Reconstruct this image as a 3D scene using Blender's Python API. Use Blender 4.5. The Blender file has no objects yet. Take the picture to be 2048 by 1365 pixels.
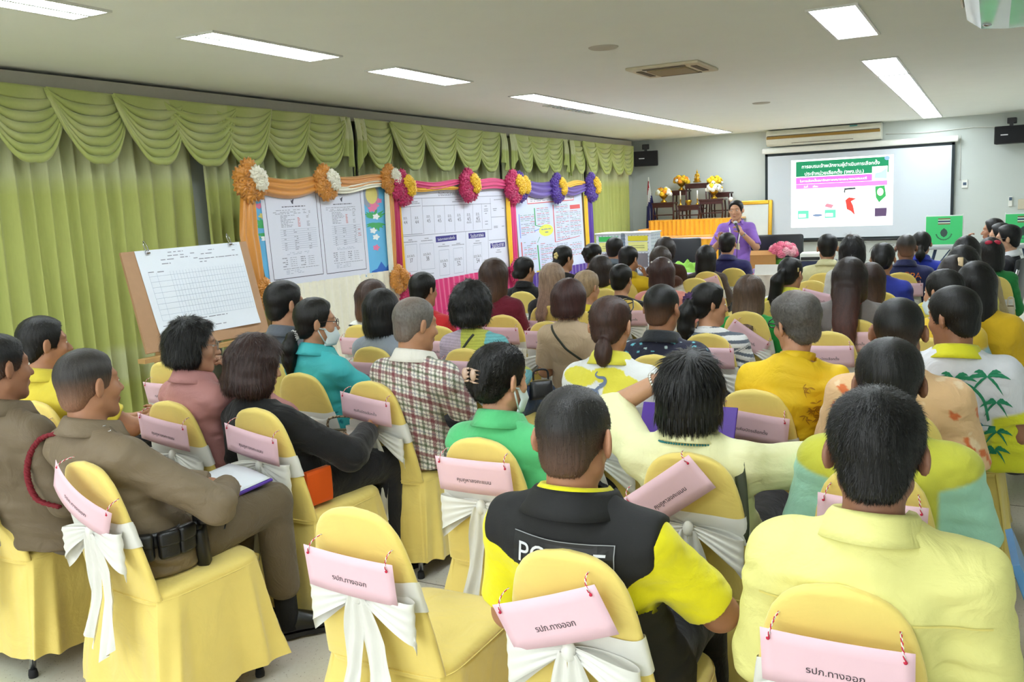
import bpy, bmesh, math, random
import numpy as np
from mathutils import Vector, Matrix
from mathutils.geometry import tessellate_polygon

# ------------------------------------------------------------------ camera, world, exposure
SC = bpy.context.scene
COL = SC.collection
CAM_H = 1.64
F_PX, PITCH, ROLL, YAW = 1795.6, 0.15064, -0.046147, 0.492643
ROOM_L, ROOM_R, ROOM_B, ROOM_F, CEIL = -6.1, 1.35, 16.52, -4.5, 2.72


def _basis():
    fwd = np.array([-math.sin(YAW) * math.cos(PITCH), math.cos(YAW) * math.cos(PITCH), -math.sin(PITCH)])
    r = np.array([math.cos(YAW), math.sin(YAW), 0.0])
    u = np.cross(r, fwd)
    return r * math.cos(ROLL) + u * math.sin(ROLL), -r * math.sin(ROLL) + u * math.cos(ROLL), fwd


CR, CU, CF = _basis()
cam = bpy.data.cameras.new('camera')
cam.sensor_width = 36.0
cam.lens = F_PX / 2048 * 36.0
cam.clip_start = 0.05
cam_o = bpy.data.objects.new('camera', cam)
COL.objects.link(cam_o)
cam_o.matrix_world = Matrix(((CR[0], CU[0], -CF[0], 0), (CR[1], CU[1], -CF[1], 0), (CR[2], CU[2], -CF[2], CAM_H), (0, 0, 0, 1)))
SC.camera = cam_o
SC.view_settings.view_transform = 'Standard'
SC.view_settings.look = 'None'
SC.view_settings.gamma = 1.0
SC.view_settings.use_curve_mapping = False
SC.view_settings.exposure = 0.94
LAMP_POWER = 13.0      # emission strength of the ceiling lamps
world = bpy.data.worlds.new('world')
SC.world = world
world.use_nodes = True
world.node_tree.nodes['Background'].inputs[0].default_value = (0.96, 0.98, 1.0, 1)
world.node_tree.nodes['Background'].inputs[1].default_value = 2.6
# daylight through windows added in the unseen wall, brightening foreground and ceiling (portal guides the sampling)
pt_ = bpy.data.lights.new('added_daylight', 'AREA')
pt_.shape = 'RECTANGLE'
pt_.size, pt_.size_y = 6.4, 1.75
pt_.cycles.is_portal = True
pt_o = bpy.data.objects.new('added_daylight', pt_)
COL.objects.link(pt_o)
pt_o.location = ((ROOM_L + ROOM_R) / 2, ROOM_F - 0.05, 1.72)
pt_o.rotation_euler = (math.radians(90), 0, 0)
SC.cycles.max_bounces = 8
SC.cycles.diffuse_bounces = 5


def ray(x, y):
    return (x - 1024) / F_PX * CR - (y - 682.5) / F_PX * CU + CF


def at_y(x, y, Y):
    d = ray(x, y)
    return np.array([0, 0, CAM_H]) + d * (Y / d[1])


def at_z(x, y, z):
    d = ray(x, y)
    return np.array([0, 0, CAM_H]) + d * ((z - CAM_H) / d[2])


def at_x(x, y, X):
    d = ray(x, y)
    return np.array([0, 0, CAM_H]) + d * (X / d[0])


# ------------------------------------------------------------------ materials
def lin(c):
    return tuple(((v / 255.0) / 12.92 if v / 255.0 <= 0.04045 else ((v / 255.0 + 0.055) / 1.055) ** 2.4) for v in c)


MATS = {}


def mat(name, rgb=(200, 200, 200), rough=0.6, var=0.06, scale=30.0, bump=0.0, bscale=None, metal=0.0, sheen=0.0,
        attr=False, emit=0.0, spec=0.5, stretch=(1, 1, 1), trans=0.0, aniso=0.0, coat=0.0):
    if name in MATS:
        return MATS[name]
    m = bpy.data.materials.new(name)
    m.use_nodes = True
    nt = m.node_tree
    b = nt.nodes['Principled BSDF']
    c = lin(rgb)
    m.diffuse_color = (*c, 1)
    tc = nt.nodes.new('ShaderNodeTexCoord')
    mp = nt.nodes.new('ShaderNodeMapping')
    mp.inputs['Scale'].default_value = stretch
    nt.links.new(tc.outputs['Object'], mp.inputs['Vector'])
    nz = nt.nodes.new('ShaderNodeTexNoise')
    nz.inputs['Scale'].default_value = scale
    nz.inputs['Detail'].default_value = 3
    nt.links.new(mp.outputs[0], nz.inputs['Vector'])
    mx = nt.nodes.new('ShaderNodeMix')
    mx.data_type = 'RGBA'
    mx.blend_type = 'MULTIPLY'
    mx.inputs[0].default_value = 1.0
    rmp = nt.nodes.new('ShaderNodeMapRange')
    rmp.inputs[3].default_value = 1 - var
    rmp.inputs[4].default_value = 1 + var
    nt.links.new(nz.outputs['Fac'], rmp.inputs[0])
    if attr:
        at = nt.nodes.new('ShaderNodeAttribute')
        at.attribute_name = 'Col'
        nt.links.new(at.outputs['Color'], mx.inputs[6])
    else:
        mx.inputs[6].default_value = (*c, 1)
    nt.links.new(rmp.outputs[0], mx.inputs[7])
    nt.links.new(mx.outputs[2], b.inputs['Base Color'])
    b.inputs['Roughness'].default_value = rough
    b.inputs['Metallic'].default_value = metal
    b.inputs['Specular IOR Level'].default_value = spec
    b.inputs['Sheen Weight'].default_value = sheen
    b.inputs['Transmission Weight'].default_value = trans
    b.inputs['Anisotropic'].default_value = aniso
    b.inputs['Coat Weight'].default_value = coat
    if emit:
        nt.links.new(mx.outputs[2], b.inputs['Emission Color'])
        b.inputs['Emission Strength'].default_value = emit
    if bump:
        n2 = nt.nodes.new('ShaderNodeTexNoise')
        n2.inputs['Scale'].default_value = bscale or scale * 4
        n2.inputs['Detail'].default_value = 2
        nt.links.new(mp.outputs[0], n2.inputs['Vector'])
        bp = nt.nodes.new('ShaderNodeBump')
        bp.inputs['Strength'].default_value = bump
        bp.inputs['Distance'].default_value = 0.003
        nt.links.new(n2.outputs['Fac'], bp.inputs['Height'])
        nt.links.new(bp.outputs[0], b.inputs['Normal'])
    MATS[name] = m
    return m


# ------------------------------------------------------------------ mesh helpers
class MB:
    def __init__(self):
        self.v, self.f, self.mi, self.n = [], [], [], 0

    def add(self, v, f, mi=0):
        v = np.asarray(v, dtype=float).reshape(-1, 3)
        self.v.append(v)
        n = self.n
        self.f.extend([tuple(int(i) + n for i in q) for q in f])
        self.mi.extend([mi] * len(f))
        self.n += len(v)
        return self

    def box(self, c, s, bevel=0.0, mi=0, R=None, seg=2):
        bm = bmesh.new()
        bmesh.ops.create_cube(bm, size=1.0)
        for q in bm.verts:
            q.co = Vector((q.co.x * s[0], q.co.y * s[1], q.co.z * s[2]))
        if bevel > 0:
            bmesh.ops.bevel(bm, geom=bm.edges[:], offset=min(bevel, min(s) * 0.49), segments=seg, profile=0.5, affect='EDGES')
        bm.verts.index_update()
        v = np.array([q.co[:] for q in bm.verts])
        if R is not None:
            v = v @ np.asarray(R).T
        self.add(v + np.asarray(c), [[q.index for q in fc.verts] for fc in bm.faces], mi)
        bm.free()
        return self

    def grid(self, P, cu=False, cv=False, mi=0, flip=False):
        P = np.asarray(P, dtype=float)
        nu, nv = P.shape[:2]
        f = []
        for i in range(nu if cu else nu - 1):
            for j in range(nv if cv else nv - 1):
                a, b = i * nv + j, ((i + 1) % nu) * nv + j
                c, d = ((i + 1) % nu) * nv + (j + 1) % nv, i * nv + (j + 1) % nv
                f.append((a, d, c, b) if flip else (a, b, c, d))
        return self.add(P.reshape(-1, 3), f, mi)

    def tube(self, pts, r, n=8, caps=True, mi=0, flat=None):
        pts = np.asarray(pts, dtype=float)
        k = len(pts)
        r = np.full(k, r) if np.isscalar(r) else np.asarray(r)
        t = np.gradient(pts, axis=0)
        t /= np.linalg.norm(t, axis=1)[:, None] + 1e-9
        up = np.array([0, 0, 1.0]) if abs(t[0][2]) < 0.9 else np.array([1.0, 0, 0])
        rings = []
        a = np.cross(t[0], up)
        a /= np.linalg.norm(a)
        for i in range(k):
            a = a - t[i] * (a @ t[i])
            a /= np.linalg.norm(a) + 1e-9
            b = np.cross(t[i], a)
            th = np.arange(n) / n * 2 * math.pi
            rings.append(pts[i] + r[i] * (np.cos(th)[:, None] * a + (flat or 1.0) * np.sin(th)[:, None] * b))
        self.grid(np.array(rings), cv=True, mi=mi)
        if caps:
            base = self.n - k * n
            self.f.append(tuple(base + i for i in range(n)))
            self.mi.append(mi)
            self.f.append(tuple(base + (k - 1) * n + n - 1 - i for i in range(n)))
            self.mi.append(mi)
        return self

    def lathe(self, prof, n=20, c=(0, 0, 0), mi=0):
        th = np.arange(n) / n * 2 * math.pi
        P = np.array([[(r * math.cos(t), r * math.sin(t), z) for t in th] for r, z in prof]) + np.asarray(c)
        return self.grid(P, cv=True, mi=mi, flip=True)

    def ell(self, c, r, n=12, m=8, mi=0, R=None):
        th = np.arange(n) / n * 2 * math.pi
        ph = np.linspace(0.02, math.pi - 0.02, m)
        r = np.full(3, r) if np.isscalar(r) else np.asarray(r)
        P = np.array([[(math.sin(p) * math.cos(t) * r[0], math.sin(p) * math.sin(t) * r[1], math.cos(p) * r[2]) for t in th] for p in ph])
        if R is not None:
            P = P @ np.asarray(R).T
        return self.grid(P + np.asarray(c), cv=True, mi=mi)

    def prism(self, poly, z0, z1, mi=0):
        poly = [(p[0], p[1]) for p in poly]
        n = len(poly)
        v = [(x, y, z0) for x, y in poly] + [(x, y, z1) for x, y in poly]
        tri = tessellate_polygon([[Vector((x, y, 0)) for x, y in poly]])
        f = [tuple(reversed(t)) for t in tri] + [tuple(i + n for i in t) for t in tri]
        f += [(i, (i + 1) % n, n + (i + 1) % n, n + i) for i in range(n)]
        return self.add(v, f, mi)

    def xf(self, M):
        M = np.array(M)
        self.v = [v @ M[:3, :3].T + M[:3, 3] for v in self.v]
        return self

    def build(self, name, mats, parent=None, loc=None, smooth=True, sharp=None):
        v = np.concatenate(self.v) if self.v else np.zeros((0, 3))
        me = bpy.data.meshes.new(name)
        me.from_pydata(v.tolist(), [], self.f)
        if not isinstance(mats, (list, tuple)):
            mats = [mats]
        for m in mats:
            me.materials.append(m)
        if len(mats) > 1:
            me.polygons.foreach_set('material_index', self.mi)
        if smooth:
            me.polygons.foreach_set('use_smooth', [True] * len(me.polygons))
            if sharp:
                me.set_sharp_from_angle(angle=math.radians(sharp))
        me.validate()
        o = bpy.data.objects.new(name, me)
        COL.objects.link(o)
        if parent is not None:
            o.parent = parent
        if loc is not None:
            o.location = loc
        return o


def empty(name, loc=(0, 0, 0), rz=0.0):
    o = bpy.data.objects.new(name, None)
    o.empty_display_size = 0.1
    COL.objects.link(o)
    o.location = loc
    o.rotation_euler = (0, 0, rz)
    return o


def tag(o, label, cat, group=None, kind=None):
    o['label'] = label
    o['category'] = cat
    if group:
        o['group'] = group
    if kind:
        o['kind'] = kind
    return o


def struct(o):
    o['kind'] = 'structure'
    return o


def copy_tree(o, parent=None):
    c = o.copy()
    COL.objects.link(c)
    if parent is not None:
        c.parent = parent
    for ch in list(o.children):
        copy_tree(ch, c)
    return c


def rotz(a):
    return np.array([[math.cos(a), -math.sin(a), 0], [math.sin(a), math.cos(a), 0], [0, 0, 1.0]])


def rotx(a):
    return np.array([[1.0, 0, 0], [0, math.cos(a), -math.sin(a)], [0, math.sin(a), math.cos(a)]])


def roty(a):
    return np.array([[math.cos(a), 0, math.sin(a)], [0, 1.0, 0], [-math.sin(a), 0, math.cos(a)]])


# ------------------------------------------------------------------ lettering: glyph outlines to flat polygons
TONES, UPPER = '\u0e48\u0e49\u0e4a\u0e4b\u0e4c', '\u0e31\u0e34\u0e35\u0e36\u0e37\u0e4d'
_TXT = {}


def text_polys(s):
    """vertices (n,2) about the text's centre, triangles and width for letters of size 1"""
    if s in _TXT:
        return _TXT[s]
    cu = bpy.data.curves.new('tmp', 'FONT')
    cu.body = s
    cu.size = 1.0
    cu.resolution_u = 3
    ob = bpy.data.objects.new('tmp', cu)
    COL.objects.link(ob)
    dg = bpy.context.evaluated_depsgraph_get()
    out = ob.evaluated_get(dg).to_curve(dg)
    polys = []
    for sp in out.splines:
        pts = sp.bezier_points
        n = len(pts)
        P = []
        for i in range(n):
            a, b = pts[i], pts[(i + 1) % n]
            p0, p1, p2, p3 = [np.array(w[:2]) for w in (a.co, a.handle_right, b.handle_left, b.co)]
            L = np.linalg.norm(p3 - p0)
            if np.linalg.norm(np.cross(np.append(p1 - p0, 0), np.append(p3 - p0, 0))) < 1e-5 * max(L, 1e-6):
                ks = [0.0]
            else:
                ks = [0, 0.25, 0.5, 0.75]
            for t in ks:
                P.append((1 - t) ** 3 * p0 + 3 * (1 - t) ** 2 * t * p1 + 3 * (1 - t) * t * t * p2 + t ** 3 * p3)
        P = np.array(P)
        ci = getattr(sp, 'character_index', -1)
        if 0 < ci < len(s) and s[ci] in TONES and s[ci - 1] in UPPER:
            P = P + np.array([0, 0.2])
        x, y = P[:, 0], P[:, 1]
        area = 0.5 * np.sum(x * np.roll(y, -1) - np.roll(x, -1) * y)
        polys.append((P, area))
    ob.to_curve_clear()
    bpy.data.objects.remove(ob)
    polys = [p for p, a in polys]

    def inside(pt, P):
        x, y = pt
        c = False
        for i in range(len(P)):
            x1, y1 = P[i]
            x2, y2 = P[i - 1]
            if (y1 > y) != (y2 > y) and x < (x2 - x1) * (y - y1) / (y2 - y1) + x1:
                c = not c
        return c
    V, T = [], []

    def sg(P):
        x, y = P[:, 0], P[:, 1]
        return np.sign(np.sum(x * np.roll(y, -1) - np.roll(x, -1) * y))
    holes, outer = [], []
    for i, p in enumerate(polys):
        n_in = [j for j, q in enumerate(polys) if j != i and sg(q) != sg(p) and inside(p.mean(axis=0) * 0.02 + p[0] * 0.98, q)]
        (holes if n_in else outer).append(p)
    for o in outer:
        hs = [h for h in holes if sg(h) != sg(o) and inside(h.mean(axis=0) * 0.02 + h[0] * 0.98, o)]
        loops = [o] + hs
        tri = tessellate_polygon([[Vector((q[0], q[1], 0)) for q in L] for L in loops])
        n = len(V)
        V.extend(np.concatenate(loops).tolist())
        T.extend([tuple(i + n for i in t) for t in tri])
    V = np.array(V)
    lo, hi = V.min(0), V.max(0)
    V = V - np.array([(lo[0] + hi[0]) / 2, 0.30])
    _TXT[s] = (V, T, hi[0] - lo[0])
    return _TXT[s]


def text_mb(mb, s, origin, ux, uy, size=None, width=None, off=0.0, mi=0):
    V, T, w = text_polys(s)
    k = size if size else width / w
    ux, uy = np.asarray(ux, float), np.asarray(uy, float)
    nrm = np.cross(ux, uy)
    P = np.asarray(origin, float) + k * (V[:, :1] * ux + V[:, 1:] * uy) + nrm * off
    # make every triangle face along the normal
    T2 = []
    for t in T:
        a, b, c = V[list(t)]
        T2.append(t if (b[0] - a[0]) * (c[1] - a[1]) - (b[1] - a[1]) * (c[0] - a[0]) > 0 else t[::-1])
    mb.add(P, T2, mi)
# ------------------------------------------------------------------ smooth solids: distance functions and a sparse surface mesher
F32 = np.float32


def V3(*a):
    return np.array(a if len(a) > 1 else a[0], dtype=F32)


def smin(a, b, k):
    h = np.clip(0.5 + 0.5 * (b - a) / k, 0, 1)
    return b * (1 - h) + a * h - k * h * (1 - h)


def smax(a, b, k):
    return -smin(-a, -b, k)


def rcone(p, a, b, ra, rb):
    a, b = V3(a), V3(b)
    ba = b - a
    t = np.clip(((p - a) @ ba) / (ba @ ba), 0, 1)
    q = p - a - t[:, None] * ba
    return np.sqrt((q * q).sum(1)) - (ra + (rb - ra) * t)


def sph(p, c, r):
    q = p - V3(c)
    return np.sqrt((q * q).sum(1)) - r


def ell(p, c, r, R=None):
    q = p - V3(c)
    if R is not None:
        q = q @ np.asarray(R, F32)
    r = V3(r)
    k0 = np.sqrt(((q / r) ** 2).sum(1))
    k1 = np.sqrt(((q / (r * r)) ** 2).sum(1)) + 1e-6
    return np.where(k0 < 0.02, -r.min(), k0 * (k0 - 1) / k1)


def etube(p, zs, cx, cy, rx, ry, off=0.0, cap=True):
    """upright trunk of elliptic sections; zs ascending"""
    z = p[:, 2]
    X, Y = np.interp(z, zs, cx), np.interp(z, zs, cy)
    A, B = np.interp(z, zs, rx) + off, np.interp(z, zs, ry) + off
    dx, dy = p[:, 0] - X, p[:, 1] - Y
    k0 = np.sqrt((dx / A) ** 2 + (dy / B) ** 2)
    k1 = np.sqrt((dx / A ** 2) ** 2 + (dy / B ** 2) ** 2) + 1e-6
    d = np.where(k0 < 0.02, -np.minimum(A, B), k0 * (k0 - 1) / k1)
    if cap:
        d = smax(d, np.maximum(z - (zs[-1] + off), (zs[0] - off) - z), 0.03)
    return d


OFFS = np.array([[i, j, k] for i in (0, 1) for j in (0, 1) for k in (0, 1)], dtype=np.int64)
S_ = 4096


def mesh_sdf(f, lo, hi, h, L=3, slack=1.35):
    lo, hi = np.asarray(lo, float), np.asarray(hi, float)
    H = h * 2 ** L
    n = np.ceil((hi - lo) / H).astype(int)
    idx = np.stack(np.meshgrid(*[np.arange(k) for k in n], indexing='ij'), -1).reshape(-1, 3)
    for l in range(L, 0, -1):
        size = h * 2 ** l
        d = f((lo + (idx + 0.5) * size).astype(F32))
        idx = idx[np.abs(d) < size * 0.87 * slack + 0.004]
        idx = (idx[:, None, :] * 2 + OFFS[None]).reshape(-1, 3)
    d = f((lo + (idx + 0.5) * h).astype(F32))
    idx = idx[np.abs(d) < h * 0.87 * slack + 0.003]
    cor = idx[:, None, :] + OFFS[None]
    key = (cor[..., 0] * S_ + cor[..., 1]) * S_ + cor[..., 2]
    uq, inv = np.unique(key.ravel(), return_inverse=True)
    up = np.stack([uq // (S_ * S_), (uq // S_) % S_, uq % S_], -1)
    val = f((lo + up * h).astype(F32))
    cv = val[inv].reshape(-1, 8)
    act = (cv.min(1) < 0) & (cv.max(1) >= 0)
    idx, cv = idx[act], cv[act]
    acc = np.zeros((len(idx), 3))
    cnt = np.zeros(len(idx))
    for a in range(8):
        for b in range(a + 1, 8):
            if np.abs(OFFS[a] - OFFS[b]).sum() != 1:
                continue
            va, vb = cv[:, a], cv[:, b]
            m = (va < 0) != (vb < 0)
            t = np.where(m, va / np.where(va == vb, 1, va - vb), 0)
            pt = OFFS[a] + t[:, None] * (OFFS[b] - OFFS[a])
            acc += pt * m[:, None]
            cnt += m
    vert = lo + (idx + acc / np.maximum(cnt, 1)[:, None]) * h
    ck = (idx[:, 0] * S_ + idx[:, 1]) * S_ + idx[:, 2]
    order = np.argsort(ck)
    cks = ck[order]
    quads = []
    step = {0: S_ * S_, 1: S_, 2: 1}
    cornerid = {0: 4, 1: 2, 2: 1}
    for ax in range(3):
        u, w = (ax + 1) % 3, (ax + 2) % 3
        s0 = cv[:, 0] < 0
        s1 = cv[:, cornerid[ax]] < 0
        e = np.nonzero(s0 != s1)[0]
        ks = [ck[e], ck[e] - step[u], ck[e] - step[u] - step[w], ck[e] - step[w]]
        q, ok = [], np.ones(len(e), bool)
        for kk in ks:
            pos = np.searchsorted(cks, kk)
            pos = np.minimum(pos, len(cks) - 1)
            ok &= cks[pos] == kk
            q.append(order[pos])
        q = np.stack(q, -1)
        fl = s0[e]
        q[~fl] = q[~fl][:, ::-1]
        quads.append(q[ok])
    return vert, np.concatenate(quads)


def grad(f, p, e=0.004):
    p = p.astype(F32)
    g = np.stack([f(p + V3(e, 0, 0)) - f(p - V3(e, 0, 0)), f(p + V3(0, e, 0)) - f(p - V3(0, e, 0)), f(p + V3(0, 0, e)) - f(p - V3(0, 0, e))], -1)
    return g / (np.linalg.norm(g, axis=1)[:, None] + 1e-9)


def fast_mesh(name, v, q, mats, parent=None, col=None, tris=None, mi=None):
    me = bpy.data.meshes.new(name)
    nt = 0 if tris is None else len(tris)
    nq = 0 if q is None else len(q)
    me.vertices.add(len(v))
    me.vertices.foreach_set('co', np.asarray(v, F32).ravel())
    loops = np.concatenate([np.asarray(a, np.int32).ravel() for a in ([q] if nq else []) + ([tris] if nt else [])])
    me.loops.add(len(loops))
    me.loops.foreach_set('vertex_index', loops)
    me.polygons.add(nq + nt)
    st = np.concatenate([np.arange(nq) * 4, nq * 4 + np.arange(nt) * 3]).astype(np.int32)
    me.polygons.foreach_set('loop_start', st)
    me.polygons.foreach_set('use_smooth', np.ones(nq + nt, bool))
    for m in (mats if isinstance(mats, (list, tuple)) else [mats]):
        me.materials.append(m)
    if mi is not None:
        me.polygons.foreach_set('material_index', np.asarray(mi, np.int32))
    me.update(calc_edges=True)
    if col is not None:
        a = me.attributes.new('Col', 'FLOAT_COLOR', 'POINT')
        c4 = np.ones((len(v), 4), F32)
        c4[:, :3] = col
        a.data.foreach_set('color', c4.ravel())
    o = bpy.data.objects.new(name, me)
    COL.objects.link(o)
    if parent is not None:
        o.parent = parent
    return o


def waves(p, seed, freq, n=5, st=(1, 1, 1)):
    """soft irregular folds, about -1..1"""
    rng = np.random.default_rng(seed)
    p = p * V3(st)
    out = np.zeros(len(p), F32)
    for i in range(n):
        d = rng.normal(size=3)
        d /= np.linalg.norm(d)
        d2 = rng.normal(size=3)
        fr = freq * rng.uniform(0.6, 1.6)
        out += np.sin(p @ V3(d * fr) + rng.uniform(0, 6.28) + 1.3 * np.sin(p @ V3(d2 * freq * 0.5) + rng.uniform(0, 6.28)))
    return out / n * 1.4
# ------------------------------------------------------------------ people
SKIN = mat('skin', rough=0.5, var=0.07, scale=60, attr=True, bump=0.05, bscale=400)
SKIN.node_tree.nodes['Principled BSDF'].inputs['Subsurface Weight'].default_value = 0.0
CLOTH = mat('woven_cloth', rough=0.85, var=0.05, scale=25, attr=True, bump=0.25, bscale=500, sheen=0.15, spec=0.25)
KNIT = mat('knit_polo', rough=0.75, var=0.04, scale=40, attr=True, bump=0.3, bscale=700, sheen=0.2, spec=0.3)
SATEEN = mat('smooth_shirt', rough=0.6, var=0.04, scale=20, attr=True, bump=0.12, bscale=400, spec=0.35)


def wrinkle(m, strength=0.35, scale=9.0):
    nt = m.node_tree
    b = nt.nodes['Principled BSDF']
    old = b.inputs['Normal'].links[0].from_node
    tc = nt.nodes.new('ShaderNodeTexCoord')
    nz = nt.nodes.new('ShaderNodeTexNoise')
    nz.inputs['Scale'].default_value = scale
    nz.inputs['Detail'].default_value = 4
    nz.inputs['Distortion'].default_value = 1.2
    nt.links.new(tc.outputs['Object'], nz.inputs['Vector'])
    bp = nt.nodes.new('ShaderNodeBump')
    bp.inputs['Strength'].default_value = strength
    bp.inputs['Distance'].default_value = 0.03
    nt.links.new(nz.outputs['Fac'], bp.inputs['Height'])
    nt.links.new(bp.outputs[0], old.inputs['Normal'])


for m_, q_ in ((CLOTH, 0.5), (KNIT, 0.35), (SATEEN, 0.4)):
    wrinkle(m_, q_)
HAIR = mat('hair', rough=0.42, var=0.45, scale=260, attr=True, stretch=(1, 1, 0.05), spec=0.4, bump=0.5, bscale=420)
LEATHER = mat('black_leather', (22, 22, 24), rough=0.35, var=0.1, bump=0.2, bscale=300)
BLACKPL = mat('black_plastic', (18, 18, 20), rough=0.4)
CHROME = mat('chrome', (200, 200, 205), rough=0.2, metal=1.0)
EYEW = mat('eye_white', (225, 220, 212), rough=0.2)
IRIS = mat('iris', (28, 16, 10), rough=0.15)
GLASS = mat('lens_glass', (240, 245, 250), rough=0.02, trans=1.0)
SHOE = mat('shoe_leather', (24, 23, 22), rough=0.35, bump=0.1)
SOCK = mat('sock_knit', (14, 14, 16), rough=0.9, bump=0.3)

TAN, DARK, FAIR = (190, 140, 108), (146, 100, 76), (214, 170, 142)
BLACK, DBROWN, RED, BROWN, LBROWN, BLOND, GRAY = ((13, 12, 12), (44, 29, 24), (66, 36, 30), (84, 58, 44), (112, 84, 66), (150, 128, 106), (72, 68, 66))


def head_sdf(q, fem):
    d = ell(q, (0, -0.014, 0.028), (0.074, 0.093, 0.085))
    d = smin(d, ell(q, (0, 0.026, -0.035), (0.058, 0.061, 0.078)), 0.03)
    ax = q.copy()
    ax[:, 0] = np.abs(ax[:, 0])
    d = smin(d, rcone(ax, (0.049, -0.005, -0.052), (0.016, 0.062, -0.094), 0.02, 0.017), 0.025)
    d = smin(d, sph(q, (0, 0.064, -0.095), 0.019), 0.02)
    d = smin(d, sph(ax, (0.042, 0.055, -0.022), 0.022), 0.02)
    d = smin(d, rcone(ax, (0, 0.079, 0.031), (0.042, 0.066, 0.033), 0.011, 0.009), 0.014)
    d = smax(d, -sph(ax, (0.033, 0.094, 0.010), 0.019), 0.012)
    d = smin(d, sph(ax, (0.032, 0.070, 0.011), 0.0135), 0.004)
    d = smin(d, rcone(q, (0, 0.080, 0.014), (0, 0.104, -0.026), 0.007, 0.0125), 0.012)
    d = smin(d, sph(ax, (0.013, 0.094, -0.030), 0.008), 0.008)
    d = smin(d, ell(ax, (0, 0.086, -0.055), (0.022, 0.011, 0.007)), 0.006)
    d = smin(d, ell(ax, (0, 0.083, -0.066), (0.018, 0.011, 0.007)), 0.006)
    R = rotz(0.55) @ rotx(-0.15)
    d = smin(d, ell(ax, (0.084, -0.014, 0.002), (0.009, 0.022, 0.034), R), 0.007)
    d = smax(d, -ell(ax, (0.094, -0.006, 0.006), (0.008, 0.010, 0.018), R), 0.005)
    return d


class Fig:
    pass


def hand_prims(W, d, n, side, curl=0.5, spread=1.0, k=1.0):
    """list of cones for a hand: wrist W, pointing d, palm facing n, thumb on +side*s"""
    d, n = np.asarray(d, float), np.asarray(n, float)
    d = d / np.linalg.norm(d)
    n = n - d * (n @ d)
    n /= np.linalg.norm(n)
    s = np.cross(d, n) * side
    W = np.asarray(W, float)
    out = []
    for o in (-0.026, -0.009, 0.009, 0.026):
        out.append((W + s * o * 0.7 * k + d * 0.012 * k, W + s * o * k + d * 0.08 * k, 0.0125 * k, 0.0115 * k, 0.012))
    for i, (o, L) in enumerate(((-0.031, 0.058), (-0.0105, 0.072), (0.0105, 0.078), (0.031, 0.068))):
        p = W + s * o * k + d * 0.085 * k
        dd = d + s * o * 3.0 * (spread - 0.6)
        dd /= np.linalg.norm(dd)
        c = curl * (1.0 + 0.12 * (1.5 - i))
        for j, fr in enumerate((0.45, 0.32, 0.23)):
            a = c * (0.55, 0.9, 0.7)[j]
            nn = n - dd * (n @ dd)
            nn /= np.linalg.norm(nn)
            dd = dd * math.cos(a) + nn * math.sin(a)
            e = p + dd * L * fr * k
            out.append((p, e, (0.0092, 0.0085, 0.0078)[j] * k, (0.0085, 0.0078, 0.0066)[j] * k, 0.003))
            p = e
    p = W + d * 0.03 * k + s * 0.028 * k
    dd = d * 0.62 + s * 0.72 + n * 0.25
    dd /= np.linalg.norm(dd)
    for j, L in enumerate((0.042, 0.032)):
        e = p + dd * L * k
        out.append((p, e, (0.0135, 0.0105)[j] * k, (0.0105, 0.0085)[j] * k, 0.006))
        p = e
        dd = dd * 0.8 + d * 0.3 + n * 0.3 * curl
        dd /= np.linalg.norm(dd)
    return out


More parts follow.
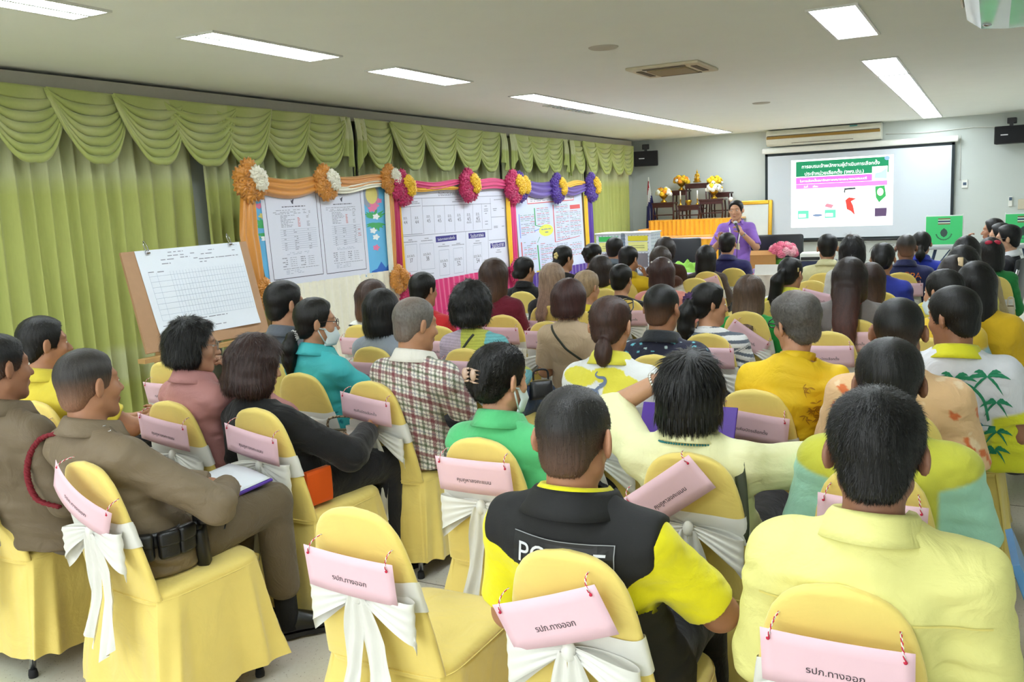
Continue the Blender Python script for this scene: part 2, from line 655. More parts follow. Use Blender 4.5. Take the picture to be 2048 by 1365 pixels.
def skeleton(P):
    """P: dict; all joints in the person's own frame (facing +y, floor at z=0, hips above the origin)"""
    S = Fig()
    k = S.k = P.get('size', 0.955 if P.get('fem') else 1.005)
    S.fem = P.get('fem', False)
    S.stand = P.get('stand', False)
    S.zh = P.get('zh', 0.86 if S.stand else 0.545)
    S.Hc = np.array(P['Hc'], float)
    S.Rh = rotz(P.get('hyaw', 0)) @ rotx(P.get('hpitch', -0.05)) @ roty(P.get('hroll', 0))
    S.N = np.array([S.Hc[0] * 0.9, S.Hc[1] - 0.035, S.Hc[2] - P.get('neckl', 0.145) * k])
    sw = P.get('sw', 0.142 if S.fem else 0.166)
    hunch = P.get('hunch', 0.0)
    S.sh = [S.N + np.array([s * sw, 0.02 + hunch, -0.078 + P.get('shr', (0, 0))[i]]) for i, s in enumerate((-1, 1))]
    twist = P.get('twist', 0.0)
    if twist:
        for i in range(2):
            v = S.sh[i] - S.N
            S.sh[i] = S.N + rotz(twist) @ v
    arms = P.get('arms', 'lap')
    el, wr, hd, hn, cu = [], [], [], [], []
    rng = random.Random(P['id'])
    for i, s in enumerate((-1, 1)):
        A = P.get('armL' if i == 0 else 'armR')
        if A:
            e, w = np.array(A['e'], float), (S.Hc + np.array(A['wh'], float) if 'wh' in A else np.array(A['w'], float))
            el.append(e), wr.append(w)
            hd.append(np.array(A.get('d', w - e), float))
            hn.append(np.array(A.get('n', (0, 0, -1)), float))
            cu.append(A.get('curl', 0.5))
        else:
            e = S.sh[i] + np.array([s * (0.05 + rng.uniform(-0.01, 0.02)), 0.05 + rng.uniform(-0.03, 0.03), -0.245])
            e[2] = max(e[2], 0.62)
            w = np.array([s * rng.uniform(0.04, 0.09), 0.27 + rng.uniform(-0.03, 0.03), 0.655 + 0.02 * i])
            if S.stand:
                e = S.sh[i] + np.array([s * 0.05, -0.02, -0.27])
                w = e + np.array([s * 0.0, 0.06, -0.23])
            el.append(e), wr.append(w)
            hd.append((w - e) * np.array([1, 1, 0.3]) + np.array([-s * 0.12, 0.02, -0.02]))
            hn.append(np.array([0, 0, -1.0]) if not S.stand else np.array([-s, 0, 0.0]))
            cu.append(0.5)
    S.el, S.wr, S.hd, S.hn, S.cu = el, wr, hd, hn, cu
    S.hip = [np.array([s * 0.088, 0.02, S.zh - 0.02]) for s in (-1, 1)]
    kn, an, to = [], [], []
    for i, s in enumerate((-1, 1)):
        G = P.get('legL' if i == 0 else 'legR')
        if G:
            a, b, c = [np.array(q, float) for q in G]
        elif S.stand:
            a, b, c = np.array([s * 0.1, 0.03, 0.46]), np.array([s * 0.11, 0.0, 0.085]), np.array([s * 0.14, 0.14, 0.035])
        else:
            dx = rng.uniform(0.0, 0.05)
            fy = rng.uniform(-0.12, 0.06)
            a = np.array([s * (0.11 + dx), 0.43, 0.52])
            b = np.array([s * (0.11 + dx * 0.7), 0.42 + fy, 0.085])
            c = b + np.array([s * 0.03, 0.14, -0.05])
        kn.append(a), an.append(b), to.append(c)
    S.kn, S.an, S.to = kn, an, to
    b = S.belly = P.get('belly', 0.0)
    w = S.w = P.get('wide', 1.0) * (0.95 if S.fem else 1.0)
    h0 = np.array([0, 0, S.zh])
    ts = np.array([-0.11, 0.0, 0.28, 0.5, 0.7, 0.86, 0.97, 1.06])
    Z = S.zh + ts * (S.N[2] - 0.02 - S.zh)
    lean = np.array([0, 0, -0.012, -0.015, -0.004, 0.008, 0.012, 0.006])
    S.tz = Z
    S.tx = np.interp(ts, [0, 1], [0, S.N[0]])
    S.ty = np.interp(ts, [0, 1], [0, S.N[1] + hunch * 0.4]) + lean
    S.trx = np.array([0.165, 0.17, 0.140 + b, 0.148 + b * 0.7, 0.155, 0.150, 0.110, 0.055]) * w * (sw / 0.166 * 0.5 + 0.5)
    S.try_ = np.array([0.115, 0.12, 0.102 + b, 0.108 + b, 0.112 + (0.008 if S.fem else 0), 0.095, 0.068, 0.05]) * (w * 0.5 + 0.5)
    S.hands = [hand_prims(wr[i], hd[i], hn[i], (1, -1)[i], cu[i], k=k * (0.93 if S.fem else 1.0)) for i in range(2)]
    return S


def torso_d(S, p, off):
    d = etube(p, S.tz, S.tx, S.ty, S.trx, S.try_, off)
    for i in range(2):
        d = smin(d, rcone(p, S.N + np.array([0, 0.005, -0.05]), S.sh[i], 0.058 + off, (0.044 if S.fem else 0.05) + off), 0.045)
        d = smin(d, rcone(p, S.N + np.array([0, 0.0, -0.012]), S.sh[i] + np.array([0, 0, 0.006]), 0.030 + off * 0.7, 0.03 + off * 0.8), 0.035)
    return d


def arm_d(S, p, i, off, ua=1.0, taper=0.0, fore=True):
    e = S.sh[i] + (S.el[i] - S.sh[i]) * ua
    fat = S.w * 0.6 + 0.4
    r0 = 0.044 if S.fem else 0.050
    d = rcone(p, S.sh[i], e, (r0 * fat + off), (r0 + (0.041 - r0) * ua) * fat + off + taper)
    if fore and ua >= 1.0:
        d = smin(d, rcone(p, S.el[i], S.wr[i], 0.041 * fat + off, 0.0275 + off + taper), 0.02)
    return d


def leg_d(S, p, i, off, end=1.0, taper=0.0):
    d = rcone(p, S.hip[i], S.kn[i], 0.088 + off, 0.062 + off)
    a = S.kn[i] + (S.an[i] - S.kn[i]) * end
    return smin(d, rcone(p, S.kn[i], a, 0.058 + off, 0.038 + off + taper), 0.03)


def masked(p, c, r, fn, base):
    """distance fn evaluated only near c"""
    q = np.sqrt(((p - V3(c)) ** 2).sum(1))
    out = np.maximum(q - base, 0.02).astype(F32)
    m = q < r
    if m.any():
        out[m] = fn(p[m])
    return out


def skin_d(S, p):
    d = torso_d(S, p, 0.0)
    for i in range(2):
        d = smin(d, arm_d(S, p, i, 0.0), 0.03)
        d = smin(d, leg_d(S, p, i, 0.0), 0.04)
        d = smin(d, rcone(p, S.an[i] + np.array([0, -0.02, -0.035]), S.an[i] * 0.3 + S.to[i] * 0.7 + np.array([0, 0, -0.004]), 0.027, 0.016), 0.02)
        W = S.wr[i]

        def hd(pp, i=i):
            dd = None
            for a, b, ra, rb, kk in S.hands[i]:
                e = rcone(pp, a, b, ra, rb)
                dd = e if dd is None else smin(dd, e, kk)
            return dd
        d = smin(d, masked(p, W + S.hd[i] / np.linalg.norm(S.hd[i]) * 0.08, 0.2, hd, 0.13), 0.012)
    R32 = np.asarray(S.Rh, F32)
    k = S.k
    hb = S.Hc + S.Rh @ np.array([0, -0.02, -0.05]) * k
    nr = 0.047 if S.fem else 0.055
    d = smin(d, rcone(p, hb, S.N + np.array([0, 0.0, -0.02]), nr * k, nr * 1.08), 0.03)
    d = smin(d, masked(p, S.Hc, 0.2, lambda pp: head_sdf((pp - V3(S.Hc)) @ R32 / k, S.fem) * k, 0.135), 0.018)
    return d


def headspace(S, p):
    return (p - V3(S.Hc)) @ np.asarray(S.Rh, F32) / S.k


def hair_fn(S, hs):
    ty = hs.get('type', 'short')
    seed = hs.get('seed', 1)
    ln = hs.get('len', 0.12)
    vol = hs.get('vol', 0.0)

    def f(p):
        q = headspace(S, p)
        x, y, z = q[:, 0], q[:, 1], q[:, 2]
        ax = np.abs(x)
        az = np.arctan2(x, -y)
        top = np.clip((z - 0.0) / 0.1, 0, 1)
        if ty in ('short', 'fade', 'cap', 'pony', 'bun', 'updo'):
            t = {'short': 0.008, 'fade': 0.004, 'cap': 0.008, 'pony': 0.009, 'bun': 0.009, 'updo': 0.01}[ty]
            d = ell(q, (0, -0.014, 0.028), (0.074 + t, 0.093 + t, 0.085 + t)) - (0.010 + vol) * top
            d = smin(d, ell(q, (0, -0.06, -0.03), (0.054 + t, 0.036 + t, 0.052)), 0.02)
            g = y - np.where(z > 0.0, 0.032 + 0.34 * z, 0.032)
            lo = np.interp(y, [-0.12, -0.06, -0.035, -0.015, 0.03, 0.05], [-0.075, -0.072, -0.055, -0.012, -0.012, 0.0])
            d = smax(d, g, 0.006)
            d = smax(d, lo - z, 0.006)
        else:
            t = 0.016 + vol
            d = ell(q, (0, -0.014, 0.028), (0.074 + t, 0.093 + t, 0.085 + t))
            zs = np.array([-ln - 0.005, -ln * 0.6, 0.0, 0.05])
            fl = hs.get('flare', 0.004)
            d2 = etube(q, zs, [0] * 4, [-0.035, -0.028, -0.018, -0.018], [0.074 + t * 0.6 + fl, 0.079 + t + fl, 0.078 + t, 0.07 + t], [0.068 + t, 0.082 + t, 0.092 + t, 0.09 + t], 0.0)
            d = smin(d, d2, 0.03)
            g = y - np.where(z > 0.02, 0.034 + 0.40 * z, 0.042 - hs.get('open', 0.0))
            d = smax(d, g, 0.012)
            if ty == 'long':
                L = hs.get('back', 0.4)
                zz = np.array([-L, -L * 0.7, -0.26, -0.15, -0.03])
                yy = np.array([-0.165, -0.165, -0.15, -0.10, -0.06]) + hs.get('by', 0.0)
                w = hs.get('bw', 1.0)
                d3 = etube(q, zz, np.array([0.01, 0.005, 0, 0, 0]) + hs.get('bx', 0.0), yy, np.array([0.035, 0.062, 0.078, 0.085, 0.08]) * w, [0.016, 0.026, 0.032, 0.05, 0.05], 0.0)
                d = smin(d, d3, 0.03)
        if ty == 'pony':
            zb = hs.get('pz', 0.02)
            L = hs.get('back', 0.28)
            pts = [(0, -0.100, zb), (0.0, -0.128, zb - 0.01), (hs.get('bx', 0) * 0.5, -0.140, zb - 0.07), (hs.get('bx', 0), -0.142 + hs.get('by', 0), zb - L * 0.6), (hs.get('bx', 0) * 1.2, -0.140 + hs.get('by', 0), zb - L)]
            rr = [0.020, 0.025, 0.036 * hs.get('bw', 1), 0.032 * hs.get('bw', 1), 0.010]
            for a in range(4):
                d = smin(d, rcone(q, pts[a], pts[a + 1], rr[a], rr[a + 1]), 0.015)
        if ty == 'bun':
            c = hs.get('bun', (0, -0.105, -0.06))
            r = hs.get('bunr', (0.045, 0.034, 0.06))
            d = smin(d, ell(q, c, r), 0.01)
        if ty == 'updo':
            for s2 in range(6):
                a = s2 / 6 * 6.28
                d = smin(d, sph(q, (0.035 * math.cos(a), -0.105 - 0.008 * (s2 % 2), 0.03 + 0.04 * math.sin(a)), 0.026), 0.012)
        am = hs.get('lock', 0.0007 if ty in ('short', 'fade', 'cap') else 0.0014)
        d = d + am * np.sin(az * hs.get('lf', 38) + 2.2 * np.sin(z * 35 + seed) + 1.5 * np.sin(az * 5 + seed)) * np.clip(1.2 - np.abs(z - 0.0) * 0, 0, 1)
        cr = hs.get('curl', 0.0)
        if cr:
            d = d + cr * waves(q, seed, 75, 5)
        return (d * S.k).astype(F32)
    return f


def hair_mesh(S, hs, res, parent, nstr, skin):
    f = hair_fn(S, hs)
    L = hs.get('back', 0.0)
    lo = S.Hc - np.array([0.2, 0.26, 0.17 + max(L, hs.get('len', 0.1) if hs.get('type') in ('bob', 'long') else 0)])
    hi = S.Hc + np.array([0.2, 0.2, 0.16])
    v, q = mesh_sdf(f, lo, hi, res, L=3, slack=1.5)
    base = np.array(lin(hs.get('col', BLACK)))
    rng = np.random.default_rng(hs.get('seed', 1))
    hq = headspace(S, v.astype(F32))
    az = np.arctan2(hq[:, 0], -hq[:, 1])
    vr = 1 + 0.22 * np.sin(az * 31 + 3 * np.sin(hq[:, 2] * 20)) * np.sin(az * 13 + 2)
    col = base[None] * vr[:, None]
    tip = hs.get('tip')
    if tip:
        t = np.clip((0.02 - hq[:, 2]) / hs.get('tipl', 0.2), 0, 1)[:, None]
        col = col * (1 - t) + np.array(lin(tip)) * vr[:, None] * t
    sk = np.array(lin(skin))
    if hs.get('type') == 'fade':
        t = np.clip((0.045 - hq[:, 2]) / 0.10, 0, 1) * hs.get('fade', 0.45)
        col = col * (1 - t[:, None]) + sk * t[:, None]
    if hs.get('thin'):
        c, r, a = hs['thin']
        t = a * np.exp(-((hq - V3(c)) ** 2).sum(1) / r ** 2)
        t = t * (0.75 + 0.25 * np.sin(az * 40))
        col = col * (1 - t[:, None]) + sk * 0.9 * t[:, None]
    if hs.get('grey'):
        t = np.clip(hs['grey'] * (0.5 + 0.8 * rng.random(len(v))), 0, 1)[:, None]
        col = col * (1 - t) + np.array(lin((128, 124, 120))) * t
    tris = None
    if nstr:
        fi = rng.integers(0, len(q), nstr)
        r = v[q[fi]].mean(1)
        cc = col[q[fi, 0]] * rng.uniform(0.7, 1.5, nstr)[:, None]
        n = grad(f, r)
        rq = headspace(S, r.astype(F32))
        crown = S.Hc + S.Rh @ np.array([0.01, -0.045, 0.12])
        longh = hs.get('type') in ('bob', 'long')
        fl = r - crown
        if longh:
            fl = fl * 0.3 + np.array([0, 0, -1.0]) * np.clip((0.11 - rq[:, 2]) / 0.06, 0.0, 1)[:, None] * 0.3
        if hs.get('type') in ('pony', 'bun', 'updo'):
            fl = (S.Hc + S.Rh @ np.array([0, -0.12, hs.get('pz', 0.0)])) - r
            low = rq[:, 1] < -0.11
            fl[low] = np.array([0, 0, -1.0])
        fl = fl - n * (fl * n).sum(1)[:, None]
        fl /= np.linalg.norm(fl, axis=1)[:, None] + 1e-6
        lift = hs.get('lift', 0.22 if not longh else 0.03)
        ln = hs.get('sl', 0.015 if not longh else 0.05) * rng.uniform(0.5, 1.2, nstr)
        jit = rng.normal(size=(nstr, 3)) * hs.get('jit', 0.16 if not longh else 0.07)
        d1 = fl + n * lift + jit
        d1 /= np.linalg.norm(d1, axis=1)[:, None]
        d2 = fl + n * (lift * 0.2) + jit + np.array([0, 0, -0.25])
        d2 /= np.linalg.norm(d2, axis=1)[:, None]
        sd = np.cross(d1, n)
        sd /= np.linalg.norm(sd, axis=1)[:, None] + 1e-6
        w = hs.get('sw', 0.0008) * rng.uniform(0.6, 1.4, nstr)[:, None]
        r0 = r - n * 0.003
        m = r0 + d1 * (ln * 0.55)[:, None]
        t = m + d2 * (ln * 0.45)[:, None]
        nv = len(v)
        A = np.stack([r0 - sd * w, r0 + sd * w, m - sd * w * 0.7, m + sd * w * 0.7, t], 1).reshape(-1, 3)
        b = nv + np.arange(nstr)[:, None] * 5
        tris = np.concatenate([b + [0, 1, 3], b + [0, 3, 2], b + [2, 3, 4]])
        v = np.concatenate([v, A])
        col = np.concatenate([col, np.repeat(cc, 5, 0)])
    return fast_mesh('hair', v, q, HAIR, parent, col, tris)


def collar_mesh(S, parent, col, m, style='polo', op=2.5):
    """folded collar around the neck; back of neck at angle 0"""
    mb = MB()
    na = 41
    a = np.linspace(-op, op, na)
    nr = (0.047 if S.fem else 0.055)
    up = S.Hc + S.Rh @ np.array([0, -0.02, -0.05]) - S.N
    up = up / np.linalg.norm(up)
    prof = [(0.006, -0.035), (0.008, 0.0), (0.010, 0.030), (0.016, 0.036), (0.022, 0.028), (0.034, 0.002), (0.046, -0.016)]
    if style == 'stand':
        prof = [(0.004, -0.03), (0.006, 0.0), (0.008, 0.028), (0.012, 0.030), (0.014, 0.02), (0.016, 0.0), (0.022, -0.02)]
    if style == 'band':
        prof = [(0.004, -0.03), (0.005, 0.0), (0.006, 0.012), (0.010, 0.012), (0.012, 0.0), (0.018, -0.02)]
    P = np.zeros((na, len(prof), 3))
    for i, t in enumerate(a):
        fr = (1 - math.cos(t)) / 2
        wob = 1 + 0.06 * math.sin(3 * t + S.N[0] * 9)
        for j, (o, h) in enumerate(prof):
            rr = nr * 1.06 + o * wob
            pt = np.array([math.sin(t) * rr * 1.04, -math.cos(t) * rr * 1.06 + 0.012, 0])
            P[i, j] = S.N + pt + up * (h + 0.024) + np.array([0, 0.0, -0.045 * fr]) + np.array([0, 0.02 * fr, 0])
    mb.grid(P)
    mb.v = [np.concatenate(mb.v)]
    mb.build('collar', m if not isinstance(m, tuple) else m[0], parent)
    o = parent.children[-1] if False else bpy.data.objects[COL.objects[-1].name]
    me = o.data
    at = me.attributes.new('Col', 'FLOAT_COLOR', 'POINT')
    c4 = np.ones((len(me.vertices), 4), F32)
    c4[:, :3] = lin(col)
    at.data.foreach_set('color', c4.ravel())
    md = o.modifiers.new('thick', 'SOLIDIFY')
    md.thickness = 0.002
    return o


def shirt_fn(S, c):
    off = c.get('off', 0.014)
    sl = c.get('sleeve', 'short')
    seed = c.get('seed', 3)
    amp = c.get('fold', 0.0048)
    ua = {'short': c.get('ua', 0.72), 'long': 1.0, 'none': 0.0}[sl]
    hem = c.get('hem', 0.475)
    up = S.Hc + S.Rh @ np.array([0, -0.02, -0.05]) - S.N
    up = up / np.linalg.norm(up)
    nc = S.N + up * c.get('neck', 0.012)
    nrm = up + np.array([0, 0.45, 0])
    nrm /= np.linalg.norm(nrm)

    def f(p):
        d = torso_d(S, p, off)
        if c.get('hipout', True):
            d = smin(d, etube(p, S.tz[:3] - 0.0, S.tx[:3], S.ty[:3], S.trx[:3] + 0.008, S.try_[:3] + 0.008, off), 0.04)
        for i in range(2):
            if ua > 0:
                a = arm_d(S, p, i, off * 1.05, ua, c.get('taper', 0.012 if sl == 'short' else 0.004))
                if sl == 'short':
                    v = S.el[i] - S.sh[i]
                    L = np.linalg.norm(v)
                    v = v / L
                    cut = (p - V3(S.sh[i])) @ V3(v) - L * ua
                    a = smax(a, cut, 0.006)
                else:
                    v = S.wr[i] - S.el[i]
                    L = np.linalg.norm(v)
                    v = v / L
                    near = ((p - V3(S.el[i])) @ V3(v)) - (L - 0.012)
                    a = np.where(np.sqrt(((p - V3(S.wr[i])) ** 2).sum(1)) < 0.12, smax(a, near, 0.005), a)
                d = smin(d, a, 0.028)
            else:
                v = S.el[i] - S.sh[i]
                v = v / np.linalg.norm(v)
                cut = (p - V3(S.sh[i])) @ V3(v) - 0.012
                d = np.where(((p - V3(S.sh[i])) ** 2).sum(1) < 0.02, smax(d, cut, 0.01), d)
        t = (p[:, 2] - S.zh) / (S.N[2] - S.zh)
        lowf = np.clip(1 - t, 0, 1)
        wv = waves(p, seed, 30, 5)
        wl = waves(p, seed + 7, 40, 4, (0.45, 0.45, 1.5))
        ax_ = np.minimum(((p - V3(S.sh[0])) ** 2).sum(1), ((p - V3(S.sh[1])) ** 2).sum(1))
        arm = np.exp(-ax_ / 0.02)
        d = d + amp * (wv * 0.55 + (0.35 - np.abs(wl)) * (0.35 + lowf) * 1.2 + arm * (0.3 - np.abs(waves(p, seed + 3, 55, 4))) * 0.8)
        pn = p - V3(nc)
        rad = np.sqrt(pn[:, 0] ** 2 + pn[:, 1] ** 2)
        d = smax(d, -np.maximum(-(pn @ V3(nrm)), rad - c.get('nrad', 0.085)), 0.008)
        d = smax(d, hem - p[:, 2], 0.01)
        return d.astype(F32)
    return f


def trousers_fn(S, c):
    off = c.get('off', 0.012)
    top = S.zh + c.get('rise', 0.09)

    def f(p):
        d = etube(p, S.tz[:3], S.tx[:3], S.ty[:3], S.trx[:3], S.try_[:3], off)
        for i in range(2):
            d = smin(d, leg_d(S, p, i, off, c.get('end', 0.9), c.get('taper', 0.018)), 0.04)
        d = d + 0.004 * (0.3 - np.abs(waves(p, 5, 38, 5)))
        d = smax(d, p[:, 2] - top, 0.006)
        if S.stand:
            return d.astype(F32)
        return d.astype(F32)
    return f


def bounds(S, pad=0.12):
    pts = np.array([S.Hc, S.N] + S.sh + S.el + S.wr + S.hip + S.kn + S.an + S.to)
    lo, hi = pts.min(0) - pad, pts.max(0) + pad
    lo[:2] = np.minimum(lo[:2], [-0.25, -0.24])
    hi[:2] = np.maximum(hi[:2], [0.25, 0.22])
    lo[2] = max(lo[2], -0.02)
    for i in range(2):
        e = S.wr[i] + S.hd[i] / np.linalg.norm(S.hd[i]) * 0.2
        lo, hi = np.minimum(lo, e - 0.05), np.maximum(hi, e + 0.05)
    return lo, hi


def decal(S, fn, name, V, T, mats, parent, x0, z0, k=1.0, rot=0.0, off=0.003, mi=None, yaw=0.0, start=-0.55, smooth=False):
    """flat print pressed on to the back of a garment: V (n,2) metres, x to the wearer's right as seen from behind"""
    V = np.asarray(V, float) * k
    c, s = math.cos(rot), math.sin(rot)
    X = V[:, 0] * c - V[:, 1] * s + x0
    Z = V[:, 0] * s + V[:, 1] * c + z0
    R = rotz(yaw)
    p = np.stack([X, np.full(len(X), start), Z], -1) @ R.T
    p[:, 0:2] += S.N[:2] * 0.0
    dr = (R @ np.array([0, 1.0, 0])).astype(F32)
    p = p.astype(F32)
    for _ in range(60):
        d = fn(p)
        p = p + dr * np.clip(d * 0.8, -0.02, 0.05)[:, None]
    miss = fn(p) > 0.012
    if miss.any() and (~miss).any():
        hit = p[~miss]
        for i in np.nonzero(miss)[0]:
            j = np.argmin((hit[:, 0] - X[i]) ** 2 + (hit[:, 2] - Z[i]) ** 2)
            p[i] = hit[j]
    p = p - dr * off
    mb = MB()
    T2 = []
    for t in T:
        a, b, c2 = V[list(t)[:3]]
        T2.append(tuple(t) if (b[0] - a[0]) * (c2[1] - a[1]) - (b[1] - a[1]) * (c2[0] - a[0]) > 0 else tuple(t)[::-1])
    mb.add(p, T2)
    if mi is not None:
        mb.mi = list(mi)
    return mb.build(name, mats, parent, smooth=smooth)


def shape_polys(polys):
    V, T = [], []
    for P in polys:
        tri = tessellate_polygon([[Vector((a, b, 0)) for a, b in P]])
        n = len(V)
        V += list(P)
        T += [tuple(i + n for i in t) for t in tri]
    return np.array(V, float), T


def grid_patch(w, h, nx=16, nz=8):
    V = [(-w / 2 + w * i / nx, -h / 2 + h * j / nz) for i in range(nx + 1) for j in range(nz + 1)]
    T = [(i * (nz + 1) + j, (i + 1) * (nz + 1) + j, (i + 1) * (nz + 1) + j + 1, i * (nz + 1) + j + 1) for i in range(nx) for j in range(nz)]
    return np.array(V), T


def ring_patch(rx, rz, n=28, m=5):
    V, T = [(0, 0)], []
    for j in range(1, m + 1):
        for i in range(n):
            a = i / n * 6.2832
            V.append((rx * j / m * math.cos(a), rz * j / m * math.sin(a)))
    for i in range(n):
        T.append((0, 1 + i, 1 + (i + 1) % n))
        for j in range(1, m):
            a, b = 1 + (j - 1) * n + i, 1 + (j - 1) * n + (i + 1) % n
            T.append((a, a + n, b + n, b))
    return np.array(V, float), T


_EYE = []


def add_eyes(S, root):
    if not _EYE:
        mb = MB().ell((0, 0, 0), 0.0122, 12, 8)
        th = np.arange(12) / 12 * 6.2832
        mb.grid(np.array([[(r * math.cos(t), y, r * math.sin(t)) for t in th] for r, y in ((0.0062, 0.0112), (0.0001, 0.0131))]), cv=True, mi=1)
        o = mb.build('eye', [EYEW, IRIS])
        _EYE.append(o.data)
        bpy.data.objects.remove(o)
    for s in (-1, 1):
        o = bpy.data.objects.new('eye', _EYE[0])
        COL.objects.link(o)
        o.parent = root
        o.matrix_local = Matrix.Translation(Vector(S.Hc + S.Rh @ np.array([s * 0.032, 0.0722, 0.0095]) * S.k)) @ Matrix(S.Rh.tolist()).to_4x4() @ Matrix.Diagonal((1.0, 1.0, 0.62, 1.0))


def glasses(S, root, col=(20, 20, 22), up=False, w=0.0016):
    mb = MB()
    def T(q):
        return S.Hc + S.Rh @ (np.asarray(q) * S.k)
    dz, dy, tilt = (0.0, 0.0, 0.0)
    for s in (-1, 1):
        pts = []
        for i in range(17):
            a = i / 16 * 6.2832
            q = np.array([s * 0.034 + 0.025 * math.cos(a), 0.098, 0.008 + 0.018 * math.sin(a)])
            if up:
                q = np.array([q[0] * 1.15, 0.075 + (q[2] - 0.008) * 0.8, 0.112 + (q[2] - 0.008) * 0.55])
            pts.append(T(q))
        mb.tube(pts, w, 6, caps=False)
        tp = [(s * 0.060, 0.095, 0.014), (s * 0.078, 0.03, 0.018), (s * 0.086, -0.02, 0.016), (s * 0.088, -0.035, 0.0)]
        if up:
            tp = [(s * 0.068, 0.075, 0.114), (s * 0.090, 0.02, 0.085), (s * 0.094, -0.03, 0.06)]
        mb.tube([T(q) for q in tp], w, 6)
    br = [(-0.010, 0.099, 0.012), (0, 0.102, 0.016), (0.010, 0.099, 0.012)]
    if up:
        br = [(-0.012, 0.078, 0.114), (0, 0.080, 0.117), (0.012, 0.078, 0.114)]
    mb.tube([T(q) for q in br], w, 6)
    return mb.build('glasses', mat('spectacle_frame_%d_%d_%d' % col, col, rough=0.3), root)


def mask_child(S, root):
    def T(q):
        return S.Hc + S.Rh @ (np.asarray(q) * S.k)
    u = np.linspace(-1, 1, 17)
    P = [[T((0.066 * math.sin(a * 1.35), -0.005 + 0.118 * math.cos(a * 1.2) - 0.02 * abs(z), -0.062 + z * 0.045)) for z in np.linspace(-1, 1, 7)] for a in u]
    mb = MB().grid(np.array(P))
    for s in (-1, 1):
        for z in (-0.025, -0.095):
            mb.tube([T((s * 0.064, 0.03, z)), T((s * 0.08, 0.0, -0.03 + (z + 0.06) * 0.4)), T((s * 0.088, -0.018, -0.01))], 0.0012, 5)
    o = mb.build('face_mask', mat('mask_fabric', (214, 226, 230), rough=0.9), root)
    md = o.modifiers.new('thick', 'SOLIDIFY')
    md.thickness = 0.002
    return o


def shoe_mesh(S, i, root, m=None, name='shoe'):
    a, t = S.an[i], S.to[i]
    d = t - a
    d[2] = 0
    d = d / np.linalg.norm(d)
    s = np.array([d[1], -d[0], 0])
    z0 = max(a[2] - 0.085, 0.0)
    base = np.array([a[0], a[1], 0]) - d * 0.055
    L = 0.265
    st = [(0.0, 0.032, 0.088), (0.06, 0.038, 0.10), (0.10, 0.040, 0.098), (0.15, 0.045, 0.078), (0.20, 0.046, 0.056), (0.24, 0.037, 0.042), (0.262, 0.018, 0.028)]
    P = []
    for y, w, h in st:
        rg = []
        for j in range(14):
            an = j / 14 * 6.2832
            cx, cz = math.cos(an), math.sin(an)
            zz = max(cz, -0.55)
            w2 = w * (1.0 if cz < 0.2 else 1 - 0.35 * cz)
            rg.append(base + d * y + s * (np.sign(cx) * abs(cx) ** 0.75 * w2) + np.array([0, 0, z0 + 0.022 + (h - 0.022) * (zz + 0.55) / 1.55]))
        P.append(rg)
    mb = MB().grid(np.array(P), cv=True)
    for e in (0, len(st) - 1):
        n0 = mb.n
        mb.add([P[e][j] for j in range(14)], [tuple(range(14)) if e else tuple(reversed(range(14)))])
    P2 = []
    for y, w, h in st:
        w2 = w * 0.96
        zt, zb = z0 + 0.019, z0 + (0.0 if y < 0.08 or y > 0.1 else 0.004)
        P2.append([base + d * (y * 1.015 - 0.003) + s * q + np.array([0, 0, zz]) for q, zz in ((-w2, zt), (w2, zt), (w2, zb), (-w2, zb))])
    mb.grid(np.array(P2), cv=True, mi=1)
    mb.add(P2[-1], [(0, 1, 2, 3)], 1)
    mb.add(P2[0], [(3, 2, 1, 0)], 1)
    o = mb.build(name, [m or SHOE, BLACKPL], root, sharp=50)
    return o


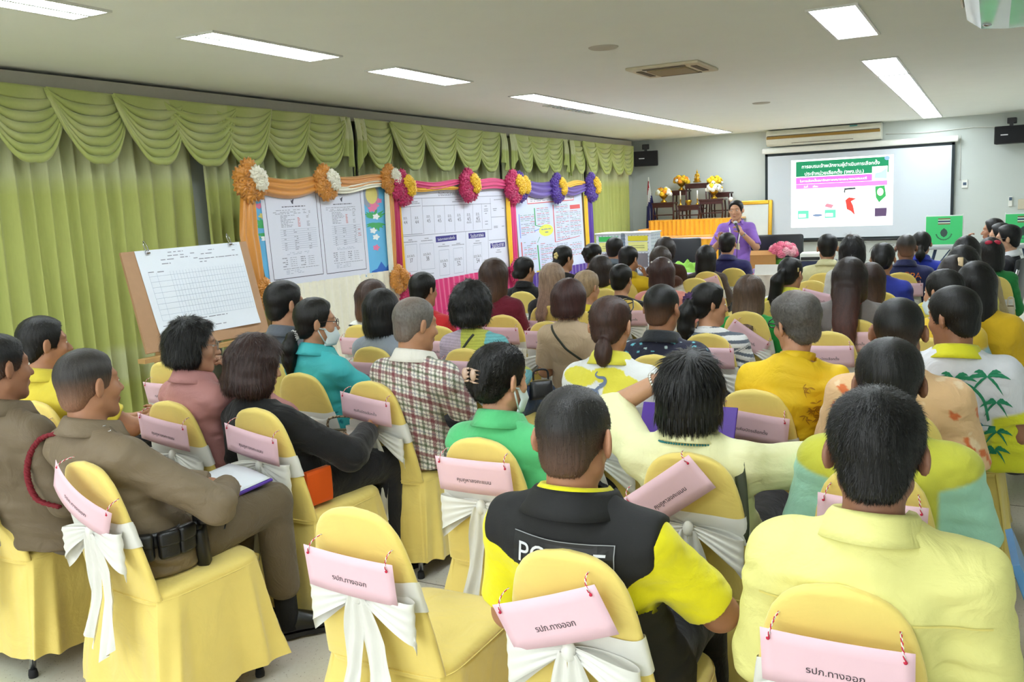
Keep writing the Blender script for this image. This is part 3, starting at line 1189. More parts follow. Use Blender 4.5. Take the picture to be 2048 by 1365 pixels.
def person(P):
    """builds one seated or standing person; returns root, skeleton, shirt function"""
    pid = P['id']
    Y = P.get('Y') or P['y'] * P.get('K', 0.975)
    Hw = at_y(P['px'][0], P['px'][1], Y)
    yaw = P.get('yaw', 0.0)
    R = rotz(yaw)
    ho = R @ np.array([P.get('hipx', 0.0), P.get('hipf', 0.10), 0])
    hip = np.array([P.get('hx', Hw[0] + ho[0]), P.get('hy', Hw[1] + ho[1]), 0.0])
    P['Hc'] = R.T @ (Hw - hip) if 'HcL' not in P else P['HcL']
    P['hyaw'] = P.get('hyaw', 0.0)
    S = skeleton(P)
    S.hipw, S.R = hip, R
    res = P.get('res', 0.009 if Y < 3.6 else 0.0115)
    lo, hi = bounds(S)
    v, q = mesh_sdf(lambda p: skin_d(S, p), lo, hi, res, L=3)
    skin = P.get('skin', TAN)
    c = np.tile(np.array(lin(skin)), (len(v), 1))
    hq = headspace(S, v.astype(F32))
    lip = np.exp(-((hq[:, 0] / 0.02) ** 2 + ((hq[:, 2] + 0.060) / 0.010) ** 2)) * (hq[:, 1] > 0.075)
    c = c * (1 - 0.75 * lip[:, None]) + np.array(lin((150, 84, 76))) * 0.75 * lip[:, None]
    if res < 0.0095:
        bx = np.abs(hq[:, 0]) - 0.034
        brow = np.exp(-((bx / 0.017) ** 2 + ((hq[:, 2] - 0.033 + np.abs(bx) * 0.2) / 0.005) ** 2)) * (hq[:, 1] > 0.05)
        c = c * (1 - 0.8 * brow[:, None]) + np.array(lin((30, 22, 18))) * 0.8 * brow[:, None]
    root = fast_mesh('person', v, q, SKIN, None, c)
    root.location = hip
    root.rotation_euler = (0, 0, yaw)
    tag(root, P['label'], 'person')
    add_eyes(S, root)
    S.root = root
    sh = P['shirt']
    f = shirt_fn(S, sh)
    S.shirt = f
    v, q = mesh_sdf(f, lo, hi, sh.get('res', res), L=3)
    colfn = sh.get('colfn')
    base = np.tile(np.array(lin(sh.get('col', (200, 200, 200)))), (len(v), 1))
    if colfn:
        base = colfn(S, v, base)
    m = {'cloth': CLOTH, 'knit': KNIT, 'sateen': SATEEN}.get(sh.get('mat', 'cloth'), sh.get('mat'))
    S.shirt_o = fast_mesh(sh.get('name', 'shirt'), v, q, m, root, base)
    if sh.get('collar'):
        collar_mesh(S, root, sh.get('ccol', sh.get('col', (200, 200, 200))), m if m in (CLOTH, KNIT, SATEEN) else CLOTH, sh['collar'], sh.get('cop', 2.3))
    tr = P.get('trousers', {'col': (28, 28, 34)})
    f2 = trousers_fn(S, tr)
    lo2, hi2 = lo.copy(), hi.copy()
    hi2[2] = S.zh + 0.16
    v, q = mesh_sdf(f2, lo2, hi2, max(res, tr.get('res', 0.012)), L=3)
    fast_mesh('trousers', v, q, CLOTH, root, np.tile(np.array(lin(tr['col'])), (len(v), 1)))
    for i in range(2):
        shoe_mesh(S, i, root)
    hs = dict(P['hair'])
    hs.setdefault('seed', pid * 7 + 3)
    near = Y < 2.9
    hair_mesh(S, hs, P.get('hres', 0.0055 if near else (0.007 if Y < 5 else 0.010)), root, P.get('nstr', 16000 if near else (6000 if Y < 4.5 else 2500)), skin)
    return root, S
# ------------------------------------------------------------------ the room
def wall_mat(name, rgb, rough=0.75):
    return mat(name, rgb, rough=rough, var=0.025, scale=3.0, bump=0.08, bscale=120, spec=0.3)


WALLM = wall_mat('painted_wall', (200, 206, 200))
CEILM = wall_mat('ceiling_paint', (240, 242, 234), 0.85)


def floor_mat():
    m = bpy.data.materials.new('terrazzo_floor')
    m.use_nodes = True
    nt = m.node_tree
    b = nt.nodes['Principled BSDF']
    N = nt.nodes.new
    tc = N('ShaderNodeTexCoord')
    v1 = N('ShaderNodeTexVoronoi')
    v1.inputs['Scale'].default_value = 90
    v2 = N('ShaderNodeTexVoronoi')
    v2.inputs['Scale'].default_value = 38
    n1 = N('ShaderNodeTexNoise')
    n1.inputs['Scale'].default_value = 60
    n2 = N('ShaderNodeTexNoise')
    n2.inputs['Scale'].default_value = 1.5
    for q in (v1, v2, n1, n2):
        nt.links.new(tc.outputs['Object'], q.inputs['Vector'])
    r1 = N('ShaderNodeValToRGB')
    r1.color_ramp.elements[0].position = 0.13
    r1.color_ramp.elements[0].color = (*lin((120, 112, 100)), 1)
    r1.color_ramp.elements[1].position = 0.22
    r1.color_ramp.elements[1].color = (*lin((212, 206, 192)), 1)
    nt.links.new(v1.outputs['Distance'], r1.inputs[0])
    r2 = N('ShaderNodeValToRGB')
    r2.color_ramp.elements[0].position = 0.07
    r2.color_ramp.elements[0].color = (0.45, 0.42, 0.38, 1)
    r2.color_ramp.elements[1].position = 0.12
    r2.color_ramp.elements[1].color = (1, 1, 1, 1)
    nt.links.new(v2.outputs['Distance'], r2.inputs[0])
    gate = N('ShaderNodeValToRGB')
    gate.color_ramp.elements[0].position = 0.50
    gate.color_ramp.elements[1].position = 0.56
    nt.links.new(n1.outputs['Fac'], gate.inputs[0])
    m1 = N('ShaderNodeMix')
    m1.data_type = 'RGBA'
    m1.inputs[6].default_value = (*lin((214, 209, 196)), 1)
    nt.links.new(gate.outputs[0], m1.inputs[0])
    nt.links.new(r1.outputs[0], m1.inputs[7])
    m2 = N('ShaderNodeMix')
    m2.data_type = 'RGBA'
    m2.blend_type = 'MULTIPLY'
    m2.inputs[0].default_value = 0.7
    nt.links.new(m1.outputs[2], m2.inputs[6])
    nt.links.new(r2.outputs[0], m2.inputs[7])
    m3 = N('ShaderNodeMix')
    m3.data_type = 'RGBA'
    m3.blend_type = 'MULTIPLY'
    m3.inputs[0].default_value = 0.25
    nt.links.new(m2.outputs[2], m3.inputs[6])
    nt.links.new(n2.outputs['Color'], m3.inputs[7])
    nt.links.new(m3.outputs[2], b.inputs['Base Color'])
    b.inputs['Roughness'].default_value = 0.32
    b.inputs['Specular IOR Level'].default_value = 0.4
    return m


W_, D_ = ROOM_R - ROOM_L, ROOM_B - ROOM_F
cx_, cy_ = (ROOM_R + ROOM_L) / 2, (ROOM_B + ROOM_F) / 2
fl = MB().box((0, 0, -0.06), (W_ + 0.4, D_ + 0.4, 0.12))
struct(fl.build('floor', floor_mat(), None, (cx_, cy_, 0), smooth=False))
jm = mat('floor_joint', (128, 122, 110), rough=0.7)
jt = MB()
for x in np.arange(-5.4, 1.2, 0.975):
    jt.box((x, cy_, 0.0006), (0.005, D_, 0.0012))
for y in np.arange(-1.8, 16.4, 0.975):
    jt.box((cx_, y + 0.05, 0.0006), (W_, 0.005, 0.0012))
struct(jt.build('trim_1', jm, smooth=False))
struct(MB().box((0, 0, 0.06), (W_ + 0.4, D_ + 0.4, 0.12)).build('ceiling', CEILM, None, (cx_, cy_, CEIL), smooth=False))
struct(MB().box((0, 0, 0), (0.15, D_ + 0.3, CEIL)).build('wall_left', WALLM, None, (ROOM_L - 0.076, cy_, CEIL / 2), smooth=False))
struct(MB().box((0, 0, 0), (0.15, D_ + 0.3, CEIL)).build('wall_right', WALLM, None, (ROOM_R + 0.076, cy_, CEIL / 2), smooth=False))
struct(MB().box((0, 0, 0), (W_ + 0.3, 0.15, CEIL)).build('wall_back', WALLM, None, (cx_, ROOM_B + 0.076, CEIL / 2), smooth=False))
wf = MB()
wf.box((0, 0, 0.42), (W_ + 0.3, 0.15, 0.84))
wf.box((0, 0, CEIL - 0.06), (W_ + 0.3, 0.15, 0.12))
for s_ in (-1, 1):
    wf.box((s_ * (W_ / 2 - 0.2), 0, CEIL / 2), (0.7, 0.15, CEIL))
struct(wf.build('wall_front', WALLM, None, (cx_, ROOM_F - 0.076, 0), smooth=False))
wn = MB()  # window added in the unseen wall to admit brightening daylight
for i in range(6):
    wn.box((-3.2 + 6.4 * i / 5, 0, 1.72), (0.07, 0.08, 1.76))
for z in (0.87, 2.57):
    wn.box((0, 0, z), (6.4, 0.08, 0.07))
struct(wn.build('added_window_1', mat('added_frame_white', (220, 220, 214)), None, (cx_, ROOM_F - 0.076, 0), smooth=False))
struct(MB().box((cx_, ROOM_B - 0.008, 0.05), (W_, 0.016, 0.1)).build('baseboard_back', mat('skirting_paint', (150, 140, 125)), smooth=False))

# ---- ceiling lamps: recessed troffers with mirror louvres
LAMP = mat('lamp_diffuser', (238, 248, 255), rough=0.5, emit=LAMP_POWER, var=0.0)
LAMP_OFF = mat('lamp_diffuser_unlit', (205, 212, 214), rough=0.4)
FRAME = mat('lamp_frame_white', (214, 214, 206), rough=0.4)
LOUV = mat('lamp_louvre', (225, 230, 235), rough=0.25, metal=0.6)


def troffer(x, y0, y1, label, louvre=True, lit=True, w=0.30):
    L = y1 - y0
    root = empty('ceiling_light', (x, (y0 + y1) / 2, CEIL))
    tag(root, label, 'ceiling light', 'recessed ceiling lights')
    fr = MB()
    t = 0.018
    for s in (-1, 1):
        fr.box((s * (w / 2 - t / 2), 0, -0.006), (t, L, 0.012))
        fr.box((0, s * (L / 2 - t / 2), -0.006), (w - 2 * t, t, 0.012))
    fr.build('frame', FRAME, root, smooth=False)
    MB().box((0, 0, -0.0015), (w - 2 * t, L - 2 * t, 0.003)).build('diffuser', LAMP if lit else LAMP_OFF, root, smooth=False)
    if louvre:
        lv = MB()
        lv.box((0, 0, -0.008), (0.02, L - 2 * t, 0.010))
        n = max(int(L / 0.1), 2)
        for i in range(1, n):
            yy = -L / 2 + t + (L - 2 * t) * i / n
            lv.box((0, yy, -0.007), (w - 2 * t, 0.006, 0.008))
        lv.build('louvre', LOUV, root, smooth=False)
    return root


left_rows = [(2.12, 3.32, 'louvred ceiling light cut by the upper left corner of the picture'), (4.0, 5.2, 'louvred ceiling light over the near curtain swags'),
             (5.84, 7.0, 'ceiling light above the gap between orange and pink boards, standing alone'), (8.2, 9.4, 'first ceiling light of the joined left run, nearest the lone lights'),
             (9.42, 10.62, 'second ceiling light of the joined left run'), (10.64, 11.95, 'third ceiling light of the joined left run'), (12.0, 13.3, 'fourth ceiling light of the joined left run'),
             (13.35, 14.6, 'fifth ceiling light of the joined left run'), (14.65, 15.95, 'last ceiling light of the joined left run, nearest the back wall')]
for a, b, l in left_rows:
    troffer(-4.17, a, b, l, louvre=b < 8)
troffer(-4.40, 9.3, 10.6, 'dim strip light beside the second light of the left run', louvre=True, lit=False, w=0.14)
right_rows = [(5.84, 7.08, 'ceiling light alone above the right aisle, nearest the hanging air conditioner'), (8.38, 9.66, 'first ceiling light of the joined right run'), (9.7, 10.95, 'second ceiling light of the joined right run'),
              (10.98, 12.15, 'third ceiling light of the joined right run'), (12.18, 13.4, 'fourth ceiling light of the joined right run'), (13.45, 14.85, 'fifth ceiling light of the joined right run'), (14.9, 16.2, 'last ceiling light of the joined right run, by the projection screen')]
for a, b, l in right_rows:
    troffer(-0.88, a, b, l, louvre=False)
for x, a in ((-4.17, 0.2), (-4.17, -1.6), (-0.88, 3.3), (-0.88, 1.0), (-0.88, -1.2), (-2.5, -2.4), (-4.17, -3.2), (-0.88, -3.2), (-2.5, -3.6)):  # unseen lights: both rows continued, more added for foreground brightness
    troffer(x, a, a + 1.2, 'unseen ceiling light, added to brighten the foreground', louvre=False)

# ---- ceiling cassette, speakers, hanging air conditioner
CREAM = mat('aged_cream_plastic', (206, 196, 168), rough=0.5)
DARKSLOT = mat('dark_vent_plastic', (96, 84, 62), rough=0.7)  # dark brown for slots, vane and seam
t = empty('cassette_air_conditioner', (-2.42, 7.6, CEIL))
tag(t, 'square cream air-conditioning cassette set in the ceiling', 'air conditioner')
mb = MB()
mb.box((0, 0, -0.012), (0.62, 0.62, 0.024), bevel=0.008)
mb.build('panel', CREAM, t, smooth=False)
g = MB()
g.box((0, 0, -0.03), (0.34, 0.34, 0.012), bevel=0.004)
g.build('intake_grille', mat('grille_tan', (158, 140, 104), rough=0.7), t, smooth=False)
for k in range(4):
    a = k * math.pi / 2
    MB().box((0.235 * math.cos(a), 0.235 * math.sin(a), -0.0255), (0.05 if k % 2 == 0 else 0.36, 0.36 if k % 2 == 0 else 0.05, 0.006)).build('air_slot', DARKSLOT, t, smooth=False)
for x, y, l in ((-2.48, 6.2, 'round ceiling speaker in front of the air-conditioning cassette'), (-2.5, 11.3, 'small round ceiling speaker beyond the cassette')):
    o = MB().lathe([(0.001, -0.012), (0.06, -0.012), (0.095, -0.010), (0.105, -0.004), (0.108, 0.0)], 28).build('ceiling_speaker', mat('speaker_grille_paint', (190, 184, 168), rough=0.7, bump=0.4, bscale=900), None, (x, y, CEIL - 0.0005))
    tag(o, l, 'speaker')

t = empty('hanging_air_conditioner', (0.0, 4.9, CEIL))
tag(t, 'white ceiling-hung air conditioner at the upper right corner', 'air conditioner')
GLOSS = mat('gloss_white_panel', (214, 222, 224), rough=0.12, var=0.05, scale=6, coat=0.5)
n = 14
prof = [(-0.16, -0.14), (-0.15, -0.20), (-0.08, -0.255), (0.05, -0.27), (0.5, -0.26), (0.62, -0.22), (0.64, -0.02), (-0.10, -0.02)]
mb = MB()
mb.prism([(a, b) for a, b in prof], -0.72, 0.78)
mb.xf(np.array([[1, 0, 0, 0], [0, 0, 1, 0], [0, 1, 0, 0], [0, 0, 0, 1.0]]))
mb.f = [f[::-1] for f in mb.f]
mb.build('casing', GLOSS, t, smooth=False)
lv = MB()
for k in range(3):
    lv.box((-0.165 - 0.012 * k, 0.03, -0.125 + 0.045 * k), (0.012, 1.46, 0.03), R=roty(0.5))
lv.build('louvre', CREAM, t, smooth=False)
MB().ell((-0.05, 0.62, -0.262), (0.022, 0.022, 0.008)).build('sensor_button', CHROME, t)
for yy in (-0.5, 0.55):
    MB().box((0.4, yy, -0.04), (0.04, 0.04, 0.08)).build('bracket', FRAME, t, smooth=False)

# ---- back wall: wall air conditioner, projection screen, speakers, switches
t = empty('wall_air_conditioner', (-2.58, ROOM_B, 2.44))
tag(t, 'long cream wall air conditioner above the projection screen', 'air conditioner')
CASE = mat('aircon_case', (222, 220, 204), rough=0.45)
mb = MB()
mb.prism([(-0.01, 0), (-0.01, 0.262), (-0.24, 0.262), (-0.30, 0.20), (-0.30, 0.10), (-0.27, 0.03), (-0.2, 0.0)], -0.93, 0.93)
mb.xf(np.array([[0, 0, 1, 0], [1, 0, 0, 0], [0, 1, 0, 0], [0, 0, 0, 1.0]]))
mb.build('casing', CASE, t, smooth=False)
MB().box((0, -0.302, 0.135), (1.84, 0.012, 0.045), bevel=0.004).build('outlet_louvre', mat('brass_slot', (150, 118, 52), rough=0.4, metal=0.4), t, smooth=False)
MB().box((0, -0.298, 0.165), (1.82, 0.01, 0.012)).build('vane', DARKSLOT, t, smooth=False)
MB().box((0, -0.286, 0.03), (1.0, 0.01, 0.008)).build('front_seam', DARKSLOT, t, smooth=False)
MB().box((0.5, -0.262, 0.243), (0.12, 0.01, 0.02)).build('rating_sticker', mat('sticker_teal', (70, 150, 150)), t, smooth=False)

t = empty('projection_screen', (-2.06, ROOM_B - 0.10, 0.0))
tag(t, 'large white projection screen with black border showing a bright slide', 'projection screen')
MB().box((0, 0, 2.365), (3.12, 0.09, 0.10), bevel=0.02).build('case', mat('screen_case_white', (230, 230, 222), rough=0.4), t)
SCRW = mat('screen_fabric', (206, 213, 220), rough=0.8, var=0.01)
MB().box((0, 0, 1.54), (2.94, 0.004, 1.50)).build('screen_fabric', SCRW, t, smooth=False)
bd = MB()
for s in (-1, 1):
    bd.box((s * 1.486, -0.002, 1.555), (0.045, 0.006, 1.52))
bd.box((0, -0.002, 2.295), (3.0, 0.006, 0.05))
bd.box((0, -0.002, 0.80), (3.0, 0.006, 0.05))
bd.build('black_border', mat('screen_border', (22, 34, 38), rough=0.7), t, smooth=False)
MB().tube([(-1.5, 0, 0.775), (1.5, 0, 0.775)], 0.018, 8).build('weight_bar', BLACKPL, t)


def glow(name, rgb, k=1.0):
    return mat('slide_' + name, rgb, rough=0.9, emit=k, var=0.0, spec=0.0)


# the projected picture: a thin lit sheet lying on the screen cloth (u right, w up, metres from the slide's lower left)
SX, SZ, SW, SH = -3.12 + 2.06, 1.012, 1.655, 1.165
sl = MB().box((SX + SW / 2, -0.0035, SZ + SH / 2), (SW, 0.001, SH)).build('projected_slide', glow('white', (250, 252, 255), 0.66), t, smooth=False)


def slide_shape(name, polys, m, lay=1):
    mb = MB()
    for P in polys:
        V = [(SX + a * SW, -0.0042 - lay * 0.0006, SZ + b * SH) for a, b in P]
        tri = tessellate_polygon([[Vector((v[0], v[2], 0)) for v in V]])
        T2 = []
        for q in tri:
            a, b, c = [V[i] for i in q]
            T2.append(q if (b[0] - a[0]) * (c[2] - a[2]) - (b[2] - a[2]) * (c[0] - a[0]) > 0 else q[::-1])
        mb.add(V, T2)
    mb.build(name, m, sl, smooth=False)


def rect(a, b, c, d):
    return [(a, b), (c, b), (c, d), (a, d)]


def disc(a, b, ra, rb, n=20):
    return [(a + ra * math.cos(i / n * 6.2832), b + rb * math.sin(i / n * 6.2832)) for i in range(n)]


slide_shape('title_band', [rect(0.05, 0.755, 0.955, 0.975)], glow('green', (40, 124, 86), 0.5))
slide_shape('pink_band', [rect(0.05, 0.645, 0.80, 0.74)], glow('pink', (226, 96, 184), 0.65))
slide_shape('purple_band', [rect(0.05, 0.575, 0.945, 0.64)], glow('purple', (180, 116, 206), 0.65))
slide_shape('picture_card', [rect(0.80, 0.66, 0.945, 0.845)], glow('card', (246, 250, 250), 0.85), 2)
slide_shape('card_picture', [[(0.82, 0.68), (0.94, 0.665), (0.94, 0.82), (0.88, 0.76), (0.83, 0.75)]], glow('aqua', (150, 222, 214), 0.7), 3)
slide_shape('emblem', [disc(0.94, 0.955, 0.025, 0.03)], glow('emblem', (120, 150, 190), 0.6), 3)
wt = glow('lettering', (255, 255, 255), 1.0)
for nm_, tx_, cx_s, cz_s, w_s in (('title_lettering', 'การอบรมเจ้าพนักงานผู้ดำเนินการเลือกตั้ง', 0.49, 0.895, 0.76), ('subtitle_lettering', 'ประจำหน่วยเลือกตั้ง (จพง.ปน.)', 0.43, 0.79, 0.58),
                                   ('band_lettering', 'ในการเลือกตั้งสมาชิกสภาเทศบาลและนายกเทศมนตรี', 0.42, 0.685, 0.66), ('date_lettering', 'วันที่       เดือน', 0.2, 0.60, 0.14)):
    mb = MB()
    text_mb(mb, tx_, (SX + cx_s * SW, -0.0068, SZ + cz_s * SH), (1, 0, 0), (0, 0, 1), width=w_s * SW)
    mb.build(nm_, wt, sl, smooth=False)
for dx_ in (0.0, 0.272):
    slide_shape('desk', [rect(0.07 + dx_, 0.13, 0.18 + dx_, 0.25)], glow('mint', (100, 200, 160), 0.5))
    slide_shape('desk_sheet', [rect(0.078 + dx_, 0.15, 0.152 + dx_, 0.2)], glow('sheet', (252, 252, 252), 0.8), 2)
slide_shape('laptop', [disc(0.27, 0.175, 0.05, 0.018)], glow('steel', (110, 130, 160), 0.45))
slide_shape('ballot', [[(0.34, 0.30), (0.41, 0.27), (0.43, 0.32), (0.36, 0.345)]], glow('rose', (230, 130, 146), 0.45))
slide_shape('cap', [[(0.53, 0.5), (0.535, 0.555), (0.64, 0.56), (0.645, 0.535), (0.545, 0.53), (0.54, 0.48)]], glow('slate', (60, 70, 76), 0.45))
slide_shape('figure', [[(0.545, 0.38), (0.58, 0.42), (0.65, 0.40), (0.60, 0.36), (0.62, 0.30), (0.64, 0.16), (0.60, 0.22), (0.56, 0.25), (0.555, 0.31)]], glow('coral', (214, 70, 62), 0.45))
slide_shape('figure_face', [rect(0.545, 0.44, 0.635, 0.53)], glow('cream', (252, 236, 205), 0.85), 1)
slide_shape('headscarf', [[(0.83, 0.56), (0.92, 0.57), (0.935, 0.42), (0.87, 0.33), (0.84, 0.40)]], glow('leaf', (60, 150, 84), 0.45))
slide_shape('scarf_face', [disc(0.88, 0.48, 0.03, 0.055)], glow('peach', (252, 226, 200), 0.85), 2)
slide_shape('skirt', [[(0.83, 0.13), (0.94, 0.13), (0.945, 0.25), (0.83, 0.25)]], glow('plum', (86, 70, 96), 0.45))


def wall_speaker(x, y, z, yaw, label):
    t = empty('wall_speaker', (x, y, z), yaw)
    tag(t, label, 'speaker')
    SPK = mat('speaker_black_vinyl', (20, 20, 22), rough=0.6)
    MB().box((0, 0, 0), (0.44, 0.26, 0.27), bevel=0.012).build('cabinet', SPK, t, smooth=False)
    MB().box((0, -0.133, 0), (0.42, 0.012, 0.25), bevel=0.004).build('grille', mat('speaker_cloth', (28, 28, 31), rough=0.9, bump=0.4, bscale=800), t, smooth=False)
    MB().box((-0.08, -0.141, 0.0), (0.10, 0.004, 0.016)).build('badge', mat('speaker_badge', (190, 190, 190), rough=0.3, metal=0.5), t, smooth=False)
    br = MB()
    br.box((0.0, 0.02, 0.16), (0.05, 0.05, 0.07))
    br.box((0.0, 0.1, 0.22), (0.13, 0.12, 0.09), bevel=0.01)
    br.build('bracket', BLACKPL, t, smooth=False)
    return t


wall_speaker(-5.70, 16.2, 2.37, 0.35, 'black wall speaker in the corner at the end of the curtains')
wall_speaker(0.23, 16.25, 2.36, -0.1, 'black wall speaker at the right of the projection screen')
WHITEPL = mat('white_plastic', (226, 226, 218), rough=0.4)
t = empty('thermostat', (-0.40, ROOM_B, 1.64))
tag(t, 'small white thermostat on the wall right of the screen', 'thermostat')
MB().box((0, -0.011, 0), (0.09, 0.02, 0.13), bevel=0.005).build('housing', WHITEPL, t, smooth=False)
MB().box((0, -0.0225, 0.0), (0.05, 0.003, 0.045)).build('display', mat('lcd_grey', (70, 90, 110)), t, smooth=False)
t = empty('wall_remote', (0.26, ROOM_B, 1.31))
tag(t, 'remote control in a holder beside the socket plate', 'remote control')
MB().box((0, -0.02, 0.02), (0.055, 0.03, 0.16), bevel=0.006).build('remote', WHITEPL, t, smooth=False)
MB().box((0, -0.037, 0.06), (0.04, 0.003, 0.05)).build('display', mat('lcd_grey'), t, smooth=False)
o = MB().box((0, -0.008, 0), (0.19, 0.016, 0.16), bevel=0.005).build('switch_plate', mat('plate_ivory', (205, 196, 172), rough=0.5), None, (0.46, ROOM_B, 1.28), smooth=False)
tag(o, 'ivory switch plate on the wall beside the remote holder', 'switch')
o = MB().tube([(-0.48, ROOM_B - 0.012, 2.42), (-0.47, ROOM_B - 0.012, 1.7)], 0.006, 6).build('cable', WHITEPL)
tag(o, 'white cable running down the wall to the thermostat', 'cable')
o = MB().tube([(-1.6, ROOM_B - 0.02, 2.52), (-1.0, ROOM_B - 0.02, 2.50), (-0.3, ROOM_B - 0.02, 2.53), (0.1, ROOM_B - 0.1, 2.50)], 0.006, 6).build('cable', WHITEPL)
tag(o, 'grey cable sagging between air conditioner and right speaker', 'cable')

# ------------------------------------------------------------------ curtains and valance along the left wall
GREEN = (158, 170, 92)


def curtain_mat():
    m = mat('curtain_cloth', GREEN, rough=0.8, var=0.06, scale=90, bump=0.2, bscale=700, sheen=0.2, stretch=(1, 1, 0.15), attr=True)
    return m


def attr_col(o, cols):
    at = o.data.attributes.new('Col', 'FLOAT_COLOR', 'POINT')
    c4 = np.ones((len(o.data.vertices), 4), F32)
    c4[:, :3] = cols
    at.data.foreach_set('color', c4.ravel())


CURT = curtain_mat()


def curtain(y0, y1, label, seed, z0=0.015, z1=2.56, xb=-5.97, wave=0.145):
    rng = np.random.default_rng(seed)
    n = int((y1 - y0) / 0.012)
    ys = np.linspace(y0, y1, n)
    zs = np.linspace(z0, z1, 30)
    ph = np.cumsum(np.full(n, (ys[1] - ys[0]) / wave) * (1 + 0.25 * np.sin(ys * 3 + seed))) * 2 * math.pi
    P = np.zeros((n, 30, 3))
    for j, z in enumerate(zs):
        k = 0.040 * (1.0 - 0.35 * (z - z0) / (z1 - z0))
        s = np.sin(ph + 0.25 * math.sin(z * 1.5 + seed))
        P[:, j, 0] = xb + k * np.sign(s) * np.abs(s) ** 0.8 + 0.012 * np.sin(ph * 0.37 + z)
        P[:, j, 1] = ys + 0.018 * np.cos(ph) * (1 - z / 4)
        P[:, j, 2] = z
    o = MB().grid(P).build('curtain', CURT)
    z = P[:, :, 2].ravel()
    base, pale = np.array(lin((180, 187, 106))), np.array(lin((200, 204, 164)))
    chk = 0.5 + 0.5 * np.sign(np.sin(P[:, :, 1].ravel() * 18))
    t = np.clip((z - 1.93) / 0.04, 0, 1) * 0.8 + (np.clip((0.70 - z) / 0.03, 0, 1) * np.clip((z - 0.40) / 0.03, 0, 1)) * (0.35 + 0.4 * chk)
    attr_col(o, base * (1 - t[:, None]) + pale * t[:, None])
    tag(o, label, 'curtain', 'green curtains')
    return o


curtain(1.6, 5.58, 'long green pleated curtain nearest the camera, behind the easel', 1)
curtain(5.66, 7.75, 'green curtain panel behind the orange-draped board', 2)
curtain(7.8, 10.95, 'green curtain panel behind the pink-draped board', 3)
curtain(11.0, 13.9, 'green curtain panel behind the purple-draped board', 4)
curtain(13.96, 15.9, 'green curtain panel at the far corner beside the flag', 5)
struct(MB().box((-6.0, 8.7, 2.635), (0.20, 14.6, 0.12)).build('trim_2', mat('shaded_wall_grey', (176, 172, 160)), smooth=False))  # wall strip above the valance, its shade put into the grey

VAL = mat('valance_cloth', (164, 176, 96), rough=0.65, var=0.05, scale=60, bump=0.15, bscale=600, sheen=0.3, attr=True)


def swag(yc, hw, lean, label, xb=-5.86, sag=0.50):
    nu, nv = 41, 56
    P = np.zeros((nu, nv, 3))
    C = np.zeros((nu, nv))
    for i, u in enumerate(np.linspace(-1, 1, nu)):
        for j, v in enumerate(np.linspace(0, 1, nv)):
            arch = 1 - abs(u) ** 2.3
            drop = 0.06 * v * abs(u) + sag * (v ** 0.85) * arch
            fold = math.sin(v * 6.5 * 2 * math.pi + 0.6 * u) if v > 0.12 else 0
            P[i, j] = (xb + 0.03 + 0.022 * fold * (0.35 + 0.65 * arch) + 0.05 * v * arch + 0.025 * (lean * u if lean else 0),
                       yc + u * hw * (1 - 0.06 * v) + 0.10 * lean * v * (1 - arch) * 0 - 0.012 * fold * u,
                       2.585 - drop + 0.010 * math.cos(v * 6.5 * 2 * math.pi))
            C[i, j] = 0.5 + 0.5 * math.sin(v * 5 + u * 3)
    o = MB().grid(P).build('valance_swag', VAL)
    a, b = np.array(lin((170, 180, 100))), np.array(lin((182, 188, 124)))
    attr_col(o, a + (b - a) * C.ravel()[:, None] ** 3)
    md = o.modifiers.new('thick', 'SOLIDIFY')
    md.thickness = 0.004
    tag(o, label, 'valance', 'draped valance swags')
    return o


sw_y = [(3.46, 0.36, -1), (4.0, 0.36, -1), (4.54, 0.36, -1), (5.08, 0.36, -1), (5.60, 0.40, 0), (6.05, 0.34, 1), (6.58, 0.36, 1), (7.12, 0.36, 1),
        (8.02, 0.36, -1), (8.62, 0.38, -1), (9.30, 0.40, 0), (9.90, 0.36, 1), (10.42, 0.33, 1), (11.45, 0.34, -1), (11.98, 0.36, 0), (12.40, 0.32, 1), (13.35, 0.36, -1), (13.85, 0.36, -1), (14.45, 0.38, 0), (15.0, 0.34, 1), (15.5, 0.33, 1)]
for k, (y, hw, ln) in enumerate(sw_y):
    pos = k + 1
    where = 'over the easel side' if k < 5 else ('over the orange-draped board' if k < 9 else ('over the pink-draped board' if k < 13 else ('over the purple-draped board' if k < 17 else 'near the far corner')))
    swag(y, hw * 1.02, ln, 'green fabric swag of the valance %s, number %d from the camera' % (where, pos), xb=-5.86 + 0.012 * (k % 2))


def jabot(y0, w, label, flip=1):
    n, m = 25, 26
    P = np.zeros((n, m, 3))
    for i, u in enumerate(np.linspace(0, 1, n)):
        zz = abs(((u * 2.5) % 1) - 0.5) * 2
        bot = 0.60 - 0.26 * (u if flip > 0 else 1 - u) - 0.05 * zz
        for j, v in enumerate(np.linspace(0, 1, m)):
            P[i, j] = (-5.80 + 0.035 * zz * (0.5 + v), y0 + w * u * (0.85 + 0.15 * v) + 0.02 * math.sin(v * 5), 2.59 - bot * v)
    o = MB().grid(P).build('valance_tail', VAL)
    a, b = np.array(lin((170, 180, 100))), np.array(lin((194, 198, 150)))
    t = np.clip((P[:, :, 2].ravel() - 2.36) / 0.02, 0, 1)
    attr_col(o, a + (b - a) * t[:, None])
    md = o.modifiers.new('thick', 'SOLIDIFY')
    md.thickness = 0.004
    tag(o, label, 'valance', 'pleated valance tails')


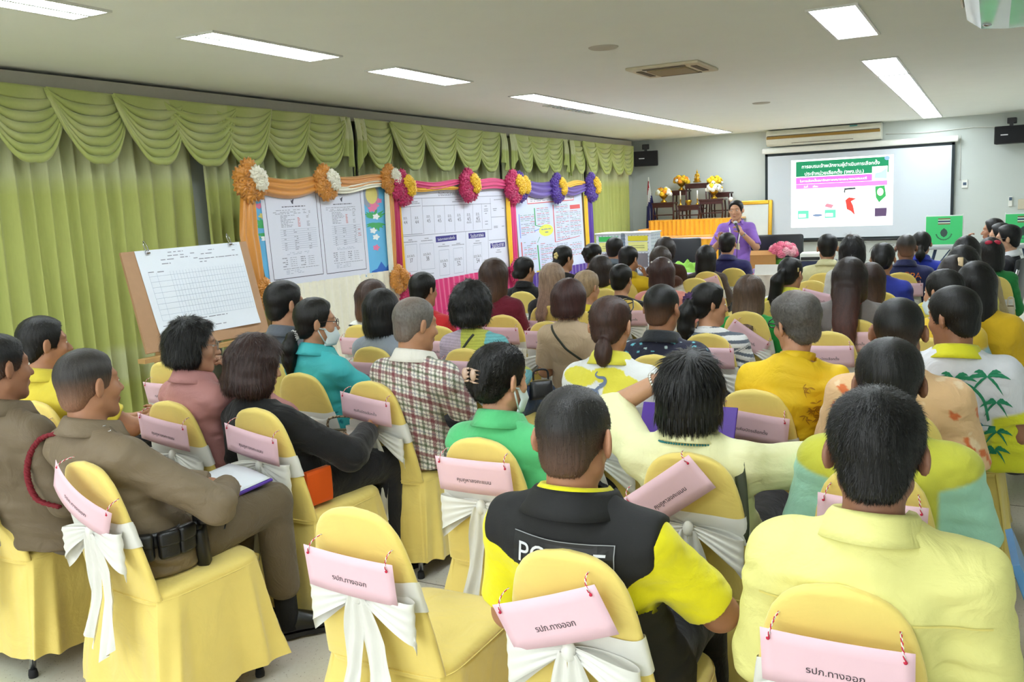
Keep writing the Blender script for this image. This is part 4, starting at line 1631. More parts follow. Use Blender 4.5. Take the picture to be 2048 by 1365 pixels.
jabot(7.35, 0.22, 'pleated valance tail left of the seam above the orange-draped board', -1)
jabot(7.58, 0.22, 'pleated valance tail right of the seam above the orange-draped board', 1)
jabot(10.70, 0.24, 'pleated valance tail left of the seam above the pink-draped board', -1)
jabot(10.96, 0.24, 'pleated valance tail right of the seam above the pink-draped board', 1)
jabot(12.70, 0.22, 'pleated valance tail left of the seam above the purple-draped board', -1)
jabot(12.94, 0.22, 'pleated valance tail right of the seam above the purple-draped board', 1)
# ------------------------------------------------------------------ covered banquet chairs, sashes, paper signs
GOLD = mat('gold_chair_cover', (238, 214, 118), rough=0.62, var=0.05, scale=14, bump=0.12, bscale=900, sheen=0.35, spec=0.35)
wrinkle(GOLD, 0.22, 7.0)
SATIN = mat('white_satin', (228, 227, 221), rough=0.32, var=0.03, scale=20, sheen=0.3, spec=0.6)
PINK = mat('pink_paper', (238, 200, 212), rough=0.85, var=0.02, scale=30)
INK = mat('printed_ink', (52, 48, 54), rough=0.9)
REDW = mat('red_white_twine', (196, 40, 70), rough=0.9)
RUBBER = mat('rubber_foot', (28, 28, 30), rough=0.8)
CH_Z = 0.905
BZ = np.array([0.05, 0.45, 0.56, 0.68, 0.76, 0.81, 0.84, 0.865, 0.88, 0.892, 0.900, 0.905])
BW = np.array([0.205, 0.190, 0.180, 0.163, 0.150, 0.138, 0.126, 0.108, 0.091, 0.068, 0.040, 0.001])


def back_y(z):
    return (CH_Z - z) * 0.20


def back_w(z):
    return np.interp(z, BZ, BW)


def seat_ring(r, k=1.0, n=72):
    """rounded-rectangle outline of the seat; starts at the back centre"""
    out = []
    for i in range(n):
        a = -math.pi / 2 + i / n * 2 * math.pi
        c, s = math.cos(a), math.sin(a)
        e = 0.30 if s < 0 else 0.42
        out.append((0.200 * r * np.sign(c) * abs(c) ** e * (1.0), 0.31 + 0.225 * r * np.sign(s) * abs(s) ** e))
    return np.array(out)


def make_chair_meshes(seed):
    rng = np.random.default_rng(seed)
    D = {}
    # back cover
    mb = MB()
    zs = np.concatenate([np.linspace(0.44, 0.80, 10), np.linspace(0.82, 0.904, 14)])
    n = 28
    P = np.zeros((len(zs), n, 3))
    for j, z in enumerate(zs):
        w = back_w(z)
        th = 0.019 * min(1, math.sqrt(max(0.0, (CH_Z + 0.002 - z) / 0.02)))
        for i in range(n):
            a = i / n * 6.2832
            c, s = math.cos(a), math.sin(a)
            P[j, i] = (w * np.sign(c) * abs(c) ** 0.45, back_y(z) + 0.012 + th * np.sign(s) * abs(s) ** 0.7, z)
    mb.grid(P, cv=True)
    mb.add(P[-1], [tuple(range(n))])
    D['backrest'] = mb
    # seat pad
    mb = MB()
    rings = []
    for r, z in ((0.02, 0.478), (0.3, 0.477), (0.6, 0.474), (0.82, 0.470), (0.93, 0.463), (0.985, 0.452), (1.0, 0.438), (0.995, 0.424)):
        q = seat_ring(r)
        rings.append(np.column_stack([q, np.full(len(q), z)]))
    mb.grid(np.array(rings), cv=True, flip=True)
    D['seat'] = mb
    # skirt: from the seat edge to just above the floor, falling in folds at the corners
    nz, n = 18, 200
    q = seat_ring(1.0, n=n)
    cen = np.array([0, 0.31])
    P = np.zeros((nz, n, 3))
    ang = np.arctan2(q[:, 1] - cen[1], q[:, 0])
    corner = np.exp(-((np.abs(np.abs(q[:, 0]) - 0.2)) / 0.05) ** 2) * np.exp(-((np.abs(np.abs(q[:, 1] - 0.31) - 0.2)) / 0.09) ** 2)
    ph = rng.uniform(0, 6.28, 4)
    for j in range(nz):
        t = j / (nz - 1)
        z = 0.445 - t * (0.445 - 0.06) + 0.012 * t * np.sin(ang * 2 + ph[0]) + 0.02 * t * t * corner
        fold = (0.013 * np.sin(ang * 9 + ph[1] + 1.2 * np.sin(t * 3)) + 0.044 * corner * (0.5 - np.abs(np.sin(ang * 13 + ph[2] + 0.8 * t)))) * t ** 0.8 + 0.004 * t * np.sin(ang * 17 + ph[3])
        ex = 1.005 + 0.12 * t + 0.20 * corner * t
        P[j, :, 0] = q[:, 0] * ex + np.cos(ang) * fold
        P[j, :, 1] = cen[1] + (q[:, 1] - cen[1]) * ex + np.sin(ang) * fold
        bk = q[:, 1] < 0.10
        P[j, bk, 1] = np.maximum(P[j, bk, 1], 0.105 - 0.085 * t) + fold[bk] * 0.3
        P[j, :, 2] = z
    mb = MB()
    mb.grid(P, cv=True)
    D['skirt'] = mb
    rq = seat_ring(1.004, n=80)
    D['seam'] = MB().tube(np.column_stack([rq, np.full(80, 0.437)])[list(range(80)) + [0]], 0.0026, 6, caps=False)
    # legs
    D['leg'] = []
    for sx, y0, y1 in ((-1, 0.12, 0.07), (1, 0.12, 0.07), (-1, 0.44, 0.475), (1, 0.44, 0.475)):
        a = MB().tube([(sx * 0.165, y0, 0.43), (sx * 0.172, y1, 0.02)], 0.0115, 10)
        b = MB().lathe([(0.001, 0.0), (0.016, 0.0), (0.017, 0.012), (0.014, 0.03), (0.001, 0.032)], 12, (sx * 0.172, y1, 0))
        D['leg'].append((a, b))
    # sash band
    zs = np.linspace(0.63, 0.715, 6)
    n = 40
    P = np.zeros((len(zs), n, 3))
    for j, z in enumerate(zs):
        w = back_w(z) + 0.004
        for i in range(n):
            a = i / n * 6.2832
            c, s = math.cos(a), math.sin(a)
            P[j, i] = (w * np.sign(c) * abs(c) ** 0.45, back_y(z) + 0.012 + (0.0235 + 0.002 * math.sin(j * 2.1)) * np.sign(s) * abs(s) ** 0.7, z + 0.004 * math.sin(a * 3 + seed))
    D['sash_band'] = MB().grid(P, cv=True)
    # bow: two loops, knot, two tails; sits on the rear face
    zc = 0.672
    yc = back_y(zc) - 0.018

    def loop(s, droop, L, Wd):
        nu, nv = 30, 12
        P = np.zeros((nu, nv, 3))
        for i in range(nu):
            u = i / (nu - 1) * 2 * math.pi
            x = (1 - math.cos(u)) / 2
            bul = math.sin(u)
            for j in range(nv):
                v = j / (nv - 1) - 0.5
                wd = 0.022 + (Wd - 0.022) * x ** 0.8
                pl = 0.006 * math.sin(v * 22 + seed) * (1 - x * 0.6)
                P[i, j] = (s * (0.012 + L * x), yc - 0.012 - 0.026 * bul * (0.4 + 0.6 * x) + pl, zc + v * wd * (1 + 0.25 * x) - droop * x * (1 + 0.5 * x) - (0.03 * x * (0.5 - v) if bul < 0 else 0))
        m = MB().grid(P)
        return m
    D['bow_loop'] = [loop(-1, rng.uniform(0.02, 0.06), rng.uniform(0.13, 0.165), rng.uniform(0.085, 0.11)), loop(1, rng.uniform(0.03, 0.07), rng.uniform(0.13, 0.165), rng.uniform(0.085, 0.115))]
    D['bow_knot'] = MB().ell((0, yc - 0.020, zc), (0.017, 0.015, 0.025), 14, 10)

    def tail(s, L, sp, wd):
        nu, nv = 40, 12
        P = np.zeros((nu, nv, 3))
        for i in range(nu):
            t = i / (nu - 1)
            w = 0.02 + (wd - 0.02) * min(1, t * 3) ** 0.7
            z = zc - L * t
            yb = float(np.interp(z, [0.2, 0.36, 0.45, 0.55, 0.8], [-0.02, 0.015, 0.035, 0.032, back_y(0.8) - 0.03])) - 0.012
            for j in range(nv):
                v = j / (nv - 1) - 0.5
                P[i, j] = (s * (0.012 + sp * t ** 0.8) + v * w * (0.95 + 0.05 * math.sin(t * 9)), yb + 0.009 * math.sin(v * 9 + t * 6 + seed + s) * (0.4 + t), z + v * 0.05 * s * t ** 3)
        return MB().grid(P)
    D['bow_tail'] = [tail(-1, rng.uniform(0.32, 0.40), rng.uniform(0.03, 0.055), rng.uniform(0.05, 0.075)), tail(1, rng.uniform(0.33, 0.43), rng.uniform(0.03, 0.06), rng.uniform(0.05, 0.08))]
    return D


def build_chair(seed):
    D = make_chair_meshes(seed)
    root = empty('banquet_chair')
    D['backrest'].build('backrest_cover', GOLD, root)
    D['seat'].build('seat_cover', GOLD, root)
    o = D['skirt'].build('skirt', GOLD, root)
    D['seam'].build('piping', GOLD, o)
    for a, b in D['leg']:
        l = a.build('leg', CHROME, root)
        b.build('rubber_foot', RUBBER, l)
    sash = D['sash_band'].build('sash', SATIN, root)
    for m in D['bow_loop']:
        m.build('bow_loop', SATIN, sash)
    D['bow_knot'].build('bow_knot', SATIN, sash)
    for m in D['bow_tail']:
        m.build('bow_tail', SATIN, sash)
    return root


CHAIR_PROTO = [build_chair(s) for s in (1, 2, 3)]
_used = [False] * 3
CHAIRS = {}


def place_chair(key, x, y, rz, label, var=None):
    v = (len(CHAIRS) % 3) if var is None else var
    if not _used[v]:
        r = CHAIR_PROTO[v]
        _used[v] = True
    else:
        r = copy_tree(CHAIR_PROTO[v])
    r.location = (x, y, 0)
    r.rotation_euler = (0, 0, rz)
    tag(r, label, 'chair', 'gold-covered banquet chairs')
    CHAIRS[key] = (x, y, rz, r)
    return r


def paper_sign(key, text, label, roll=0.0, dz=0.0, dx=0.0, w=0.275, h=0.12, tw=None, bend=0.006):
    """card tied to the rear of a chair's backrest"""
    x, y, rz, _ = CHAIRS[key]
    zc = 0.735 + dz
    tilt = math.atan(0.20)
    root = empty('paper_sign', (0, 0, 0))
    R = Matrix.Rotation(rz, 4, 'Z')
    yb = back_y(zc) - 0.052
    M = Matrix.Translation((x, y, 0)) @ R @ Matrix.Translation((dx, yb, zc)) @ Matrix.Rotation(tilt * 0.9, 4, 'X') @ Matrix.Rotation(-roll, 4, 'Y')
    root.matrix_world = M
    tag(root, label, 'paper sign', 'pink paper signs on chair backs')
    n = 13
    P = np.zeros((n, 5, 3))
    for i, u in enumerate(np.linspace(-1, 1, n)):
        for j, v in enumerate(np.linspace(-1, 1, 5)):
            P[i, j] = (u * w / 2, -bend * (1 - u * u) + bend * 0.5, v * h / 2)
    o = MB().grid(P).build('card', PINK, root)
    md = o.modifiers.new('thick', 'SOLIDIFY')
    md.thickness = 0.0008
    V, T, tw0 = text_polys(text)
    tw = tw or (0.105 if len(text) < 11 else 0.125)
    k = tw / tw0
    mb = MB()
    X = V[:, 0] * k
    pts = np.column_stack([X, -bend * (1 - (X / (w / 2)) ** 2) + bend * 0.5 - 0.0012, V[:, 1] * k - 0.014])
    T2 = []
    for t in T:
        a, b, c = V[list(t)]
        T2.append(t if (b[0] - a[0]) * (c[1] - a[1]) - (b[1] - a[1]) * (c[0] - a[0]) > 0 else t[::-1])
    mb.add(pts, T2)
    mb.build('lettering', INK, root, smooth=False)
    for s in (-1, 1):
        tw = MB()
        for q in (0, 1):
            st = []
            for i in range(16):
                t = i / 15
                st.append((s * (w / 2 - 0.016 - 0.012 * t) + 0.0016 * math.sin(i * 1.6 + q * 3.14), bend * 0.5 - 0.006 + 0.05 * t * t + 0.0016 * math.cos(i * 1.6 + q * 3.14), h / 2 - 0.018 + 0.03 * math.sin(t * 1.9)))
            tw.tube(st, 0.0013, 5, mi=q)
        tw.build('twine', [REDW, WHITEPL], root)
        MB().ell((s * (w / 2 - 0.016), bend * 0.5 - 0.006, h / 2 - 0.018), (0.004, 0.003, 0.004), 8, 6).build('twine_knot', REDW, root)
    return root
# ------------------------------------------------------------------ rows of chairs: key, pixel of the backrest's top in the photograph, turn, who sits there
T1, T2, T3, T4 = 'รปภ.ทางออก', 'คุมคูหาลงคะแนน', 'คุมหีบบัตรเลือกตั้ง', 'มอบบัตรเลือกตั้ง'
# key: (px, py, turn, label place, sign text or None, roll, dz, dx)
CH = [
    ('edge', None, (-3.24, 1.80), 0.0, 'of the brown-uniformed person cut by the left edge', None, 0, 0, 0),
    ('officer', (158, 925), None, -0.10, 'of the officer with the holster', T1, -0.58, 0.055, 0.02),
    ('empty', (697, 1018), None, 0.0, 'standing empty in the nearest row', T1, -0.06, 0.0, 0),
    ('police', (1126, 1103), None, 0.0, 'of the person in the POLICE vest', T1, 0.37, 0.02, -0.02),
    ('yellow', (1675, 1176), None, 0.0, 'of the nearest person in pale yellow', T1, 0.0, 0.02, 0),
    ('polo', (62, 803), None, 0.0, 'of the yellow-polo person by the long curtain', T2, -0.05, 0.03, 0),
    ('pink', (330, 803), None, 0.0, 'of the person in the dusty pink shirt', T2, -0.14, 0.045, 0.0),
    ('black', (505, 817), None, -0.05, 'of the bobbed person in the black jacket', T2, -0.16, 0.03, 0),
    ('green', (952, 877), None, 0.0, 'of the person wearing a claw clip', T2, 0.0, 0.05, 0),
    ('cream', (1372, 907), None, 0.0, 'of the wet-haired person', T2, 0.66, 0.05, -0.05),
    ('mint', (1745, 935), None, 0.0, 'of the person in lime and mint', T2, -0.05, 0.03, 0),
    ('leftempty', (325, 724), None, 0.0, 'standing empty in front of the pink-shirted person', T3, 0, 0.0, 0),
    ('plaid', (735, 763), None, -0.06, 'of the grey-haired person in the checked shirt', T3, -0.12, 0.05, 0),
    ('tray', (1505, 780), None, 0.0, 'of the spectacled person in plain yellow', T3, -0.12, 0.03, 0),
    ('palm', (1902, 733), None, 0.0, 'of the person in the palm-print shirt', '(สำรอง)', 0.0, 0.03, 0.02),
    ('badge', (738, 694), None, 0.0, 'of the grey-shirted person with the flag badge', T4, 0, 0.03, 0),
    ('striped', (715, 650), None, 0.0, 'of the brown-haired person in white and black stripes', T4, 0, 0.03, 0),
    ('redbun', (872, 652), None, 0.0, 'of the person in red with a low bun', T4, 0, 0.02, 0),
    ('multi', (926, 697), None, 0.0, 'of the curly-haired person in the patchwork top', T4, 0, 0.05, 0),
    ('beige', (1092, 643), None, 0.0, 'left of the person in the beige dress', T4, 0.02, 0.055, 0),
    ('stripes', (1412, 667), None, 0.0, 'of the person in grey stripes', T4, 0, 0.04, 0.02),
    ('sidestripe', (1490, 623), None, 0.0, 'of the brown-haired person in bright green', T4, -0.62, 0.0, 0.02),
    ('longempty', (1655, 663), None, 0.0, 'standing empty right of the spectacled person in yellow', T4, 0.03, 0.04, 0),
    ('hoodie', (1708, 638), None, 0.0, 'of the long-haired person in the grey hoodie', T4, 0.03, 0.04, 0),
    ('mask', (1850, 675), None, 0.0, 'of the masked person left of the palm-shirted person', T4, 0, 0.0, 0),
    ('hoodblack', (1042, 583), None, 0.0, 'of the person in the black hooded top', None, 0, 0, 0),
    ('maroon', (1003, 630), None, 0.0, 'of the person in the maroon top', T4, 0, 0.03, 0),
    ('ashblond', (1090, 611), None, 0.0, 'of the ash-blonde long-haired person', T4, 0, 0.0, 0),
    ('floral', (1250, 598), None, 0.0, 'of the short-haired person in the dark floral top', T4, 0, 0.03, 0.04),
    ('strap', (1206, 577), None, 0.0, 'of the person in yellow with a black strap', T4, 0, 0.0, 0),
    ('salmonside', (1388, 556), None, 0.0, 'between the salmon top and the brown top', None, 0, 0, 0),
    ('browntop', (1413, 543), None, 0.0, 'of the long black-haired person in the brown top', T4, 0.3, 0.04, 0),
    ('navy', (1465, 536), None, 0.0, 'of the person in the navy polo with red trim', None, 0, 0, 0),
    ('pony', (1556, 597), None, 0.0, 'of the person with the long ponytail and yellow-dotted shirt', None, 0, 0, 0),
    ('creamman', (1645, 546), None, 0.0, 'of the person in the cream shirt', T4, -0.2, 0.0, 0),
    ('wavy', (1622, 561), None, 0.0, 'between ponytail and cream shirt', T4, -0.25, 0.02, 0.06),
    ('dopa', (1800, 545), None, 0.0, 'of the person in the navy DOPA shirt', T4, 0.0, 0.02, 0.05),
]
for key, px, xy, turn, who, txt, roll, dz, dx in CH:
    if px:
        p = at_z(px[0], px[1], CH_Z)
        xy = (p[0], p[1])
    place_chair(key, xy[0], xy[1], turn, 'gold-covered chair, ' + who)
    if txt:
        paper_sign(key, txt, 'pink paper sign tied to the chair ' + who, roll, dz, dx, bend=0.025 if key == 'officer' else 0.006, tw=0.06 if txt[0] == '(' else None)
# chairs further forward, almost hidden by their sitters
CH_MORE = [('teal', (-2.86, 3.18), 'of the ponytailed person in turquoise'), ('grayman', (-3.16, 3.36), 'of the person in the dark grey shirt beside the boards'),
           ('lowbun', (-1.30, 3.02), 'of the person in the white and yellow elephant-logo shirt'), ('easy', (-1.40, 4.02), 'of the person in the dark speckled polo'),
           ('orange', (-0.26, 3.18), 'of the person in the peach floral shirt'), ('clip', (-0.19, 5.66), 'of the long-haired person with a cream hair clip'),
           ('clipfront', (-0.16, 6.25), 'of the dark-haired person in front of the cream hair clip'), ('tan', (-0.12, 7.0), 'of the long-haired person in the tan jacket'),
           ('oldblond', (-2.50, 5.62), 'of the ash-haired older person in yellow'), ('hairclip', (-3.35, 7.1), 'of the person with the gold flower clip'),
           ('salmon', (-2.36, 6.85), 'of the auburn-haired person in the salmon top'), ('second', (-0.68, 6.15), 'of the brown-haired person behind the grey hoodie'),
           ('blue', (-0.70, 6.9), 'of the person in blue with glasses on her head'), ('green2', (0.02, 8.1), 'of the person in green with a red hair bow'),
           ('updo', (-3.42, 7.95), 'of the person in black with the updo'), ('frontyellow', (-2.98, 7.72), 'of the short-haired person in yellow touching his face')]
for key, xy, who in CH_MORE:
    place_chair(key, xy[0], xy[1], 0.0, 'gold-covered chair, ' + who)
# ------------------------------------------------------------------ the audience, the officials and the speaker
def C(*rgb):
    return np.array(lin(rgb))


def sleeves_mask(S, v, cut=0.0):
    """1 on the sleeves, 0 on the trunk"""
    m = np.zeros(len(v))
    for i in range(2):
        a = S.el[i] - S.sh[i]
        a = a / np.linalg.norm(a)
        t = (v - S.sh[i]) @ a
        s = (v[:, 0] - S.sh[i][0]) * (-1, 1)[i]
        m = np.maximum(m, np.clip((t - cut) / 0.012, 0, 1) * np.clip((s + 0.035) / 0.012, 0, 1))
    return m[:, None]


def backview(S, v):
    return v[:, 0] - S.N[0], v[:, 2] - S.N[2]


def col_plaid(S, v, b):
    x, z = v[:, 0] * 1.0, v[:, 2] + v[:, 0] * 0.12 + v[:, 1] * 0.4
    c = np.tile(C(232, 226, 216), (len(v), 1))

    def band(u, per, off, w, col, a):
        nonlocal c
        m = (np.abs(((u + off) % per) - per / 2) < w)[:, None] * a
        c = c * (1 - m) + C(*col) * m
    u = x * 0.9 + v[:, 1] * 0.55
    for q in (u, z):
        band(q, 0.082, 0.0, 0.0085, (120, 34, 52), 0.72)
        band(q, 0.082, 0.041, 0.0055, (60, 80, 44), 0.7)
        band(q, 0.082, 0.021, 0.0026, (92, 40, 56), 0.6)
        band(q, 0.082, 0.061, 0.0026, (70, 76, 110), 0.55)
    return c


def col_hstripes(a, w, c1, c2, duty=0.5):
    def f(S, v, b):
        m = sleeves_mask(S, v)[:, 0]
        u = v[:, 2] + 0.35 * np.abs(v[:, 0] - S.N[0]) * m
        t = ((u / w) % 1.0 < duty).astype(float)[:, None]
        return C(*c1) * (1 - t) + C(*c2) * t
    return f


def col_speck(base, cols, freq, thr, seed):
    def f(S, v, b):
        c = np.tile(C(*base), (len(v), 1))
        for i, (col, th) in enumerate(zip(cols, thr)):
            w = waves(v.astype(F32), seed + i * 11, freq, 6)
            m = (w > th).astype(float)[:, None]
            c = c * (1 - m) + C(*col) * m
        return c
    return f


def col_sleeves(body, sl, cut=0.0):
    def f(S, v, b):
        m = sleeves_mask(S, v, cut)
        return C(*body) * (1 - m) + C(*sl) * m
    return f


def col_patch(S, v, b):
    x = v[:, 0] - S.N[0] + 0.15 * (v[:, 2] - S.N[2])
    c = np.tile(C(196, 178, 196), (len(v), 1))
    c[x > -0.03] = C(196, 200, 92)
    c[x > 0.10] = C(118, 190, 196)
    rib = 0.90 + 0.10 * np.sign(np.sin(v[:, 2] * 420))
    return c * rib[:, None]


def blob_col(base, blobs, sl=None):
    def f(S, v, b):
        x, z = backview(S, v)
        c = np.tile(C(*base), (len(v), 1))
        for bx, bz, rx, rz, col in blobs:
            m = (((x - bx) / rx) ** 2 + ((z - bz) / rz) ** 2 < 1) & (v[:, 1] < S.sh[0][1] + 0.05)
            c[m] = C(*col)
        if sl is not None:
            m = sleeves_mask(S, v, 0.05)
            c = c * (1 - m) + C(*sl) * m
        return c
    return f


def palm_col(S, v, b):
    x, z = backview(S, v)
    c = np.tile(C(226, 228, 236), (len(v), 1))
    c[z < -0.30] = C(196, 200, 84)
    m = sleeves_mask(S, v, 0.13)
    c = c * (1 - m) + C(222, 224, 50) * m
    return c


PEOPLE = {}


def add(key, id, px, y, label, hair, shirt, **kw):
    P = dict(id=id, px=px, y=y, label=label, hair=hair, shirt=shirt)
    P.update(kw)
    if key in CHAIRS and 'hx' not in kw and not kw.get('free'):
        cx, cy, rz, _ = CHAIRS[key]
        Y = P['Y'] = cy + P.get('fwd', 0.155)
        hw = at_y(px[0], px[1], Y)
        P['hx'] = cx * 0.65 + hw[0] * 0.35
        P['hy'] = cy + 0.25 + max(0, P.get('fwd', 0.155) - 0.2) * 0.6
    r, S = person(P)
    PEOPLE[key] = (r, S)
    return r, S


def polo(col, **k):
    d = dict(col=col, sleeve='short', mat='knit', collar='polo')
    d.update(k)
    return d


def tee(col, **k):
    d = dict(col=col, sleeve='short', mat='knit', collar='band', ccol=col)
    d.update(k)
    return d


def longs(col, **k):
    d = dict(col=col, sleeve='long', mat='cloth', collar='polo')
    d.update(k)
    return d


W_ = dict(fem=True)
CLASP = dict(armR=dict(e=(0.24, 0.07, 0.73), w=(0.075, 0.31, 0.70), d=(-0.6, 0.7, 0.1), n=(-0.5, -0.6, 0.0), curl=0.8), armL=dict(e=(-0.22, 0.08, 0.73), w=(-0.05, 0.32, 0.69), d=(0.6, 0.6, 0.05), n=(0.4, -0.6, 0), curl=0.8))

# -- nearest row
add('edge', 1, (2, 738), 1.95, 'person in brown uniform seated at the left edge, face and back cut off', dict(type='fade', fade=0.3), longs((112, 98, 78), mat='sateen'), trousers=dict(col=(92, 80, 66)), hyaw=-0.1, hx=-3.08, hy=2.02, skin=(160, 112, 84))
add('officer', 2, (180, 772), 1.9, 'person in brown police uniform with red shoulder cord and a holster on the belt', dict(type='fade', fade=0.62, col=(46, 42, 40), sl=0.006, lift=1.2, jit=0.3, sw=0.0006),
    longs((122, 107, 86), mat='sateen', fold=0.006, off=0.016), trousers=dict(col=(106, 93, 74), taper=0.014, end=0.72), hyaw=-0.02, hpitch=0.0, yaw=-0.12, wide=1.08, belly=0.012, skin=(168, 118, 88), res=0.006, K=0.97,
    armR=dict(e=(0.29, 0.08, 0.70), w=(0.10, 0.27, 0.68), d=(-0.8, 0.4, -0.1), n=(0, -0.3, -1), curl=0.5), armL=dict(e=(-0.26, 0.10, 0.70), w=(-0.03, 0.30, 0.66), d=(0.8, 0.4, -0.1), n=(0, -0.3, -1), curl=0.5),
    legR=((0.105, 0.46, 0.565), (0.10, 0.49, 0.095), (0.175, 0.625, 0.04)), legL=((-0.10, 0.45, 0.53), (-0.12, 0.42, 0.085), (-0.14, 0.56, 0.035)))
add('police', 3, (1150, 882), 1.8, 'person in black POLICE vest over a bright yellow polo in the nearest row', dict(type='fade', fade=0.22, col=(26, 24, 23), sl=0.008, lift=1.1, sw=0.0006, jit=0.35),
    polo((238, 228, 20), off=0.012, ua=0.82), neckl=0.138, trousers=dict(col=(24, 25, 30)), skin=(172, 120, 90), res=0.006, wide=1.06, hyaw=0.02, hpitch=-0.12,
    armR=dict(e=(0.265, 0.05, 0.68), w=(0.13, 0.27, 0.64), d=(-0.6, 0.7, 0.0), n=(-0.4, 0, -1), curl=0.6))
add('yellow', 4, (1752, 912), 1.78, 'person with thick black hair in a pale yellow collared shirt, nearest on the right', dict(type='short', vol=0.008, sl=0.019, lift=0.35, jit=0.22, sw=0.0006),
    longs((226, 222, 142), mat='sateen', fold=0.007, off=0.022), trousers=dict(col=(40, 46, 62)), skin=(140, 96, 74), res=0.006, nstr=30000, wide=1.08, hyaw=0.05, hpitch=-0.1)
# -- second row
add('polo', 5, (90, 690), 2.5, 'person in a yellow polo with hands clasped by the long curtain', dict(type='short'), polo((222, 204, 70)), hyaw=-0.35, skin=(180, 128, 96), res=0.0075, **CLASP)
add('pink', 6, (388, 694), 2.68, 'person in a dusty pink shirt and glasses resting chin on hand', dict(type='bob', len=0.075, vol=0.006, curl=0.004, jit=0.2, sl=0.035, lift=0.2, open=0.02),
    longs((186, 132, 130), mat='sateen', fold=0.006), trousers=dict(col=(206, 160, 148)), fem=True, hyaw=-0.55, hpitch=-0.1, res=0.0065, skin=(190, 142, 112), yaw=-0.12,
    armR=dict(e=(0.20, 0.22, 0.76), wh=(0.015, 0.16, -0.165), d=(-0.05, -0.24, 0.8), n=(-0.6, -0.7, -0.1), curl=1.0))
add('black', 7, (515, 733), 2.7, 'person with a reddish-brown bob in a black jacket', dict(type='bob', len=0.12, vol=0.016, col=(46, 26, 23), tip=(54, 31, 27), flare=0.014, curl=0.004, sl=0.04, jit=0.14), longs((30, 30, 32), collar=None, off=0.018, fold=0.006), fem=True, hyaw=-0.2, yaw=-0.15, hpitch=-0.25, wide=1.1, res=0.0075,
    trousers=dict(col=(34, 34, 38)), armR=dict(e=(0.26, 0.08, 0.66), w=(0.14, 0.30, 0.70), d=(-0.3, 0.8, 0.3), n=(-1, 0, 0), curl=0.5))
add('green', 8, (1002, 762), 2.55, 'person in a mint green polo with hair held up by a claw clip', dict(type='bun', bun=(0.0, -0.098, 0.02), bunr=(0.058, 0.035, 0.075), vol=0.004, sl=0.02, jit=0.25), polo((86, 190, 122), fold=0.004, sleeve='short', ua=0.85), fem=True, hyaw=-0.38, hpitch=-0.1, wide=1.06, res=0.007, skin=(196, 146, 116))
add('cream', 9, (1382, 782), 2.55, 'person with wet black chin-length hair in a cream shirt, hand raised to the head', dict(type='bob', len=0.10, vol=0.006, sl=0.06, lift=0.01, jit=0.05, sw=0.0016), polo((228, 226, 178), mat='sateen', fold=0.006, ua=0.95, taper=0.02, off=0.018), fem=True, hpitch=-0.05, wide=1.12, sw=0.16, res=0.0065, skin=(192, 146, 116),
    armL=dict(e=(-0.37, 0.10, 0.93), w=(-0.185, 0.10, 1.04), d=(0.16, -0.03, 0.07), n=(0.3, -0.9, -0.2), curl=0.5), armR=dict(e=(0.37, 0.10, 0.80), w=(0.25, 0.32, 0.72), d=(-0.2, 0.7, 0), curl=0.6))
add('mint', 10, (1778, 772), 2.6, 'person in a lime polo with mint sleeves behind the pale yellow shirt', dict(type='short', vol=0.006), polo((196, 196, 66), colfn=col_sleeves((196, 196, 66), (162, 214, 190), 0.0), collar='polo', ua=0.86, off=0.018), skin=(136, 92, 70), wide=1.1, belly=0.015, hyaw=0.1, res=0.007, trousers=dict(col=(70, 96, 128)))
# -- third row
add('grayman', 11, (572, 612), 3.5, 'person in a dark grey shirt sitting in front of the cream board skirt', dict(type='short', vol=0.002), polo((92, 98, 108)), hyaw=-0.35)
add('teal', 12, (634, 648), 3.35, 'person in a turquoise blouse with a ponytail, glasses and a face mask', dict(type='pony', pz=-0.05, back=0.22, bw=1.15, vol=0.004), dict(col=(70, 186, 192), sleeve='short', ua=0.9, mat='sateen', collar='polo', fold=0.006, colfn=lambda S, v, b: np.where((v[:, 2:3] < 0.70) & (waves(v.astype(F32), 4, 90, 6)[:, None] > 0.35), C(24, 120, 140), b)), fem=True, hyaw=-0.55, yaw=-0.15, res=0.008,
    armR=dict(e=(0.24, 0.08, 0.72), w=(0.12, 0.30, 0.78), d=(-0.1, 0.5, 0.4), n=(-1, 0, 0), curl=0.7))
add('plaid', 13, (832, 652), 3.3, 'person with short grey hair in a red, green and white checked shirt', dict(type='fade', fade=0.25, col=(74, 68, 62), grey=0.45, thin=((0.0, -0.05, 0.11), 0.05, 0.55), sl=0.012), dict(col=(230, 226, 216), sleeve='short', ua=0.98, mat='cloth', collar='polo', colfn=col_plaid, res=0.0046, fold=0.005, off=0.017), skin=(182, 132, 100), hyaw=-0.32, hpitch=-0.15, yaw=-0.12, res=0.0068, trousers=dict(col=(26, 26, 30)), **CLASP)
add('lowbun', 14, (1222, 655), 3.45, 'person with a low hair bun in a white-yellow shirt with an elephant logo', dict(type='bun', bun=(0.01, -0.105, -0.105), bunr=(0.038, 0.034, 0.062), col=(60, 38, 32), vol=0.003, jit=0.12),
    polo((226, 228, 226), ccol=(226, 218, 70), mat='knit', off=0.02, colfn=blob_col((226, 228, 228), [(-0.105, -0.050, 0.085, 0.036, (228, 218, 76)), (0.085, -0.095, 0.072, 0.058, (228, 218, 76)), (0.02, -0.035, 0.07, 0.03, (228, 218, 76)), (0.155, -0.235, 0.035, 0.04, (226, 214, 66))])), fem=True, wide=1.12, skin=(190, 138, 106), res=0.0065, hpitch=-0.15, fwd=0.34)
